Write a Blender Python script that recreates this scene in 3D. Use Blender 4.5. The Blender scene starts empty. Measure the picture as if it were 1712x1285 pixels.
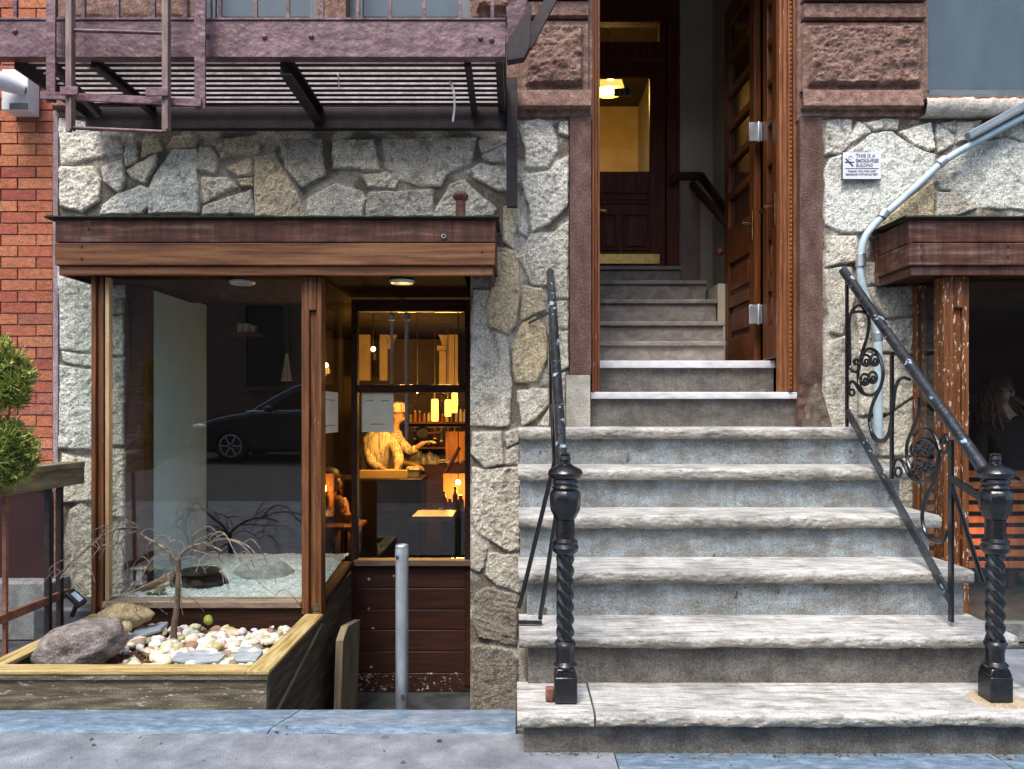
import bpy, bmesh, math, random
import numpy as np
from mathutils import Vector, Matrix, Quaternion
R = math.radians
scene = bpy.context.scene

# ------------------------------------------------------------ camera, sky, sun, exposure
FPX, CX, CY, EYE = 1296.0, 862.0, 690.0, 1.25      # focal length in photo pixels, vanishing point, eye height
cam_d = bpy.data.cameras.new('camera')
cam_d.sensor_width = 36.0
cam_d.lens = 36.0 * FPX / 1712.0
cam_d.shift_x = (856.0 - CX) / 1712.0
cam_d.shift_y = (CY - 642.5) / 1712.0
cam_d.clip_start = 0.05
cam_d.clip_end = 400
cam = bpy.data.objects.new('camera', cam_d)
cam.location = (0, 0, EYE)
cam.rotation_euler = (R(90), 0, 0)
scene.collection.objects.link(cam)
scene.camera = cam

world = bpy.data.worlds.new('World')
scene.world = world
world.use_nodes = True
wn = world.node_tree
SUN_EL, SUN_AZ = R(60), R(203)                     # azimuth measured clockwise from +Y
sky = wn.nodes.new('ShaderNodeTexSky')
sky.sky_type = 'NISHITA'
sky.sun_disc = False
sky.sun_elevation = SUN_EL
sky.sun_rotation = SUN_AZ
sky.air_density = 1.0
sky.dust_density = 2.5
wn.links.new(sky.outputs[0], wn.nodes['Background'].inputs[0])
wn.nodes['Background'].inputs[1].default_value = 0.15

sun_d = bpy.data.lights.new('sun', 'SUN')
sun_d.energy = 1.8
sun_d.angle = R(24)
sun_d.color = (1.0, 0.95, 0.88)
sun_o = bpy.data.objects.new('sun', sun_d)
sdir = Vector((math.sin(SUN_AZ) * math.cos(SUN_EL), math.cos(SUN_AZ) * math.cos(SUN_EL), math.sin(SUN_EL)))
sun_o.rotation_euler = sdir.to_track_quat('Z', 'Y').to_euler()
sun_o.location = (0, -3, 12)
scene.collection.objects.link(sun_o)

vs = scene.view_settings
vs.view_transform = 'Standard'
vs.look = 'None'
vs.exposure = 1.08
vs.gamma = 1.0
vs.use_curve_mapping = False
scene.cycles.max_bounces = 8
scene.cycles.diffuse_bounces = 4
scene.cycles.glossy_bounces = 4
scene.cycles.transparent_max_bounces = 24
scene.cycles.sample_clamp_indirect = 6.0
scene.cycles.caustics_reflective = False
scene.cycles.caustics_refractive = False
scene.cycles.use_denoising = True
scene.cycles.denoising_input_passes = 'RGB_ALBEDO_NORMAL'
scene.cycles.denoising_prefilter = 'ACCURATE'

# ------------------------------------------------------------ helpers
random.seed(7)
COL = scene.collection
ORG = {}

def P(px, py, d):
    "point that shows at photo pixel (px, py) when it stands d metres in front of the lens"
    return Vector(((px - CX) * d / FPX, d, EYE - (py - CY) * d / FPX))
def X(px, d): return (px - CX) * d / FPX
def Z(py, d): return EYE - (py - CY) * d / FPX

def tag(o, label, cat, group=None, kind=None):
    if label: o['label'] = label
    if cat: o['category'] = cat
    if group: o['group'] = group
    if kind: o['kind'] = kind
    return o

def thing(name, label, cat, loc=(0, 0, 0), group=None):
    o = bpy.data.objects.new(name, None)
    o.empty_display_size = 0.1
    COL.objects.link(o)
    o.location = loc
    ORG[o.name] = Vector(loc)
    return tag(o, label, cat, group)

def link(name, me, mat, parent=None):
    if mat is not None and not me.materials:
        me.materials.append(mat)
    o = bpy.data.objects.new(name, me)
    COL.objects.link(o)
    if parent is not None:
        o.parent = parent
    ORG[o.name] = Vector((0, 0, 0)) if parent is None else ORG[parent.name].copy()
    return o

class MB:
    "collects shapes and links them as ONE mesh object"
    def __init__(self):
        self.v = []; self.f = []
    def add(self, vs, fs):
        n = len(self.v)
        self.v += [tuple(p) for p in vs]
        self.f += [tuple(i + n for i in f) for f in fs]
        return self
    def box(self, x0, x1, y0, y1, z0, z1, M=None):
        p = [Vector((x, y, z)) for z in (z0, z1) for y in (y0, y1) for x in (x0, x1)]
        if M is not None: p = [M @ q for q in p]
        return self.add(p, [(0, 2, 3, 1), (4, 5, 7, 6), (0, 1, 5, 4), (2, 6, 7, 3), (0, 4, 6, 2), (1, 3, 7, 5)])
    def bar(self, a, b, w, h, up=(0, 0, 1)):
        "rectangular bar from a to b, w wide across, h along up"
        a, b, up = Vector(a), Vector(b), Vector(up)
        t = (b - a).normalized()
        s = t.cross(up)
        if s.length < 1e-5: s = t.cross(Vector((1, 0, 0)))
        s.normalize(); u = s.cross(t).normalized()
        p = [q + s * i * w / 2 + u * j * h / 2 for q in (a, b) for i, j in ((-1, -1), (1, -1), (1, 1), (-1, 1))]
        return self.add(p, [(3, 2, 1, 0), (4, 5, 6, 7), (0, 1, 5, 4), (1, 2, 6, 5), (2, 3, 7, 6), (3, 0, 4, 7)])
    def tube(self, pts, r, n=8, caps=True):
        pts = [Vector(p) for p in pts]
        rs = r if isinstance(r, (list, tuple)) else [r] * len(pts)
        base = []
        ref = None
        vs = []
        for i, p in enumerate(pts):
            t = (pts[min(i + 1, len(pts) - 1)] - pts[max(i - 1, 0)])
            if t.length < 1e-9: t = Vector((0, 0, 1))
            t.normalize()
            if ref is None:
                ref = t.orthogonal().normalized()
            ref = (ref - t * ref.dot(t))
            if ref.length < 1e-6: ref = t.orthogonal()
            ref.normalize()
            b = t.cross(ref)
            for k in range(n):
                a = 2 * math.pi * k / n
                vs.append(p + (ref * math.cos(a) + b * math.sin(a)) * rs[i])
        fs = [(i * n + k, i * n + (k + 1) % n, (i + 1) * n + (k + 1) % n, (i + 1) * n + k)
              for i in range(len(pts) - 1) for k in range(n)]
        if caps:
            fs += [tuple(range(n))[::-1], tuple(range((len(pts) - 1) * n, len(pts) * n))]
        return self.add(vs, fs)
    def lathe(self, c, prof, n=20, twist=None):
        "prof: (radius, z) from bottom to top round the vertical axis at c"
        c = Vector(c); vs = []
        for r, z in prof:
            for k in range(n):
                a = 2 * math.pi * k / n
                rr = r if twist is None else r + twist(a, z)
                vs.append(c + Vector((rr * math.cos(a), rr * math.sin(a), z)))
        m = len(prof)
        fs = [(i * n + k, i * n + (k + 1) % n, (i + 1) * n + (k + 1) % n, (i + 1) * n + k) for i in range(m - 1) for k in range(n)]
        fs += [tuple(range(n))[::-1], tuple(range((m - 1) * n, m * n))]
        return self.add(vs, fs)
    def prism(self, poly, axis, a, b):
        "poly in the other two axes (x,z for axis y; y,z for axis x; x,y for axis z), extruded from a to b"
        def mk(p, t):
            return {'y': (p[0], t, p[1]), 'x': (t, p[0], p[1]), 'z': (p[0], p[1], t)}[axis]
        n = len(poly)
        return self.add([mk(p, a) for p in poly] + [mk(p, b) for p in poly],
                        [tuple(range(n)), tuple(range(n, 2 * n))[::-1]] + [(i, n + i, n + (i + 1) % n, (i + 1) % n) for i in range(n)])
    def ball(self, c, r, nu=12, nv=8, jitter=0, seed=0):
        c = Vector(c)
        rx, ry, rz = r if isinstance(r, (tuple, list)) else (r, r, r)
        rnd = random.Random(seed)
        ph = [rnd.uniform(0, 6.28) for _ in range(6)]
        def pt(a, b):
            x, y, z = math.cos(a) * math.sin(b), math.sin(a) * math.sin(b), math.cos(b)
            k = 1 + jitter * (math.sin(3 * x + ph[0]) + math.sin(4 * y + ph[1]) + math.sin(5 * z + ph[2]) + 0.6 * math.sin(9 * x + 7 * y + ph[3]) + 0.6 * math.sin(8 * z - 6 * y + ph[4])) / 4
            return c + Vector((x * rx * k, y * ry * k, z * rz * k))
        vs = [pt(0, 0)]
        for j in range(1, nv):
            vs += [pt(2 * math.pi * i / nu, math.pi * j / nv) for i in range(nu)]
        vs.append(pt(0, math.pi))
        fs = [(0, 1 + i, 1 + (i + 1) % nu) for i in range(nu)]
        for j in range(nv - 2):
            fs += [(1 + j * nu + i, 1 + (j + 1) * nu + i, 1 + (j + 1) * nu + (i + 1) % nu, 1 + j * nu + (i + 1) % nu) for i in range(nu)]
        l = len(vs) - 1; s = 1 + (nv - 2) * nu
        fs += [(l, s + (i + 1) % nu, s + i) for i in range(nu)]
        return self.add(vs, fs)
    def build(self, name, mat, parent=None, bevel=0, seg=2, colors=None, angle=40):
        off = ORG[parent.name] if parent is not None else Vector((0, 0, 0))
        me = bpy.data.meshes.new(name)
        me.from_pydata([(p[0] - off.x, p[1] - off.y, p[2] - off.z) for p in self.v], [], self.f)
        me.validate(); me.update()
        bm = bmesh.new(); bm.from_mesh(me)
        bmesh.ops.recalc_face_normals(bm, faces=bm.faces)
        bm.to_mesh(me); bm.free()
        me.polygons.foreach_set('use_smooth', [True] * len(me.polygons))
        me.set_sharp_from_angle(angle=R(angle))
        if colors is not None:
            at = me.color_attributes.new('Col', 'FLOAT_COLOR', 'POINT')
            at.data.foreach_set('color', np.array([(c[0], c[1], c[2], 1.0) for c in colors], dtype=np.float32).ravel())
        o = link(name, me, mat, parent)
        if bevel:
            m = o.modifiers.new('bevel', 'BEVEL'); m.width = bevel; m.segments = seg
            m.limit_method = 'ANGLE'; m.angle_limit = R(35); m.use_clamp_overlap = True
        return o

# numpy noise
def _h(ix, iy, s):
    v = np.sin(ix * 127.1 + iy * 311.7 + s * 74.7) * 43758.5453
    return v - np.floor(v)
def vnoise(x, y, s=0):
    ix, iy = np.floor(x), np.floor(y)
    fx, fy = x - ix, y - iy
    fx = fx * fx * (3 - 2 * fx); fy = fy * fy * (3 - 2 * fy)
    return (_h(ix, iy, s) * (1 - fx) + _h(ix + 1, iy, s) * fx) * (1 - fy) + (_h(ix, iy + 1, s) * (1 - fx) + _h(ix + 1, iy + 1, s) * fx) * fy
def fbm(x, y, o=4, s=0):
    a, t, n = 0.5, 0.0, 0.0
    for i in range(o):
        t = t + a * vnoise(x, y, s + i * 3); n += a
        x = x * 2.03 + 3.1; y = y * 2.01 + 1.7; a *= 0.5
    return t / n
def smooth(a, b, x):
    t = np.clip((x - a) / (b - a), 0, 1)
    return t * t * (3 - 2 * t)
def poly_sd(pts, x, y):
    "signed distance (inside positive) of points to polygon"
    d = np.full(x.shape, 1e9); ins = np.zeros(x.shape, bool)
    n = len(pts)
    for i in range(n):
        ax, ay = pts[i]; bx, by = pts[(i + 1) % n]
        ex, ey = bx - ax, by - ay
        t = np.clip(((x - ax) * ex + (y - ay) * ey) / (ex * ex + ey * ey + 1e-12), 0, 1)
        d = np.minimum(d, np.hypot(x - ax - t * ex, y - ay - t * ey))
        c = ((ay > y) != (by > y)) & (x < (bx - ax) * (y - ay) / (by - ay + 1e-12) + ax)
        ins ^= c
    return np.where(ins, d, -d)

def grid_mesh(name, PX, PY, PZ, mat, parent=None, mask=None, col=None, angle=None, kind=None):
    "2D arrays of coordinates -> one mesh; faces where mask (cell array) is true"
    off = ORG[parent.name] if parent is not None else Vector((0, 0, 0))
    nv, nu = PX.shape
    co = np.stack([PX - off.x, PY - off.y, PZ - off.z], -1).reshape(-1, 3)
    idx = np.arange(nv * nu).reshape(nv, nu)
    q = np.stack([idx[:-1, :-1], idx[:-1, 1:], idx[1:, 1:], idx[1:, :-1]], -1)
    if mask is not None: q = q[mask]
    q = q.reshape(-1, 4)
    used = np.unique(q)
    rm = np.full(nv * nu, -1, np.int64); rm[used] = np.arange(len(used))
    q = rm[q]; co = co[used]
    me = bpy.data.meshes.new(name)
    me.vertices.add(len(co)); me.vertices.foreach_set('co', co.astype(np.float32).ravel())
    me.loops.add(q.size); me.loops.foreach_set('vertex_index', q.astype(np.int32).ravel())
    me.polygons.add(len(q)); me.polygons.foreach_set('loop_start', np.arange(0, q.size, 4, dtype=np.int32))
    me.update(calc_edges=True)
    me.polygons.foreach_set('use_smooth', [True] * len(q))
    if angle: me.set_sharp_from_angle(angle=R(angle))
    if col is not None:
        c = np.concatenate([col.reshape(-1, 3)[used], np.ones((len(used), 1))], 1)
        at = me.color_attributes.new('Col', 'FLOAT_COLOR', 'POINT')
        at.data.foreach_set('color', c.astype(np.float32).ravel())
    return link(name, me, mat, parent)

# ------------------------------------------------------------ materials
def node_mat(name):
    m = bpy.data.materials.new(name); m.use_nodes = True
    nt = m.node_tree
    return m, nt, nt.nodes['Principled BSDF']

def M(name, cols, scale=(8, 8, 8), detail=6, rough=0.8, rough2=None, bump=0.2, bscale=None, metal=0.0, attr=False,
      chips=None, spots=None, spec=0.5, coat=0.0, dist=0.0, grit=None, streak=0.0):
    """cols: [(pos, rgb), ...] over a stretched noise; attr multiplies the mesh's own 'Col' colours;
    chips=(rgb, threshold, scale) flakes of another colour; spots the same with round dots"""
    m, nt, bs = node_mat(name)
    N, L = nt.nodes, nt.links
    tc = N.new('ShaderNodeTexCoord'); mp = N.new('ShaderNodeMapping')
    mp.inputs['Scale'].default_value = scale
    L.new(tc.outputs['Object'], mp.inputs[0])
    nz = N.new('ShaderNodeTexNoise'); nz.inputs['Scale'].default_value = 1.0; nz.inputs['Detail'].default_value = detail
    nz.inputs['Roughness'].default_value = 0.62; nz.inputs['Distortion'].default_value = dist
    L.new(mp.outputs[0], nz.inputs['Vector'])
    rp = N.new('ShaderNodeValToRGB')
    cr = rp.color_ramp
    while len(cr.elements) < len(cols): cr.elements.new(0.5)
    for e, (p, c) in zip(cr.elements, cols):
        e.position = p; e.color = (*c, 1)
    L.new(nz.outputs['Fac'], rp.inputs[0])
    out = rp.outputs[0]
    if attr:
        at = N.new('ShaderNodeAttribute'); at.attribute_name = 'Col'
        mx = N.new('ShaderNodeMix'); mx.data_type = 'RGBA'; mx.blend_type = 'MULTIPLY'; mx.inputs['Factor'].default_value = 1
        L.new(at.outputs['Color'], mx.inputs['A']); L.new(out, mx.inputs['B']); out = mx.outputs['Result']
    if grit is None: grit = 0.5 if rough >= 0.8 and bump >= 0.2 else (0.22 if bump >= 0.2 else 0.0)
    for amt, scl in ((grit, (150, 150, 150)), (streak, (26, 26, 2.2))):
        if not amt: continue
        mg = N.new('ShaderNodeMapping'); mg.inputs['Scale'].default_value = scl; L.new(tc.outputs['Object'], mg.inputs[0])
        ng = N.new('ShaderNodeTexNoise'); ng.inputs['Scale'].default_value = 1.0; ng.inputs['Detail'].default_value = 3; ng.inputs['Roughness'].default_value = 0.7
        L.new(mg.outputs[0], ng.inputs['Vector'])
        mr = N.new('ShaderNodeMapRange'); mr.inputs['From Min'].default_value = 0.33; mr.inputs['From Max'].default_value = 0.67
        mr.inputs['To Min'].default_value = 1 - amt; mr.inputs['To Max'].default_value = 1 + amt * 0.7
        L.new(ng.outputs['Fac'], mr.inputs['Value'])
        vm = N.new('ShaderNodeVectorMath'); vm.operation = 'SCALE'
        L.new(out, vm.inputs[0]); L.new(mr.outputs[0], vm.inputs['Scale']); out = vm.outputs[0]
    chipfac = None
    for spec_, kind in ((chips, 'n'), (spots, 's')):
        if not spec_: continue
        rgb, th, sc = spec_[:3]
        mp2 = N.new('ShaderNodeMapping'); L.new(tc.outputs['Object'], mp2.inputs[0])
        mp2.inputs['Scale'].default_value = sc if isinstance(sc, tuple) else (sc,) * 3
        if kind == 'n':
            n2 = N.new('ShaderNodeTexNoise'); n2.inputs['Scale'].default_value = 1.0; n2.inputs['Detail'].default_value = 5; n2.inputs['Roughness'].default_value = 0.65
            L.new(mp2.outputs[0], n2.inputs['Vector']); src = n2.outputs['Fac']
            lo, hi = th, th + 0.03
        else:
            n2 = N.new('ShaderNodeTexVoronoi'); n2.inputs['Scale'].default_value = 1.0
            L.new(mp2.outputs[0], n2.inputs['Vector']); src = n2.outputs['Distance']
            lo, hi = th, th - 0.05
        mr = N.new('ShaderNodeMapRange'); mr.inputs['From Min'].default_value = lo; mr.inputs['From Max'].default_value = hi
        L.new(src, mr.inputs['Value'])
        mx = N.new('ShaderNodeMix'); mx.data_type = 'RGBA'
        L.new(mr.outputs[0], mx.inputs['Factor']); L.new(out, mx.inputs['A']); mx.inputs['B'].default_value = (*rgb, 1)
        out = mx.outputs['Result']; chipfac = mr.outputs[0]
    L.new(out, bs.inputs['Base Color'])
    bs.inputs['Metallic'].default_value = metal
    bs.inputs['Specular IOR Level'].default_value = spec
    bs.inputs['Coat Weight'].default_value = coat
    bs.inputs['Coat Roughness'].default_value = 0.15
    if rough2 is None:
        bs.inputs['Roughness'].default_value = rough
    else:
        mr = N.new('ShaderNodeMapRange'); mr.inputs['To Min'].default_value = rough; mr.inputs['To Max'].default_value = rough2
        mr.inputs['From Min'].default_value = 0.3; mr.inputs['From Max'].default_value = 0.7
        L.new(nz.outputs['Fac'], mr.inputs['Value']); L.new(mr.outputs[0], bs.inputs['Roughness'])
    if bump:
        bp = N.new('ShaderNodeBump'); bp.inputs['Strength'].default_value = bump; bp.inputs['Distance'].default_value = 0.01
        src = nz.outputs['Fac']
        if bscale:
            n3 = N.new('ShaderNodeTexNoise'); n3.inputs['Scale'].default_value = bscale; n3.inputs['Detail'].default_value = 5
            L.new(tc.outputs['Object'], n3.inputs['Vector']); src = n3.outputs['Fac']
        if chipfac is not None:
            ad = N.new('ShaderNodeMath'); ad.operation = 'ADD'
            L.new(src, ad.inputs[0]); L.new(chipfac, ad.inputs[1]); src = ad.outputs[0]
        L.new(src, bp.inputs['Height']); L.new(bp.outputs[0], bs.inputs['Normal'])
    return m

def glass_mat(name, tint=(0.93, 0.96, 0.95), base=0.03, gain=0.9, rough=0.0):
    m = bpy.data.materials.new(name); m.use_nodes = True
    nt = m.node_tree; N, L = nt.nodes, nt.links
    N.remove(N['Principled BSDF'])
    lw = N.new('ShaderNodeLayerWeight'); lw.inputs['Blend'].default_value = 0.5
    pw = N.new('ShaderNodeMath'); pw.operation = 'POWER'; pw.inputs[1].default_value = 5
    L.new(lw.outputs['Facing'], pw.inputs[0])
    ma = N.new('ShaderNodeMath'); ma.operation = 'MULTIPLY_ADD'; ma.inputs[1].default_value = gain; ma.inputs[2].default_value = base
    L.new(pw.outputs[0], ma.inputs[0])
    tr = N.new('ShaderNodeBsdfTransparent'); tr.inputs[0].default_value = (*tint, 1)
    gl = N.new('ShaderNodeBsdfGlossy'); gl.inputs['Roughness'].default_value = rough
    mx = N.new('ShaderNodeMixShader')
    L.new(ma.outputs[0], mx.inputs[0]); L.new(tr.outputs[0], mx.inputs[1]); L.new(gl.outputs[0], mx.inputs[2])
    L.new(mx.outputs[0], N['Material Output'].inputs['Surface'])
    return m

def emit_mat(name, rgb, strength):
    m, nt, bs = node_mat(name)
    bs.inputs['Base Color'].default_value = (*rgb, 1)
    bs.inputs['Emission Color'].default_value = (*rgb, 1)
    bs.inputs['Emission Strength'].default_value = strength
    return m

def two(a, b, lo=0.35, hi=0.65): return [(lo, a), (hi, b)]

MT = {}
MT['stone'] = M('rubble_stone', two((0.6,) * 3, (1.25,) * 3), (85, 85, 85), rough=0.92, bump=0.8, bscale=150, attr=True, spec=0.2)
MT['brown'] = M('brownstone', [(0.25, (0.11, 0.057, 0.042)), (0.5, (0.235, 0.14, 0.108)), (0.75, (0.4, 0.27, 0.215))], (24, 24, 30), detail=9, rough=0.9, bump=0.6, bscale=120, spec=0.2)
MT['brown_jamb'] = M('jamb_brownstone', [(0.25, (0.075, 0.04, 0.03)), (0.5, (0.14, 0.082, 0.066)), (0.78, (0.24, 0.155, 0.13))], (12, 12, 5), detail=10, rough=0.9, bump=0.6, bscale=90, spec=0.2)
MT['jamb_pale'] = M('pale_base_stone', two((0.32, 0.29, 0.23), (0.5, 0.47, 0.4)), (10, 10, 10), rough=0.9, bump=0.3, bscale=90)
MT['sill'] = M('sill_stone', [(0.3, (0.35, 0.3, 0.22)), (0.5, (0.55, 0.5, 0.42)), (0.7, (0.62, 0.58, 0.5))], (14, 14, 14), rough=0.9, bump=0.5, bscale=60)
MT['brick'] = M('red_brick', two((0.75,) * 3, (1.2,) * 3), (30, 30, 60), rough=0.9, bump=0.35, bscale=120, attr=True, spec=0.2)
MT['mortar'] = M('mortar', two((0.22, 0.14, 0.13), (0.36, 0.26, 0.25)), (20, 20, 20), rough=0.95, bump=0.3, bscale=80)
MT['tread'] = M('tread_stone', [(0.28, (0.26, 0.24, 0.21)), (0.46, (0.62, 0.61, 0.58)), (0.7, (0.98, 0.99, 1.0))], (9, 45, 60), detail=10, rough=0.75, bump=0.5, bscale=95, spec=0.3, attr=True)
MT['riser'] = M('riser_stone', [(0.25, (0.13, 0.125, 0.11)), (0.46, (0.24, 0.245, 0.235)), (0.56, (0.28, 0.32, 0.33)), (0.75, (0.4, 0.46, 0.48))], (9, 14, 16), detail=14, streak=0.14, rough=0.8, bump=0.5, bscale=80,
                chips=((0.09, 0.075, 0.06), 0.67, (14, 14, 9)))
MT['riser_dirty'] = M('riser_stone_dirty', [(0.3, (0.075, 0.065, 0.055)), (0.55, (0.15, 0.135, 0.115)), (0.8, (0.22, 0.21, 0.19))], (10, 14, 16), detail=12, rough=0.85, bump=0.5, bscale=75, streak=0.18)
MT['hall_step'] = M('hall_step_marble', [(0.3, (0.12, 0.1, 0.08)), (0.55, (0.24, 0.21, 0.18)), (0.8, (0.36, 0.33, 0.3))], (9, 9, 14), detail=8, rough=0.6, bump=0.1, dist=1.0)
MT['marble'] = M('white_slab', two((0.5, 0.5, 0.5), (0.75, 0.75, 0.76)), (6, 12, 12), rough=0.5, bump=0.1)
MT['walk'] = M('concrete_pavement', [(0.25, (0.1, 0.112, 0.135)), (0.5, (0.195, 0.215, 0.245)), (0.75, (0.33, 0.35, 0.385))], (7, 7, 7), grit=0.3, detail=14, rough=0.85, bump=0.6, bscale=170, spots=((0.1, 0.1, 0.105), 0.07, 3.1))
MT['bluestone'] = M('bluestone', [(0.25, (0.055, 0.088, 0.125)), (0.5, (0.125, 0.185, 0.25)), (0.75, (0.27, 0.345, 0.41))], (14, 40, 40), detail=12, rough=0.65, bump=0.25, bscale=60)
MT['darkstone'] = M('areaway_slate', two((0.02, 0.023, 0.026), (0.07, 0.078, 0.082)), (7, 7, 7), rough=0.6, bump=0.3, bscale=40)
MT['asphalt'] = M('asphalt', two((0.05, 0.05, 0.053), (0.1, 0.098, 0.096)), (60, 60, 60), rough=0.9, bump=0.3)
MT['fascia'] = M('weathered_fascia_wood', [(0.28, (0.03, 0.012, 0.008)), (0.42, (0.07, 0.027, 0.017)), (0.55, (0.11, 0.045, 0.028)), (0.68, (0.17, 0.115, 0.1))], (3.5, 9, 30), detail=10, streak=0.4, rough=0.6, rough2=0.85, bump=0.35, spec=0.3)
MT['fascia_orange'] = M('orange_fascia_wood', [(0.28, (0.045, 0.018, 0.009)), (0.42, (0.12, 0.045, 0.018)), (0.53, (0.19, 0.08, 0.032)), (0.62, (0.24, 0.115, 0.052)), (0.72, (0.17, 0.125, 0.1))], (1.9, 9, 40), detail=10, rough=0.55, rough2=0.85, bump=0.35, spec=0.3)
MT['post'] = M('post_wood', [(0.28, (0.05, 0.016, 0.006)), (0.5, (0.14, 0.052, 0.018)), (0.75, (0.26, 0.115, 0.045))], (55, 55, 3), detail=8, rough=0.55, bump=0.3, spec=0.3,
               chips=((0.5, 0.36, 0.25), 0.68, (120, 120, 18)))
MT['post_peel'] = M('peeling_post_wood', [(0.28, (0.05, 0.016, 0.005)), (0.5, (0.15, 0.05, 0.013)), (0.75, (0.28, 0.105, 0.03))], (55, 55, 3), detail=8, rough=0.55, bump=0.4, spec=0.3,
               chips=((0.66, 0.53, 0.42), 0.595, (75, 75, 18)))
MT['darkwood'] = M('dark_brown_wood', [(0.3, (0.018, 0.008, 0.005)), (0.7, (0.06, 0.024, 0.013))], (4, 30, 40), rough=0.6, bump=0.15, spec=0.2)
MT['panelwood'] = M('door_board_wood', [(0.3, (0.02, 0.006, 0.003)), (0.7, (0.06, 0.017, 0.008))], (2.5, 30, 30), rough=0.5, bump=0.15, spots=((0.55, 0.45, 0.36), 0.1, 9))
MT['panelflake'] = M('flaking_board_wood', [(0.3, (0.02, 0.006, 0.003)), (0.7, (0.06, 0.017, 0.008))], (2.5, 30, 30), rough=0.5, bump=0.2, chips=((0.6, 0.52, 0.45), 0.6, (45, 45, 60)))
MT['doorwood'] = M('varnished_door_wood', [(0.25, (0.03, 0.008, 0.002)), (0.5, (0.09, 0.025, 0.006)), (0.75, (0.18, 0.058, 0.014))], (50, 50, 2.5), detail=7, rough=0.4, bump=0.1, spec=0.3)
MT['doorwood_dark'] = M('dark_door_wood', [(0.25, (0.06, 0.015, 0.008)), (0.75, (0.2, 0.055, 0.024))], (40, 40, 3), detail=7, rough=0.5, bump=0.1, spec=0.2)
MT['casing'] = M('worn_casing_wood', [(0.25, (0.08, 0.024, 0.008)), (0.5, (0.22, 0.075, 0.024)), (0.75, (0.36, 0.15, 0.06))], (70, 70, 4), detail=8, rough=0.5, bump=0.4, spec=0.3,
                 chips=((0.5, 0.34, 0.24), 0.64, (90, 90, 10)))
MT['capwood'] = M('planter_cap_wood', [(0.3, (0.16, 0.09, 0.02)), (0.47, (0.38, 0.27, 0.09)), (0.7, (0.6, 0.49, 0.26))], (3.5, 60, 60), detail=8, rough=0.7, bump=0.25)
MT['capwood_y'] = M('planter_cap_wood_long', [(0.3, (0.16, 0.09, 0.02)), (0.47, (0.38, 0.27, 0.09)), (0.7, (0.6, 0.49, 0.26))], (60, 3.5, 60), detail=8, rough=0.7, bump=0.25)
MT['oldwood'] = M('rotten_board_wood', [(0.3, (0.045, 0.036, 0.021)), (0.5, (0.125, 0.1, 0.06)), (0.68, (0.25, 0.21, 0.145))], (6, 30, 45), detail=8, rough=0.9, bump=0.45,
                  chips=((0.4, 0.34, 0.27), 0.61, (16, 20, 60)))
MT['sidewood'] = M('stained_side_wood', [(0.3, (0.03, 0.02, 0.012)), (0.55, (0.11, 0.075, 0.04)), (0.75, (0.26, 0.2, 0.11))], (30, 3, 40), detail=8, rough=0.85, bump=0.4)
MT['greywood'] = M('weathered_grey_wood', [(0.3, (0.12, 0.095, 0.05)), (0.7, (0.34, 0.28, 0.17))], (35, 6, 3), detail=8, rough=0.85, bump=0.35)
MT['iron'] = M('black_iron', two((0.004, 0.004, 0.005), (0.012, 0.012, 0.014)), (60, 60, 60), rough=0.24, bump=0.15, bscale=90, spec=0.6)
MT['iron_sky_chips'] = M('chipped_sky_iron', two((0.006, 0.008, 0.01), (0.028, 0.034, 0.042)), (40, 40, 40), rough=0.3, bump=0.3, bscale=60, spec=0.8, chips=((0.3, 0.4, 0.48), 0.6, (16, 9, 16)))  # pale blue of the chips is sky reflection put into the colour
MT['mauve'] = M('mauve_painted_iron', [(0.3, (0.07, 0.03, 0.037)), (0.5, (0.14, 0.068, 0.078)), (0.72, (0.25, 0.145, 0.155))], (9, 9, 16), detail=10, rough=0.5, bump=0.7, bscale=30, streak=0.25,
                chips=((0.09, 0.045, 0.04), 0.67, (30, 30, 30)))
MT['darkiron'] = M('dark_brown_iron', two((0.01, 0.005, 0.006), (0.034, 0.019, 0.02)), (20, 20, 20), rough=0.6, bump=0.2)
MT['steel'] = M('galvanised_steel', two((0.4, 0.42, 0.44), (0.6, 0.62, 0.64)), (12, 12, 5), rough=0.35, rough2=0.55, metal=0.9, bump=0.05)
MT['conduit'] = M('painted_conduit', two((0.33, 0.45, 0.5), (0.5, 0.62, 0.66)), (9, 9, 9), rough=0.45, bump=0.1, chips=((0.25, 0.24, 0.22), 0.68, (25, 25, 25)))
MT['channel'] = M('grey_blue_channel', two((0.16, 0.2, 0.24), (0.26, 0.3, 0.35)), (9, 9, 9), rough=0.4, bump=0.05)
MT['bronze'] = M('dark_bronze', two((0.06, 0.03, 0.015), (0.16, 0.09, 0.045)), (25, 25, 25), rough=0.4, metal=0.8, bump=0.05)
MT['white'] = M('white_plastic', two((0.7, 0.7, 0.7), (0.82, 0.82, 0.82)), (10, 10, 10), rough=0.4, bump=0.02)
MT['paper'] = M('paper', two((0.8, 0.7, 0.5), (0.9, 0.81, 0.62)), (12, 12, 12), rough=0.9, bump=0.02)
MT['ink'] = M('black_ink', two((0.02, 0.02, 0.025), (0.05, 0.05, 0.055)), (10, 10, 10), rough=0.8, bump=0)
MT['inkgrey'] = M('grey_ink', two((0.16, 0.16, 0.18), (0.24, 0.24, 0.26)), (10, 10, 10), rough=0.8, bump=0)
MT['sign'] = M('sign_plate', two((0.68, 0.69, 0.75), (0.76, 0.77, 0.82)), (10, 10, 10), rough=0.35, bump=0)
MT['brass'] = M('brass', two((0.5, 0.3, 0.08), (0.75, 0.5, 0.16)), (25, 25, 25), rough=0.3, rough2=0.5, metal=1.0, bump=0.05)
MT['glass'] = glass_mat('window_glass', base=0.04)
MT['glass_show'] = glass_mat('display_window_glass', base=0.08)
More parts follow.
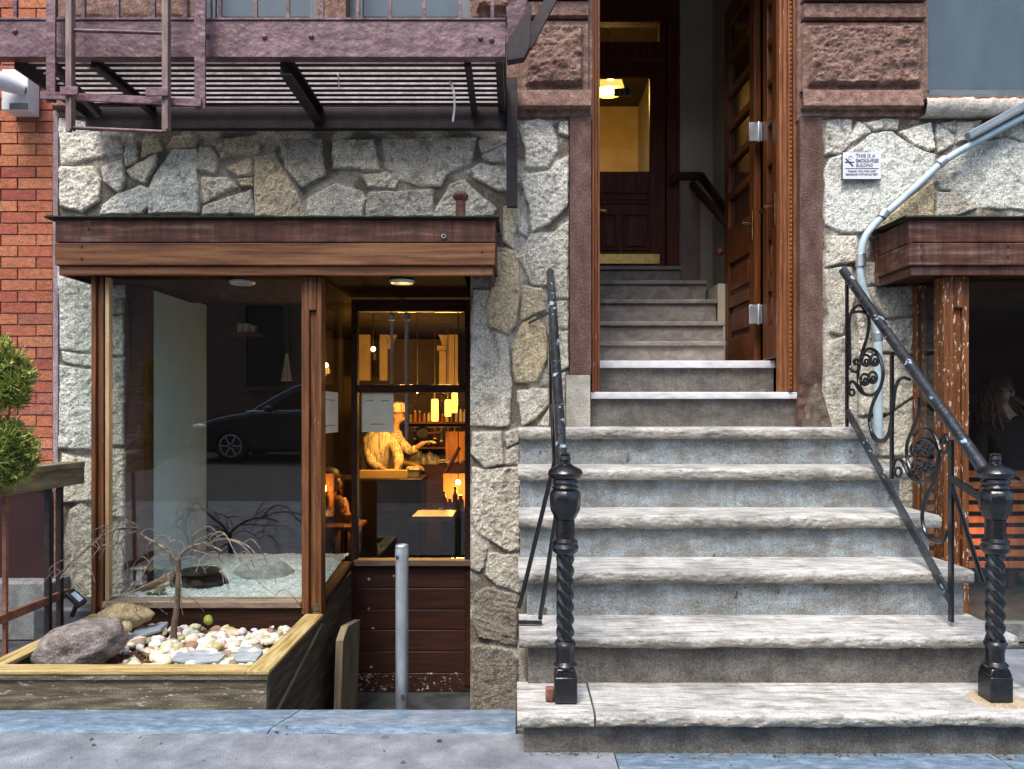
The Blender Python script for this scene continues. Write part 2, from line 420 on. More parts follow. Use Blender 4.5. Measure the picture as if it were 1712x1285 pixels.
MT['glass_up'] = glass_mat('upper_window_glass', tint=(0.8, 0.84, 0.85), base=0.05)
MT['glass_in'] = glass_mat('inner_glass', base=0.003, gain=0.3)
MT['skylit_post'] = M('skylit_pale_steel', two((0.7, 0.7, 0.68), (0.88, 0.87, 0.84)), (20, 20, 9), rough=0.5, bump=0.1)  # near-white base stands in for daylight on the steel
MT['orangewall'] = M('orange_wood_panel', two((0.3, 0.1, 0.02), (0.55, 0.22, 0.05)), (20, 20, 3), rough=0.6, bump=0.1)
MT['tar'] = M('mossy_roof_felt', [(0.35, (0.012, 0.012, 0.01)), (0.6, (0.03, 0.032, 0.02)), (0.75, (0.05, 0.075, 0.02))], (30, 30, 30), rough=0.9, bump=0.5)
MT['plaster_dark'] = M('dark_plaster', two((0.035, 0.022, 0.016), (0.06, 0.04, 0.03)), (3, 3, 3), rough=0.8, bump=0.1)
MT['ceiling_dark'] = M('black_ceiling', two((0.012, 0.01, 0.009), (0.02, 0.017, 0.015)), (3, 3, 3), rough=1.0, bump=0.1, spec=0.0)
MT['mirror_arch_tan'] = M('tan_mirrored_arch', two((0.26, 0.19, 0.12), (0.36, 0.27, 0.18)), (3, 3, 3), rough=0.85, bump=0.05)
MT['plaster_pale'] = M('pale_plaster', two((0.5, 0.72, 0.74), (0.6, 0.8, 0.82)), (3, 3, 3), rough=0.85, bump=0.1)
MT['plaster_beige'] = M('beige_plaster', two((0.4, 0.34, 0.25), (0.48, 0.42, 0.32)), (3, 3, 3), rough=0.8, bump=0.08)
MT['plaster_amber'] = M('amber_plaster', two((0.5, 0.34, 0.15), (0.62, 0.44, 0.22)), (3, 3, 3), rough=0.85, bump=0.05)
MT['blind'] = M('grey_blue_blind', two((0.15, 0.172, 0.178), (0.2, 0.225, 0.23)), (5, 5, 1.5), rough=0.8, bump=0.03)
MT['winframe'] = M('grey_window_frame', two((0.09, 0.11, 0.12), (0.15, 0.175, 0.185)), (8, 8, 8), rough=0.5, bump=0.05)
MT['blackbox'] = M('black_lacquer', two((0.008, 0.008, 0.009), (0.02, 0.02, 0.021)), (10, 10, 10), rough=0.35, bump=0.03)
MT['soil'] = M('soil_bark', [(0.35, (0.03, 0.015, 0.01)), (0.6, (0.12, 0.055, 0.03)), (0.75, (0.25, 0.14, 0.08))], (60, 60, 60), rough=0.95, bump=0.8)
MT['pebble'] = M('pebble', two((0.75,) * 3, (1.12,) * 3), (60, 60, 60), rough=0.85, bump=0.4, grit=0.2, attr=True)
MT['boulder'] = M('boulder_rock', [(0.28, (0.08, 0.062, 0.05)), (0.5, (0.2, 0.17, 0.155)), (0.72, (0.36, 0.33, 0.31))], (14, 20, 40), detail=12, rough=0.9, bump=0.9, bscale=70, chips=((0.14, 0.13, 0.07), 0.62, (7, 7, 7)))
MT['tanrock'] = M('tan_rock', [(0.3, (0.3, 0.2, 0.08)), (0.55, (0.5, 0.4, 0.22)), (0.75, (0.6, 0.54, 0.38))], (25, 25, 25), detail=8, rough=0.9, bump=0.6)
MT['greyrock'] = M('grey_rock', [(0.3, (0.16, 0.18, 0.17)), (0.6, (0.34, 0.36, 0.34))], (15, 15, 25), detail=8, rough=0.9, bump=0.6)
MT['slate'] = M('slate', two((0.22, 0.26, 0.29), (0.38, 0.43, 0.46)), (12, 25, 25), detail=7, rough=0.7, bump=0.3)
MT['bark'] = M('bark', [(0.3, (0.05, 0.035, 0.022)), (0.6, (0.16, 0.115, 0.075)), (0.8, (0.3, 0.24, 0.17))], (60, 60, 20), detail=7, rough=0.85, bump=0.5)
MT['twig'] = M('twig', two((0.08, 0.058, 0.042), (0.3, 0.25, 0.2)), (50, 50, 50), rough=0.8, bump=0.2)
MT['needle'] = M('juniper_needles', two((0.7,) * 3, (1.25,) * 3), (30, 30, 30), rough=0.7, bump=0, attr=True)
MT['rust'] = M('rusty_iron', [(0.3, (0.09, 0.03, 0.018)), (0.6, (0.26, 0.11, 0.07)), (0.8, (0.4, 0.22, 0.16))], (25, 25, 25), detail=7, rough=0.7, bump=0.3)
MT['maroon'] = M('maroon_paint', two((0.018, 0.005, 0.005), (0.035, 0.009, 0.009)), (5, 5, 3), rough=0.4, bump=0.05)
MT['concrete'] = M('grey_concrete', two((0.12, 0.125, 0.12), (0.24, 0.25, 0.24)), (15, 15, 15), detail=8, rough=0.9, bump=0.4)
MT['moss'] = M('mossy_stone', two((0.2, 0.24, 0.03), (0.4, 0.44, 0.08)), (60, 60, 60), rough=0.9, bump=0.4)
MT['mauve_brown'] = M('worn_mauve_iron', [(0.3, (0.12, 0.07, 0.06)), (0.6, (0.26, 0.17, 0.15)), (0.8, (0.4, 0.3, 0.26))], (40, 40, 8), detail=8, rough=0.55, bump=0.35)
MT['mauve_lit'] = M('lit_mauve_iron', two((0.4, 0.32, 0.31), (0.66, 0.57, 0.56)), (20, 20, 20), rough=0.6, bump=0.3)
MT['plaster_brown'] = M('brown_dado_plaster', two((0.2, 0.125, 0.095), (0.28, 0.19, 0.15)), (4, 4, 4), rough=0.8, bump=0.08)

# ------------------------------------------------------------ ground
D0 = 4.5                                            # depth of the stone wall face
def ground(name, x0, x1, y0, y1, z, mat, n=2, amp=0):
    mb = MB()
    mb.box(x0, x1, y0, y1, z - 0.25, z)
    o = mb.build(name, MT[mat])
    o['kind'] = 'structure'
    return o
# pavement sheet with the open areaway left free: bluestone strip, grey concrete slab, two bluestone slabs
ground('pavement', -9, 0.36, -0.6, 3.018, 0.0, 'walk')
ground('bluestone_pavement', 0.366, 1.752, -0.6, 2.93, -0.004, 'bluestone')
ground('bluestone_pavement', 1.76, 9, -0.6, 2.93, -0.007, 'bluestone')
ground('pavement_slab', 2.05, 9, 2.935, 5.3, 0.0, 'walk')
ground('road', -60, 60, -9.0, -0.75, -0.12, 'asphalt')
ground('kerb', -60, 60, -0.74, -0.61, 0.0, 'bluestone')
ground('far_pavement', -60, 60, -12.0, -9.01, 0.0, 'walk')
# strip of bluestone along the planter, cracked
def strip(name, xa, xb, ca, cb):
    nx, ny = 90, 10
    t = np.linspace(0, 1, nx); s = np.linspace(0, 1, ny)
    T, S = np.meshgrid(t, s)
    left = xa + ca * (0.5 - S); right = xb + cb * (0.5 - S)
    PX = left + (right - left) * T
    front = 3.028 + 0.012 * (fbm(PX * 6, PX * 0, 3, 5) - 0.5)
    PY = front + (3.232 - front) * S
    PZ = 0.012 + 0.006 * (fbm(PX * 14, PY * 20, 3, 9) - 0.5)
    PZ[0] -= 0.016; PZ[1, :] -= 0.002
    o = grid_mesh(name, PX, PY, PZ, MT['bluestone'])
    o['kind'] = 'structure'
strip('bluestone_strip', -6, -0.935, 0, -0.075)
strip('bluestone_strip', -0.93, 0.0, -0.075, 0)
ground('areaway_floor', -1.6, 0.05, 3.236, 4.99, -0.54, 'darkstone')
mb = MB(); mb.box(-1.3, 0.04, 3.1, 3.232, -0.55, -0.02)
o = mb.build('areaway_wall', MT['concrete']); o['kind'] = 'structure'
ground('side_yard', -6, -2.26, 3.24, 4.52, -0.01, 'darkstone')

# ------------------------------------------------------------ the brownstone building
bld = thing('brownstone_building', 'old town house front of pale rubble stone below and brown sandstone blocks above', 'building', (0, D0, 0))

WHITE, PALE, GREY, TAN, YEL, DARK = (0.72, 0.71, 0.68), (0.6, 0.58, 0.53), (0.5, 0.49, 0.455), (0.54, 0.48, 0.38), (0.56, 0.48, 0.34), (0.25, 0.235, 0.21)
BLUE = (0.64, 0.67, 0.66)
STONES = [
 (WHITE, [(100,198),(185,212),(200,228),(206,254),(105,275)]), (WHITE, [(102,281),(155,279),(169,302),(166,335),(139,354),(104,344)]),
 (WHITE, [(172,280),(206,267),(209,308),(200,322),(177,305)]), (BLUE, [(219,226),(230,253),(229,271),(213,277),(210,257)]),
 (PALE, [(215,286),(263,259),(262,275),(242,307),(222,297)]), (TAN, [(240,236),(264,234),(272,250),(258,255),(238,262)]),
 (BLUE, [(172,345),(200,326),(236,312),(248,318),(247,345),(238,358),(170,358)]), (BLUE, [(290,252),(329,250),(332,356),(250,357),(250,318),(260,292)]),
 (TAN, [(292,230),(332,226),(328,244),(282,248)]), (PALE, [(336,246),(354,246),(366,266),(361,292),(330,284)]),
 (TAN, [(360,234),(434,228),(434,253),(372,265)]), (TAN, [(380,282),(424,264),(420,292),(398,294)]), (PALE, [(338,299),(380,299),(396,313),(342,337)]),
 (GREY, [(342,346),(420,319),(424,358),(340,358)]), (TAN, [(398,300),(420,298),(423,312),(406,312)]),
 (TAN, [(428,263),(458,257),(474,286),(496,325),(509,362),(428,362)]), (GREY, [(468,238),(536,232),(543,293),(505,315),(480,283)]),
 (PALE, [(557,236),(624,234),(634,285),(606,285),(602,281),(558,280)]), (GREY, [(641,234),(796,231),(785,274),(748,289),(736,311),(708,312),(665,299),(646,280)]),
 (PALE, [(606,293),(650,290),(665,303),(660,316),(616,313)]), (PALE, [(516,332),(562,308),(604,321),(612,332),(605,362),(514,362)]),
 (GREY, [(617,323),(724,319),(722,362),(612,362)]), (PALE, [(738,335),(755,310),(776,304),(796,322),(828,350),(822,362),(724,362)]),
 (WHITE, [(782,289),(802,275),(845,283),(845,318),(832,318)]), (PALE, [(806,262),(845,243),(845,270),(818,270)]), (PALE, [(800,236),(845,230),(845,238),(806,256)]),
 # pier between shop front and stoop
 (WHITE, [(868,216),(873,207),(898,199),(920,207),(931,233),(931,252),(915,279),(878,279),(880,252)]), (PALE, [(936,206),(949,203),(949,226),(937,222)]),
 (WHITE, [(872,294),(920,287),(930,272),(948,262),(948,345),(917,374),(890,388),(884,345)]),
 (WHITE, [(873,362),(881,377),(881,396),(866,385)]), (TAN, [(843,346),(864,346),(869,368),(858,390),(859,416),(842,405)]),
 (YEL, [(832,414),(860,420),(865,434),(867,490),(863,537),(851,558),(818,545),(811,517),(820,489)]),
 (PALE, [(889,392),(927,390),(948,372),(948,446),(920,478),(889,475),(876,446),(867,430)]), (TAN, [(874,479),(904,483),(913,502),(911,517),(871,534)]),
 (YEL, [(874,541),(895,531),(911,549),(913,600),(898,638),(862,638),(856,583)]), (PALE, [(793,485),(817,485),(810,515),(813,539),(791,539)]),
 (PALE, [(791,544),(846,563),(851,605),(854,645),(850,712),(787,710),(787,605)]), (PALE, [(865,653),(916,650),(917,676),(893,700),(874,710)]),
 (PALE, [(929,452),(948,452),(948,498),(916,498)]), (PALE, [(920,506),(948,504),(948,548),(918,542)]), (PALE, [(920,556),(948,554),(948,612),(918,622)]), (PALE, [(924,630),(944,622),(944,711),(900,711),(922,680)]),
 (PALE, [(791,723),(838,721),(842,775),(811,781),(789,758)]), (GREY, [(850,753),(868,743),(868,777),(846,775)]), (GREY, [(846,722),(868,716),(868,738),(850,746)]),
 (PALE, [(791,781),(811,785),(868,781),(868,920),(852,921),(801,891),(791,870)]), (GREY, [(790,897),(814,917),(810,946),(801,956),(788,950)]),
 (GREY, [(819,925),(868,930),(868,990),(831,976),(813,960)]), (DARK, [(796,993),(815,982),(864,999),(862,1077),(801,1064),(790,1030)]), (DARK, [(791,1077),(850,1085),(864,1102),(864,1250),(787,1250)]),
 # right of the door
 (WHITE, [(1382,203),(1422,201),(1422,238),(1404,256),(1380,259)]), (WHITE, [(1434,206),(1442,208),(1453,220),(1425,236),(1426,222)]),
 (WHITE, [(1445,206),(1474,202),(1473,215),(1459,217)]), (WHITE, [(1476,200),(1502,201),(1498,216),(1478,216)]),
 (BLUE, [(1455,224),(1490,222),(1508,236),(1543,257),(1558,261),(1559,278),(1524,310),(1476,352),(1453,378),(1440,388),(1407,388),(1380,374),(1380,285),(1388,267),(1412,258),(1437,241)]),
 (WHITE, [(1504,222),(1554,206),(1560,250),(1547,251),(1524,241)]), (WHITE, [(1567,209),(1593,228),(1592,241),(1569,254),(1564,227)]),
 (PALE, [(1574,206),(1595,203),(1595,223),(1578,213)]), (PALE, [(1599,206),(1640,203),(1621,232),(1599,238)]),
 (BLUE, [(1629,243),(1675,232),(1800,262),(1800,353),(1635,347),(1594,313),(1580,285),(1585,273)]),
 (YEL, [(1560,302),(1557,362),(1512,365),(1470,400),(1455,395),(1479,366)]), (GREY, [(1564,302),(1584,312),(1588,318),(1570,318)]),
 (GREY, [(1564,323),(1591,323),(1630,348),(1594,362),(1565,362)]), (WHITE, [(1646,215),(1700,205),(1800,212),(1800,246),(1660,226)]),
 (PALE, [(1381,396),(1430,396),(1436,436),(1381,444)]), (PALE, [(1381,451),(1422,447),(1428,500),(1406,558),(1386,553)]),
 (PALE, [(1385,572),(1410,562),(1432,580),(1430,760),(1380,760),(1379,600)]), (GREY, [(1440,440),(1524,440),(1524,470),(1450,476)]), (GREY, [(1452,482),(1522,478),(1524,524),(1480,530),(1462,510)]),
 (PALE, [(1432,512),(1455,520),(1478,538),(1525,532),(1525,590),(1440,584)]), (PALE, [(1438,592),(1525,598),(1525,660),(1482,690),(1438,692)]),
 (PALE, [(1440,700),(1480,698),(1525,668),(1525,760),(1440,760)]), (GREY, [(1380,770),(1460,770),(1460,900),(1380,900)]), (GREY, [(1466,770),(1525,766),(1525,1020),(1466,1020)]),
 # left pier beside and behind the bay
 (BLUE, [(101,440),(210,440),(210,496),(156,496),(156,588),(103,582)]), (BLUE, [(105,588),(156,597),(156,612),(107,604)]), (BLUE, [(102,612),(160,620),(158,750),(102,748)]),
 (PALE, [(105,758),(127,766),(125,795),(108,808)]), (PALE, [(132,764),(158,770),(158,836),(108,838),(108,815),(128,800)]), (GREY, [(118,852),(138,841),(160,860),(160,1010),(104,1010),(110,900)]),
 (GREY, [(163,502),(208,502),(208,522),(163,526)]), (PALE, [(163,532),(208,528),(208,592),(163,590)]), (GREY, [(164,598),(208,600),(208,742),(162,745)]), (PALE, [(164,752),(208,750),(208,862),(164,858)]), (GREY, [(166,868),(208,870),(208,1030),(166,1030)]),
]
def stone_wall(name, x0, x1, z0, z1, keep, step=0.0062):
    nu = int((x1 - x0) / step); nv = int((z1 - z0) / step)
    xs = np.linspace(x0, x1, nu); zs = np.linspace(z0, z1, nv)
    GX, GZ = np.meshgrid(xs, zs)
    wx = GX + 0.014 * (fbm(GX * 16, GZ * 16, 3, 21) - 0.5)
    wz = GZ + 0.014 * (fbm(GX * 16, GZ * 16, 3, 57) - 0.5)
    n1 = fbm(GX * 62, GZ * 62, 3, 3); n2 = fbm(GX * 120, GZ * 120, 2, 8); n0 = fbm(GX * 9, GZ * 9, 3, 33)
    Hh = 0.003 * n1 + 0.002 * n2 - 0.004
    mort = np.array((0.2, 0.17, 0.13)); mort2 = np.array((0.52, 0.48, 0.41))
    C = mort + (mort2 - mort) * smooth(0.4, 0.66, n0)[..., None]
    rnd = random.Random(11)
    for col, pts in STONES:
        q = [(X(px, D0), Z(py, D0)) for px, py in pts]
        bx0, bx1 = min(p[0] for p in q) - 0.03, max(p[0] for p in q) + 0.03
        bz0, bz1 = min(p[1] for p in q) - 0.03, max(p[1] for p in q) + 0.03
        th = rnd.uniform(0.011, 0.022); tx, tz = rnd.uniform(-0.05, 0.05), rnd.uniform(-0.06, 0.03)
        var = rnd.uniform(0.88, 1.1); so = rnd.uniform(0, 50)
        i0, i1 = np.searchsorted(xs, (bx0, bx1)); j0, j1 = np.searchsorted(zs, (bz0, bz1))
        if i1 - i0 < 2 or j1 - j0 < 2: continue
        s = np.s_[j0:j1, i0:i1]
        sd = poly_sd(q, wx[s], wz[s]) + 0.0085
        e = smooth(-0.001, 0.0085, sd)
        cx, cz = (bx0 + bx1) / 2, (bz0 + bz1) / 2
        an = rnd.uniform(0, math.pi); ca, sa = math.cos(an), math.sin(an); st = rnd.choice((1.0, 1.0, 2.2, 3.5))
        U = GX[s] * ca + GZ[s] * sa + so; V = -GX[s] * sa + GZ[s] * ca
        own = fbm(U * 60 / st, V * 60, 3, rnd.randrange(40)); rk = rnd.uniform(0.4, 0.95)
        step_ = np.floor(4 * fbm(U * 7, V * 10, 2, rnd.randrange(40))) / 4
        rough = rk * (0.016 * (own - 0.4) + 0.011 * (n2[s] - 0.5)) + 0.008 * (step_ - 0.4) + 0.008 * (fbm(GX[s] * 15 + so, GZ[s] * 15, 2, 4) - 0.5)
        h = (th + tx * (GX[s] - cx) + tz * (GZ[s] - cz) + rough) * e
        Hh[s] = np.where(sd > 0, np.maximum(Hh[s], h), Hh[s])
        cc = np.array(col) * var * (1.22 if max(p[1] for p in pts) < 366 and max(p[0] for p in pts) < 850 else 1.0) * np.array((1.17, 1.12, 1.0))  # stones under the fire escape get lighter colour to make up for shade
        stain = smooth(0.5, 0.75, fbm(GX[s] * 7 + so, GZ[s] * 5, 4, 13))[..., None]
        cc = cc * (1 - 0.25 * stain) + np.array((0.3, 0.24, 0.14)) * 0.18 * stain
        cc = cc * (0.8 + 0.4 * own[..., None]) * (1 - 0.35 * smooth(0.62, 0.72, fbm(U * 24, V * 24, 3, 17)))[..., None]
        k = smooth(0.0, 0.006, sd)[..., None]
        C[s] = np.where((sd > 0)[..., None], C[s] * (1 - k) + cc * k, C[s])
    mx = (xs[:-1] + xs[1:]) / 2; mz = (zs[:-1] + zs[1:]) / 2
    MX, MZ = np.meshgrid(mx, mz)
    mask = np.ones(MX.shape, bool)
    for (a, b, c, d) in keep: mask &= ~((MX > a) & (MX < b) & (MZ > c) & (MZ < d))
    o = grid_mesh(name, GX, D0 - Hh, GZ, MT['stone'], bld, mask, C)
    return o
BAYX0, BAYX1 = X(212, D0), X(787, D0)
stone_wall('stone_wall', X(97, D0), X(951, D0), -0.62, Z(186, D0), [(BAYX0, BAYX1, -1, Z(445, D0))])
stone_wall('stone_wall', X(1374, D0), X(1830, D0), -0.1, Z(186, D0), [(X(1527, D0), 9, -1, Z(445, D0))])

# backing masonry behind the sheets, and reveals
mb = MB()
mb.box(X(97, D0), BAYX0 - 0.001, D0 + 0.006, D0 + 0.12, -0.62, 3.0)
mb.box(BAYX1 + 0.001, 0.30, D0 + 0.006, D0 + 0.5, -0.62, 3.0)
mb.box(BAYX0 - 0.001, BAYX1 + 0.001, D0 + 0.006, D0 + 0.12, Z(444, D0), 3.0)
mb.box(1.79, X(1527, D0) - 0.001, D0 + 0.006, D0 + 0.12, -0.1, 3.0)
mb.box(X(1527, D0) - 0.001, 6, D0 + 0.006, D0 + 0.12, Z(444, D0), 3.0)
mb.build('wall_backing', MT['mortar'], bld)

# upper brown storey
def upper(x0, x1, z0, z1): mb.box(x0, x1, D0 - 0.002, D0 + 0.32, z0, z1)
W1, W2, W3 = (-1.865, -1.153), (-0.986, -0.267), (2.39, 3.7)
DX0, DX1 = X(990, D0), X(1333, D0)
mb = MB()
for a, b in ((-2.655, W1[0]), (W1[1], W2[0]), (W2[1], DX0), (DX1, W3[0]), (W3[1], 6.0)): upper(a, b, 2.95, 5.2)
for a, b in (W1, W2, W3): upper(a, b, 2.95, 3.09)
upper(-2.655, DX0, 5.2, 7.5); upper(DX1, 6.0, 5.2, 7.5); upper(DX0, DX1, 4.25, 7.5)
mb.build('upper_wall', MT['brown'], bld)

def rough_block(px0, px1, py0, py1, d=D0, margin=8, base=0.03, amp=0.05, name='ashlar_block', seed=0):
    x0, x1, z1, z0 = X(px0, d), X(px1, d), Z(py0, d), Z(py1, d)
    nu, nv = max(8, int((x1 - x0) / 0.006)), max(8, int((z1 - z0) / 0.006))
    GX, GZ = np.meshgrid(np.linspace(x0, x1, nu), np.linspace(z0, z1, nv))
    mrg = margin * d / FPX
    e = np.minimum(np.minimum(GX - x0, x1 - GX), np.minimum(GZ - z0, z1 - GZ))
    inner = smooth(mrg, mrg + 0.022, e + 0.01 * (fbm(GX * 30, GZ * 30, 2, seed) - 0.5))
    r = fbm(GX * 11 + seed, GZ * 15, 3, seed + 2) * 1.0 + 0.35 * fbm(GX * 45, GZ * 60 + seed, 3, seed + 5) + 0.3 * (fbm(GX * 110, GZ * 130, 2, seed + 7) - 0.5)
    H = base + inner * amp * (0.35 + 0.75 * r)
    if amp < 0.01: H = base + 0.004 * (fbm(GX * 20, GZ * 30, 3, seed) - 0.5)
    H[0, :] = H[-1, :] = 0; H[:, 0] = H[:, -1] = 0
    GX[:, 0] += 1e-4
    return grid_mesh(name, GX, d - H, GZ, MT['brown'], bld, angle=50)
rough_block(1338, 1543, 40, 157, base=0.028, amp=0.05, seed=1)
rough_block(1338, 1543, 11, 37, base=0.05, amp=0.0, seed=2)
rough_block(1338, 1543, -110, 7, base=0.075, amp=0.04, seed=3)
rough_block(868, 984, 37, 157, base=0.028, amp=0.05, seed=4, margin=9)
rough_block(868, 984, 8, 34, base=0.05, amp=0.0, seed=5)
rough_block(868, 984, -110, 4, base=0.075, amp=0.04, seed=6)
rough_block(788, 862, -40, 33, base=0.028, amp=0.05, seed=7)
rough_block(100, 318, -60, 40, base=0.02, amp=0.01, seed=8)

# base course: a moulded band
def course(x0, x1, name='base_course'):
    prof = [(0, Z(155, D0)), (0.05, Z(156, D0)), (0.062, Z(163, D0)), (0.058, Z(176, D0)), (0.07, Z(180, D0)), (0.07, Z(184, D0)), (0.022, Z(186, D0)), (0.018, Z(196, D0)), (0.0, Z(197, D0))]
    n = max(2, int((x1 - x0) / 0.02)); xs = np.linspace(x0, x1, n)
    PX, K = np.meshgrid(xs, np.arange(len(prof)))
    PR = np.array([p[0] for p in prof])[K]; PZ = np.array([p[1] for p in prof])[K]
    wob = 0.006 * (fbm(PX * 12, K * 0.7, 3, 3) - 0.5)
    wob[0] = 0; wob[-1] = 0
    o = grid_mesh(name, PX, D0 - PR - wob - 0.002, PZ + wob * 0.5, MT['brown'], bld, angle=50)
    return o
course(X(98, D0), X(986, D0)); course(X(1336, D0), X(1534, D0))

# jambs
def jamb(px0, px1, py0, py1, name='door_jamb', mat='brown_jamb', proud=0.022, depth=0.35):
    nu = 16; zs = np.linspace(Z(py1, D0), Z(py0, D0), 160)
    x0, x1 = X(px0, D0), X(px1, D0)
    PX, PZ = np.meshgrid(np.array([x0, x0 + 0.004] + list(np.linspace(x0 + 0.02, x1 - 0.02, 8)) + [x1 - 0.004, x1]), zs)
    H = proud + 0.003 * (fbm(PX * 40, PZ * 25, 3, 2) - 0.5)
    ero = smooth(Z(640, D0) + 0.09, Z(640, D0) - 0.04, PZ + 0.08 * (fbm(PX * 30, PZ * 18, 3, 6) - 0.5)) if py1 > 640 and mat == 'brown_jamb' else 0
    H = H - ero * (0.015 + 0.02 * fbm(PX * 35, PZ * 30, 3, 8))
    PY = D0 - H
    PY[:, 0] = D0 + depth; PY[:, -1] = D0 + depth
    return grid_mesh(name, PX, PY, PZ, MT[mat], bld, angle=45)
jamb(951, 989, 197, 626); jamb(945, 987, 627, 730, 'jamb_base', 'jamb_pale', 0.034)
jamb(1334, 1374, 197, 716)
# crumbled foot of the right jamb
mb = MB()
f = [P(1358, 652, 4.465), P(1368, 638, 4.465), P(1377, 656, 4.455), P(1394, 716, 4.44), P(1345, 716, 4.44), P(1350, 682, 4.455)]
n = len(f)
mb.add([p for p in f] + [p + Vector((0, 0.25, 0)) for p in f], [tuple(range(n)), tuple(range(n, 2 * n))[::-1]] + [(i, n + i, n + (i + 1) % n, (i + 1) % n) for i in range(n)])
o = mb.build('jamb_foot', M('crumbling_stone', [(0.3, (0.05, 0.032, 0.024)), (0.5, (0.12, 0.088, 0.068)), (0.7, (0.22, 0.18, 0.14))], (26, 26, 26), detail=10, rough=0.95, bump=1.0), bld, bevel=0.015, seg=3)

# upper windows
def window(x0, x1, z0, z1, mid=None):
    y = D0 + 0.1
    mb = MB()
    w = 0.055
    mb.box(x0, x0 + w, y, y + 0.08, z0, z1); mb.box(x1 - w, x1, y, y + 0.08, z0, z1)
    mb.box(x0 + w, x1 - w, y, y + 0.08, z0, z0 + 0.06); mb.box(x0 + w, x1 - w, y, y + 0.08, z1 - 0.06, z1)
    mb.box(x0 + w, x0 + w + 0.02, y + 0.02, y + 0.06, z0 + 0.06, z1 - 0.06); mb.box(x1 - w - 0.02, x1 - w, y + 0.02, y + 0.06, z0 + 0.06, z1 - 0.06)
    mb.box(x0 + w, x1 - w, y + 0.02, y + 0.055, z0 + 0.06, z0 + 0.085)
    fr = mb.build('window', MT['winframe'], bld, bevel=0.003)
    mb = MB(); mb.box(x0 + w, x1 - w, y + 0.035, y + 0.041, z0 + 0.06, z1 - 0.06); mb.build('pane', MT['glass_up'], fr)
    mb = MB(); mb.box(x0 + w, x1 - w, y + 0.13, y + 0.15, z0 + 0.05, z1 - 0.05); mb.build('blind', MT['blind'], fr)
window(W1[0], W1[1], 3.09, 5.2); window(W2[0], W2[1], 3.09, 5.2); window(W3[0], W3[1], 3.09, 5.2)
# sills
def sill(x0, x1, zt, zb, mat):
    xs = np.linspace(x0, x1, 160)
    prof = [(-0.1, zt), (0.03, zt - 0.002), (0.085, zt - 0.006), (0.095, zt - 0.02), (0.092, (zt + zb) / 2), (0.085, zb + 0.01), (0.07, zb), (0.0, zb)]
    PX, K = np.meshgrid(xs, np.arange(len(prof)))
    PR = np.array([p[0] for p in prof])[K]; PZ = np.array([p[1] for p in prof])[K]
    w = (fbm(PX * 25, K * 0.9, 3, 4) - 0.5) * 0.03 * ((K > 1) & (K < 7))
    return grid_mesh('window_sill', PX, D0 - PR - w, PZ + w * 0.3, MT[mat], bld)
sill(X(1536, D0), 3.8, Z(161, D0 - 0.09), Z(188, D0 - 0.09), 'sill')
sill(-1.95, -0.2, 3.13, 3.0, 'sill')

# ------------------------------------------------------------ brick neighbour
bb = thing('brick_building', 'red brick house wall at the left edge with purplish joint beside the pale stone', 'building', (-2.7, D0, 0))
mb = MB(); cols = []
zc = -0.2; row = 0
rnd = random.Random(4)
while zc < 4.0:
    off = (0.0, -0.105)[row % 2]
    x1 = X(90, D0) - 0.004
    widths = [0.09 if row % 2 else 0.197] + [0.197] * 6
    for w in widths:
        x0 = x1 - w
        j = rnd.uniform(0.006, 0.010); jz = rnd.uniform(-0.0015, 0.0015)
        k = len(mb.v)
        mb.box(x0, x1, D0 - j, D0 + 0.05, zc + jz, zc + 0.0575 + jz)
        c = rnd.choice([(0.47, 0.155, 0.085), (0.52, 0.19, 0.1), (0.43, 0.13, 0.08), (0.35, 0.1, 0.07), (0.54, 0.21, 0.11), (0.48, 0.16, 0.09), (0.4, 0.145, 0.1)])
        cols += [c] * (len(mb.v) - k)
        x1 = x0 - 0.0085
    zc += 0.0655; row += 1
mb.build('brickwork', MT['brick'], bb, colors=cols)
mb = MB(); mb.box(-5, X(90, D0), D0 + 0.002, D0 + 0.2, -0.3, 4.1); mb.build('mortar_bed', MT['mortar'], bb)
mb = MB(); mb.box(X(90, D0) + 0.001, X(98.5, D0), D0 - 0.012, D0 + 0.05, -0.2, 3.0); mb.build('joint_strip', M('mauve_joint', two((0.26, 0.17, 0.18), (0.45, 0.36, 0.38)), (40, 40, 12), rough=0.9, bump=0.5), bb)
mb = MB(); mb.box(-5, X(97, D0), D0 + 0.21, D0 + 0.3, -0.3, 7.5); mb.build('backing_wall', MT['mortar'], bb)

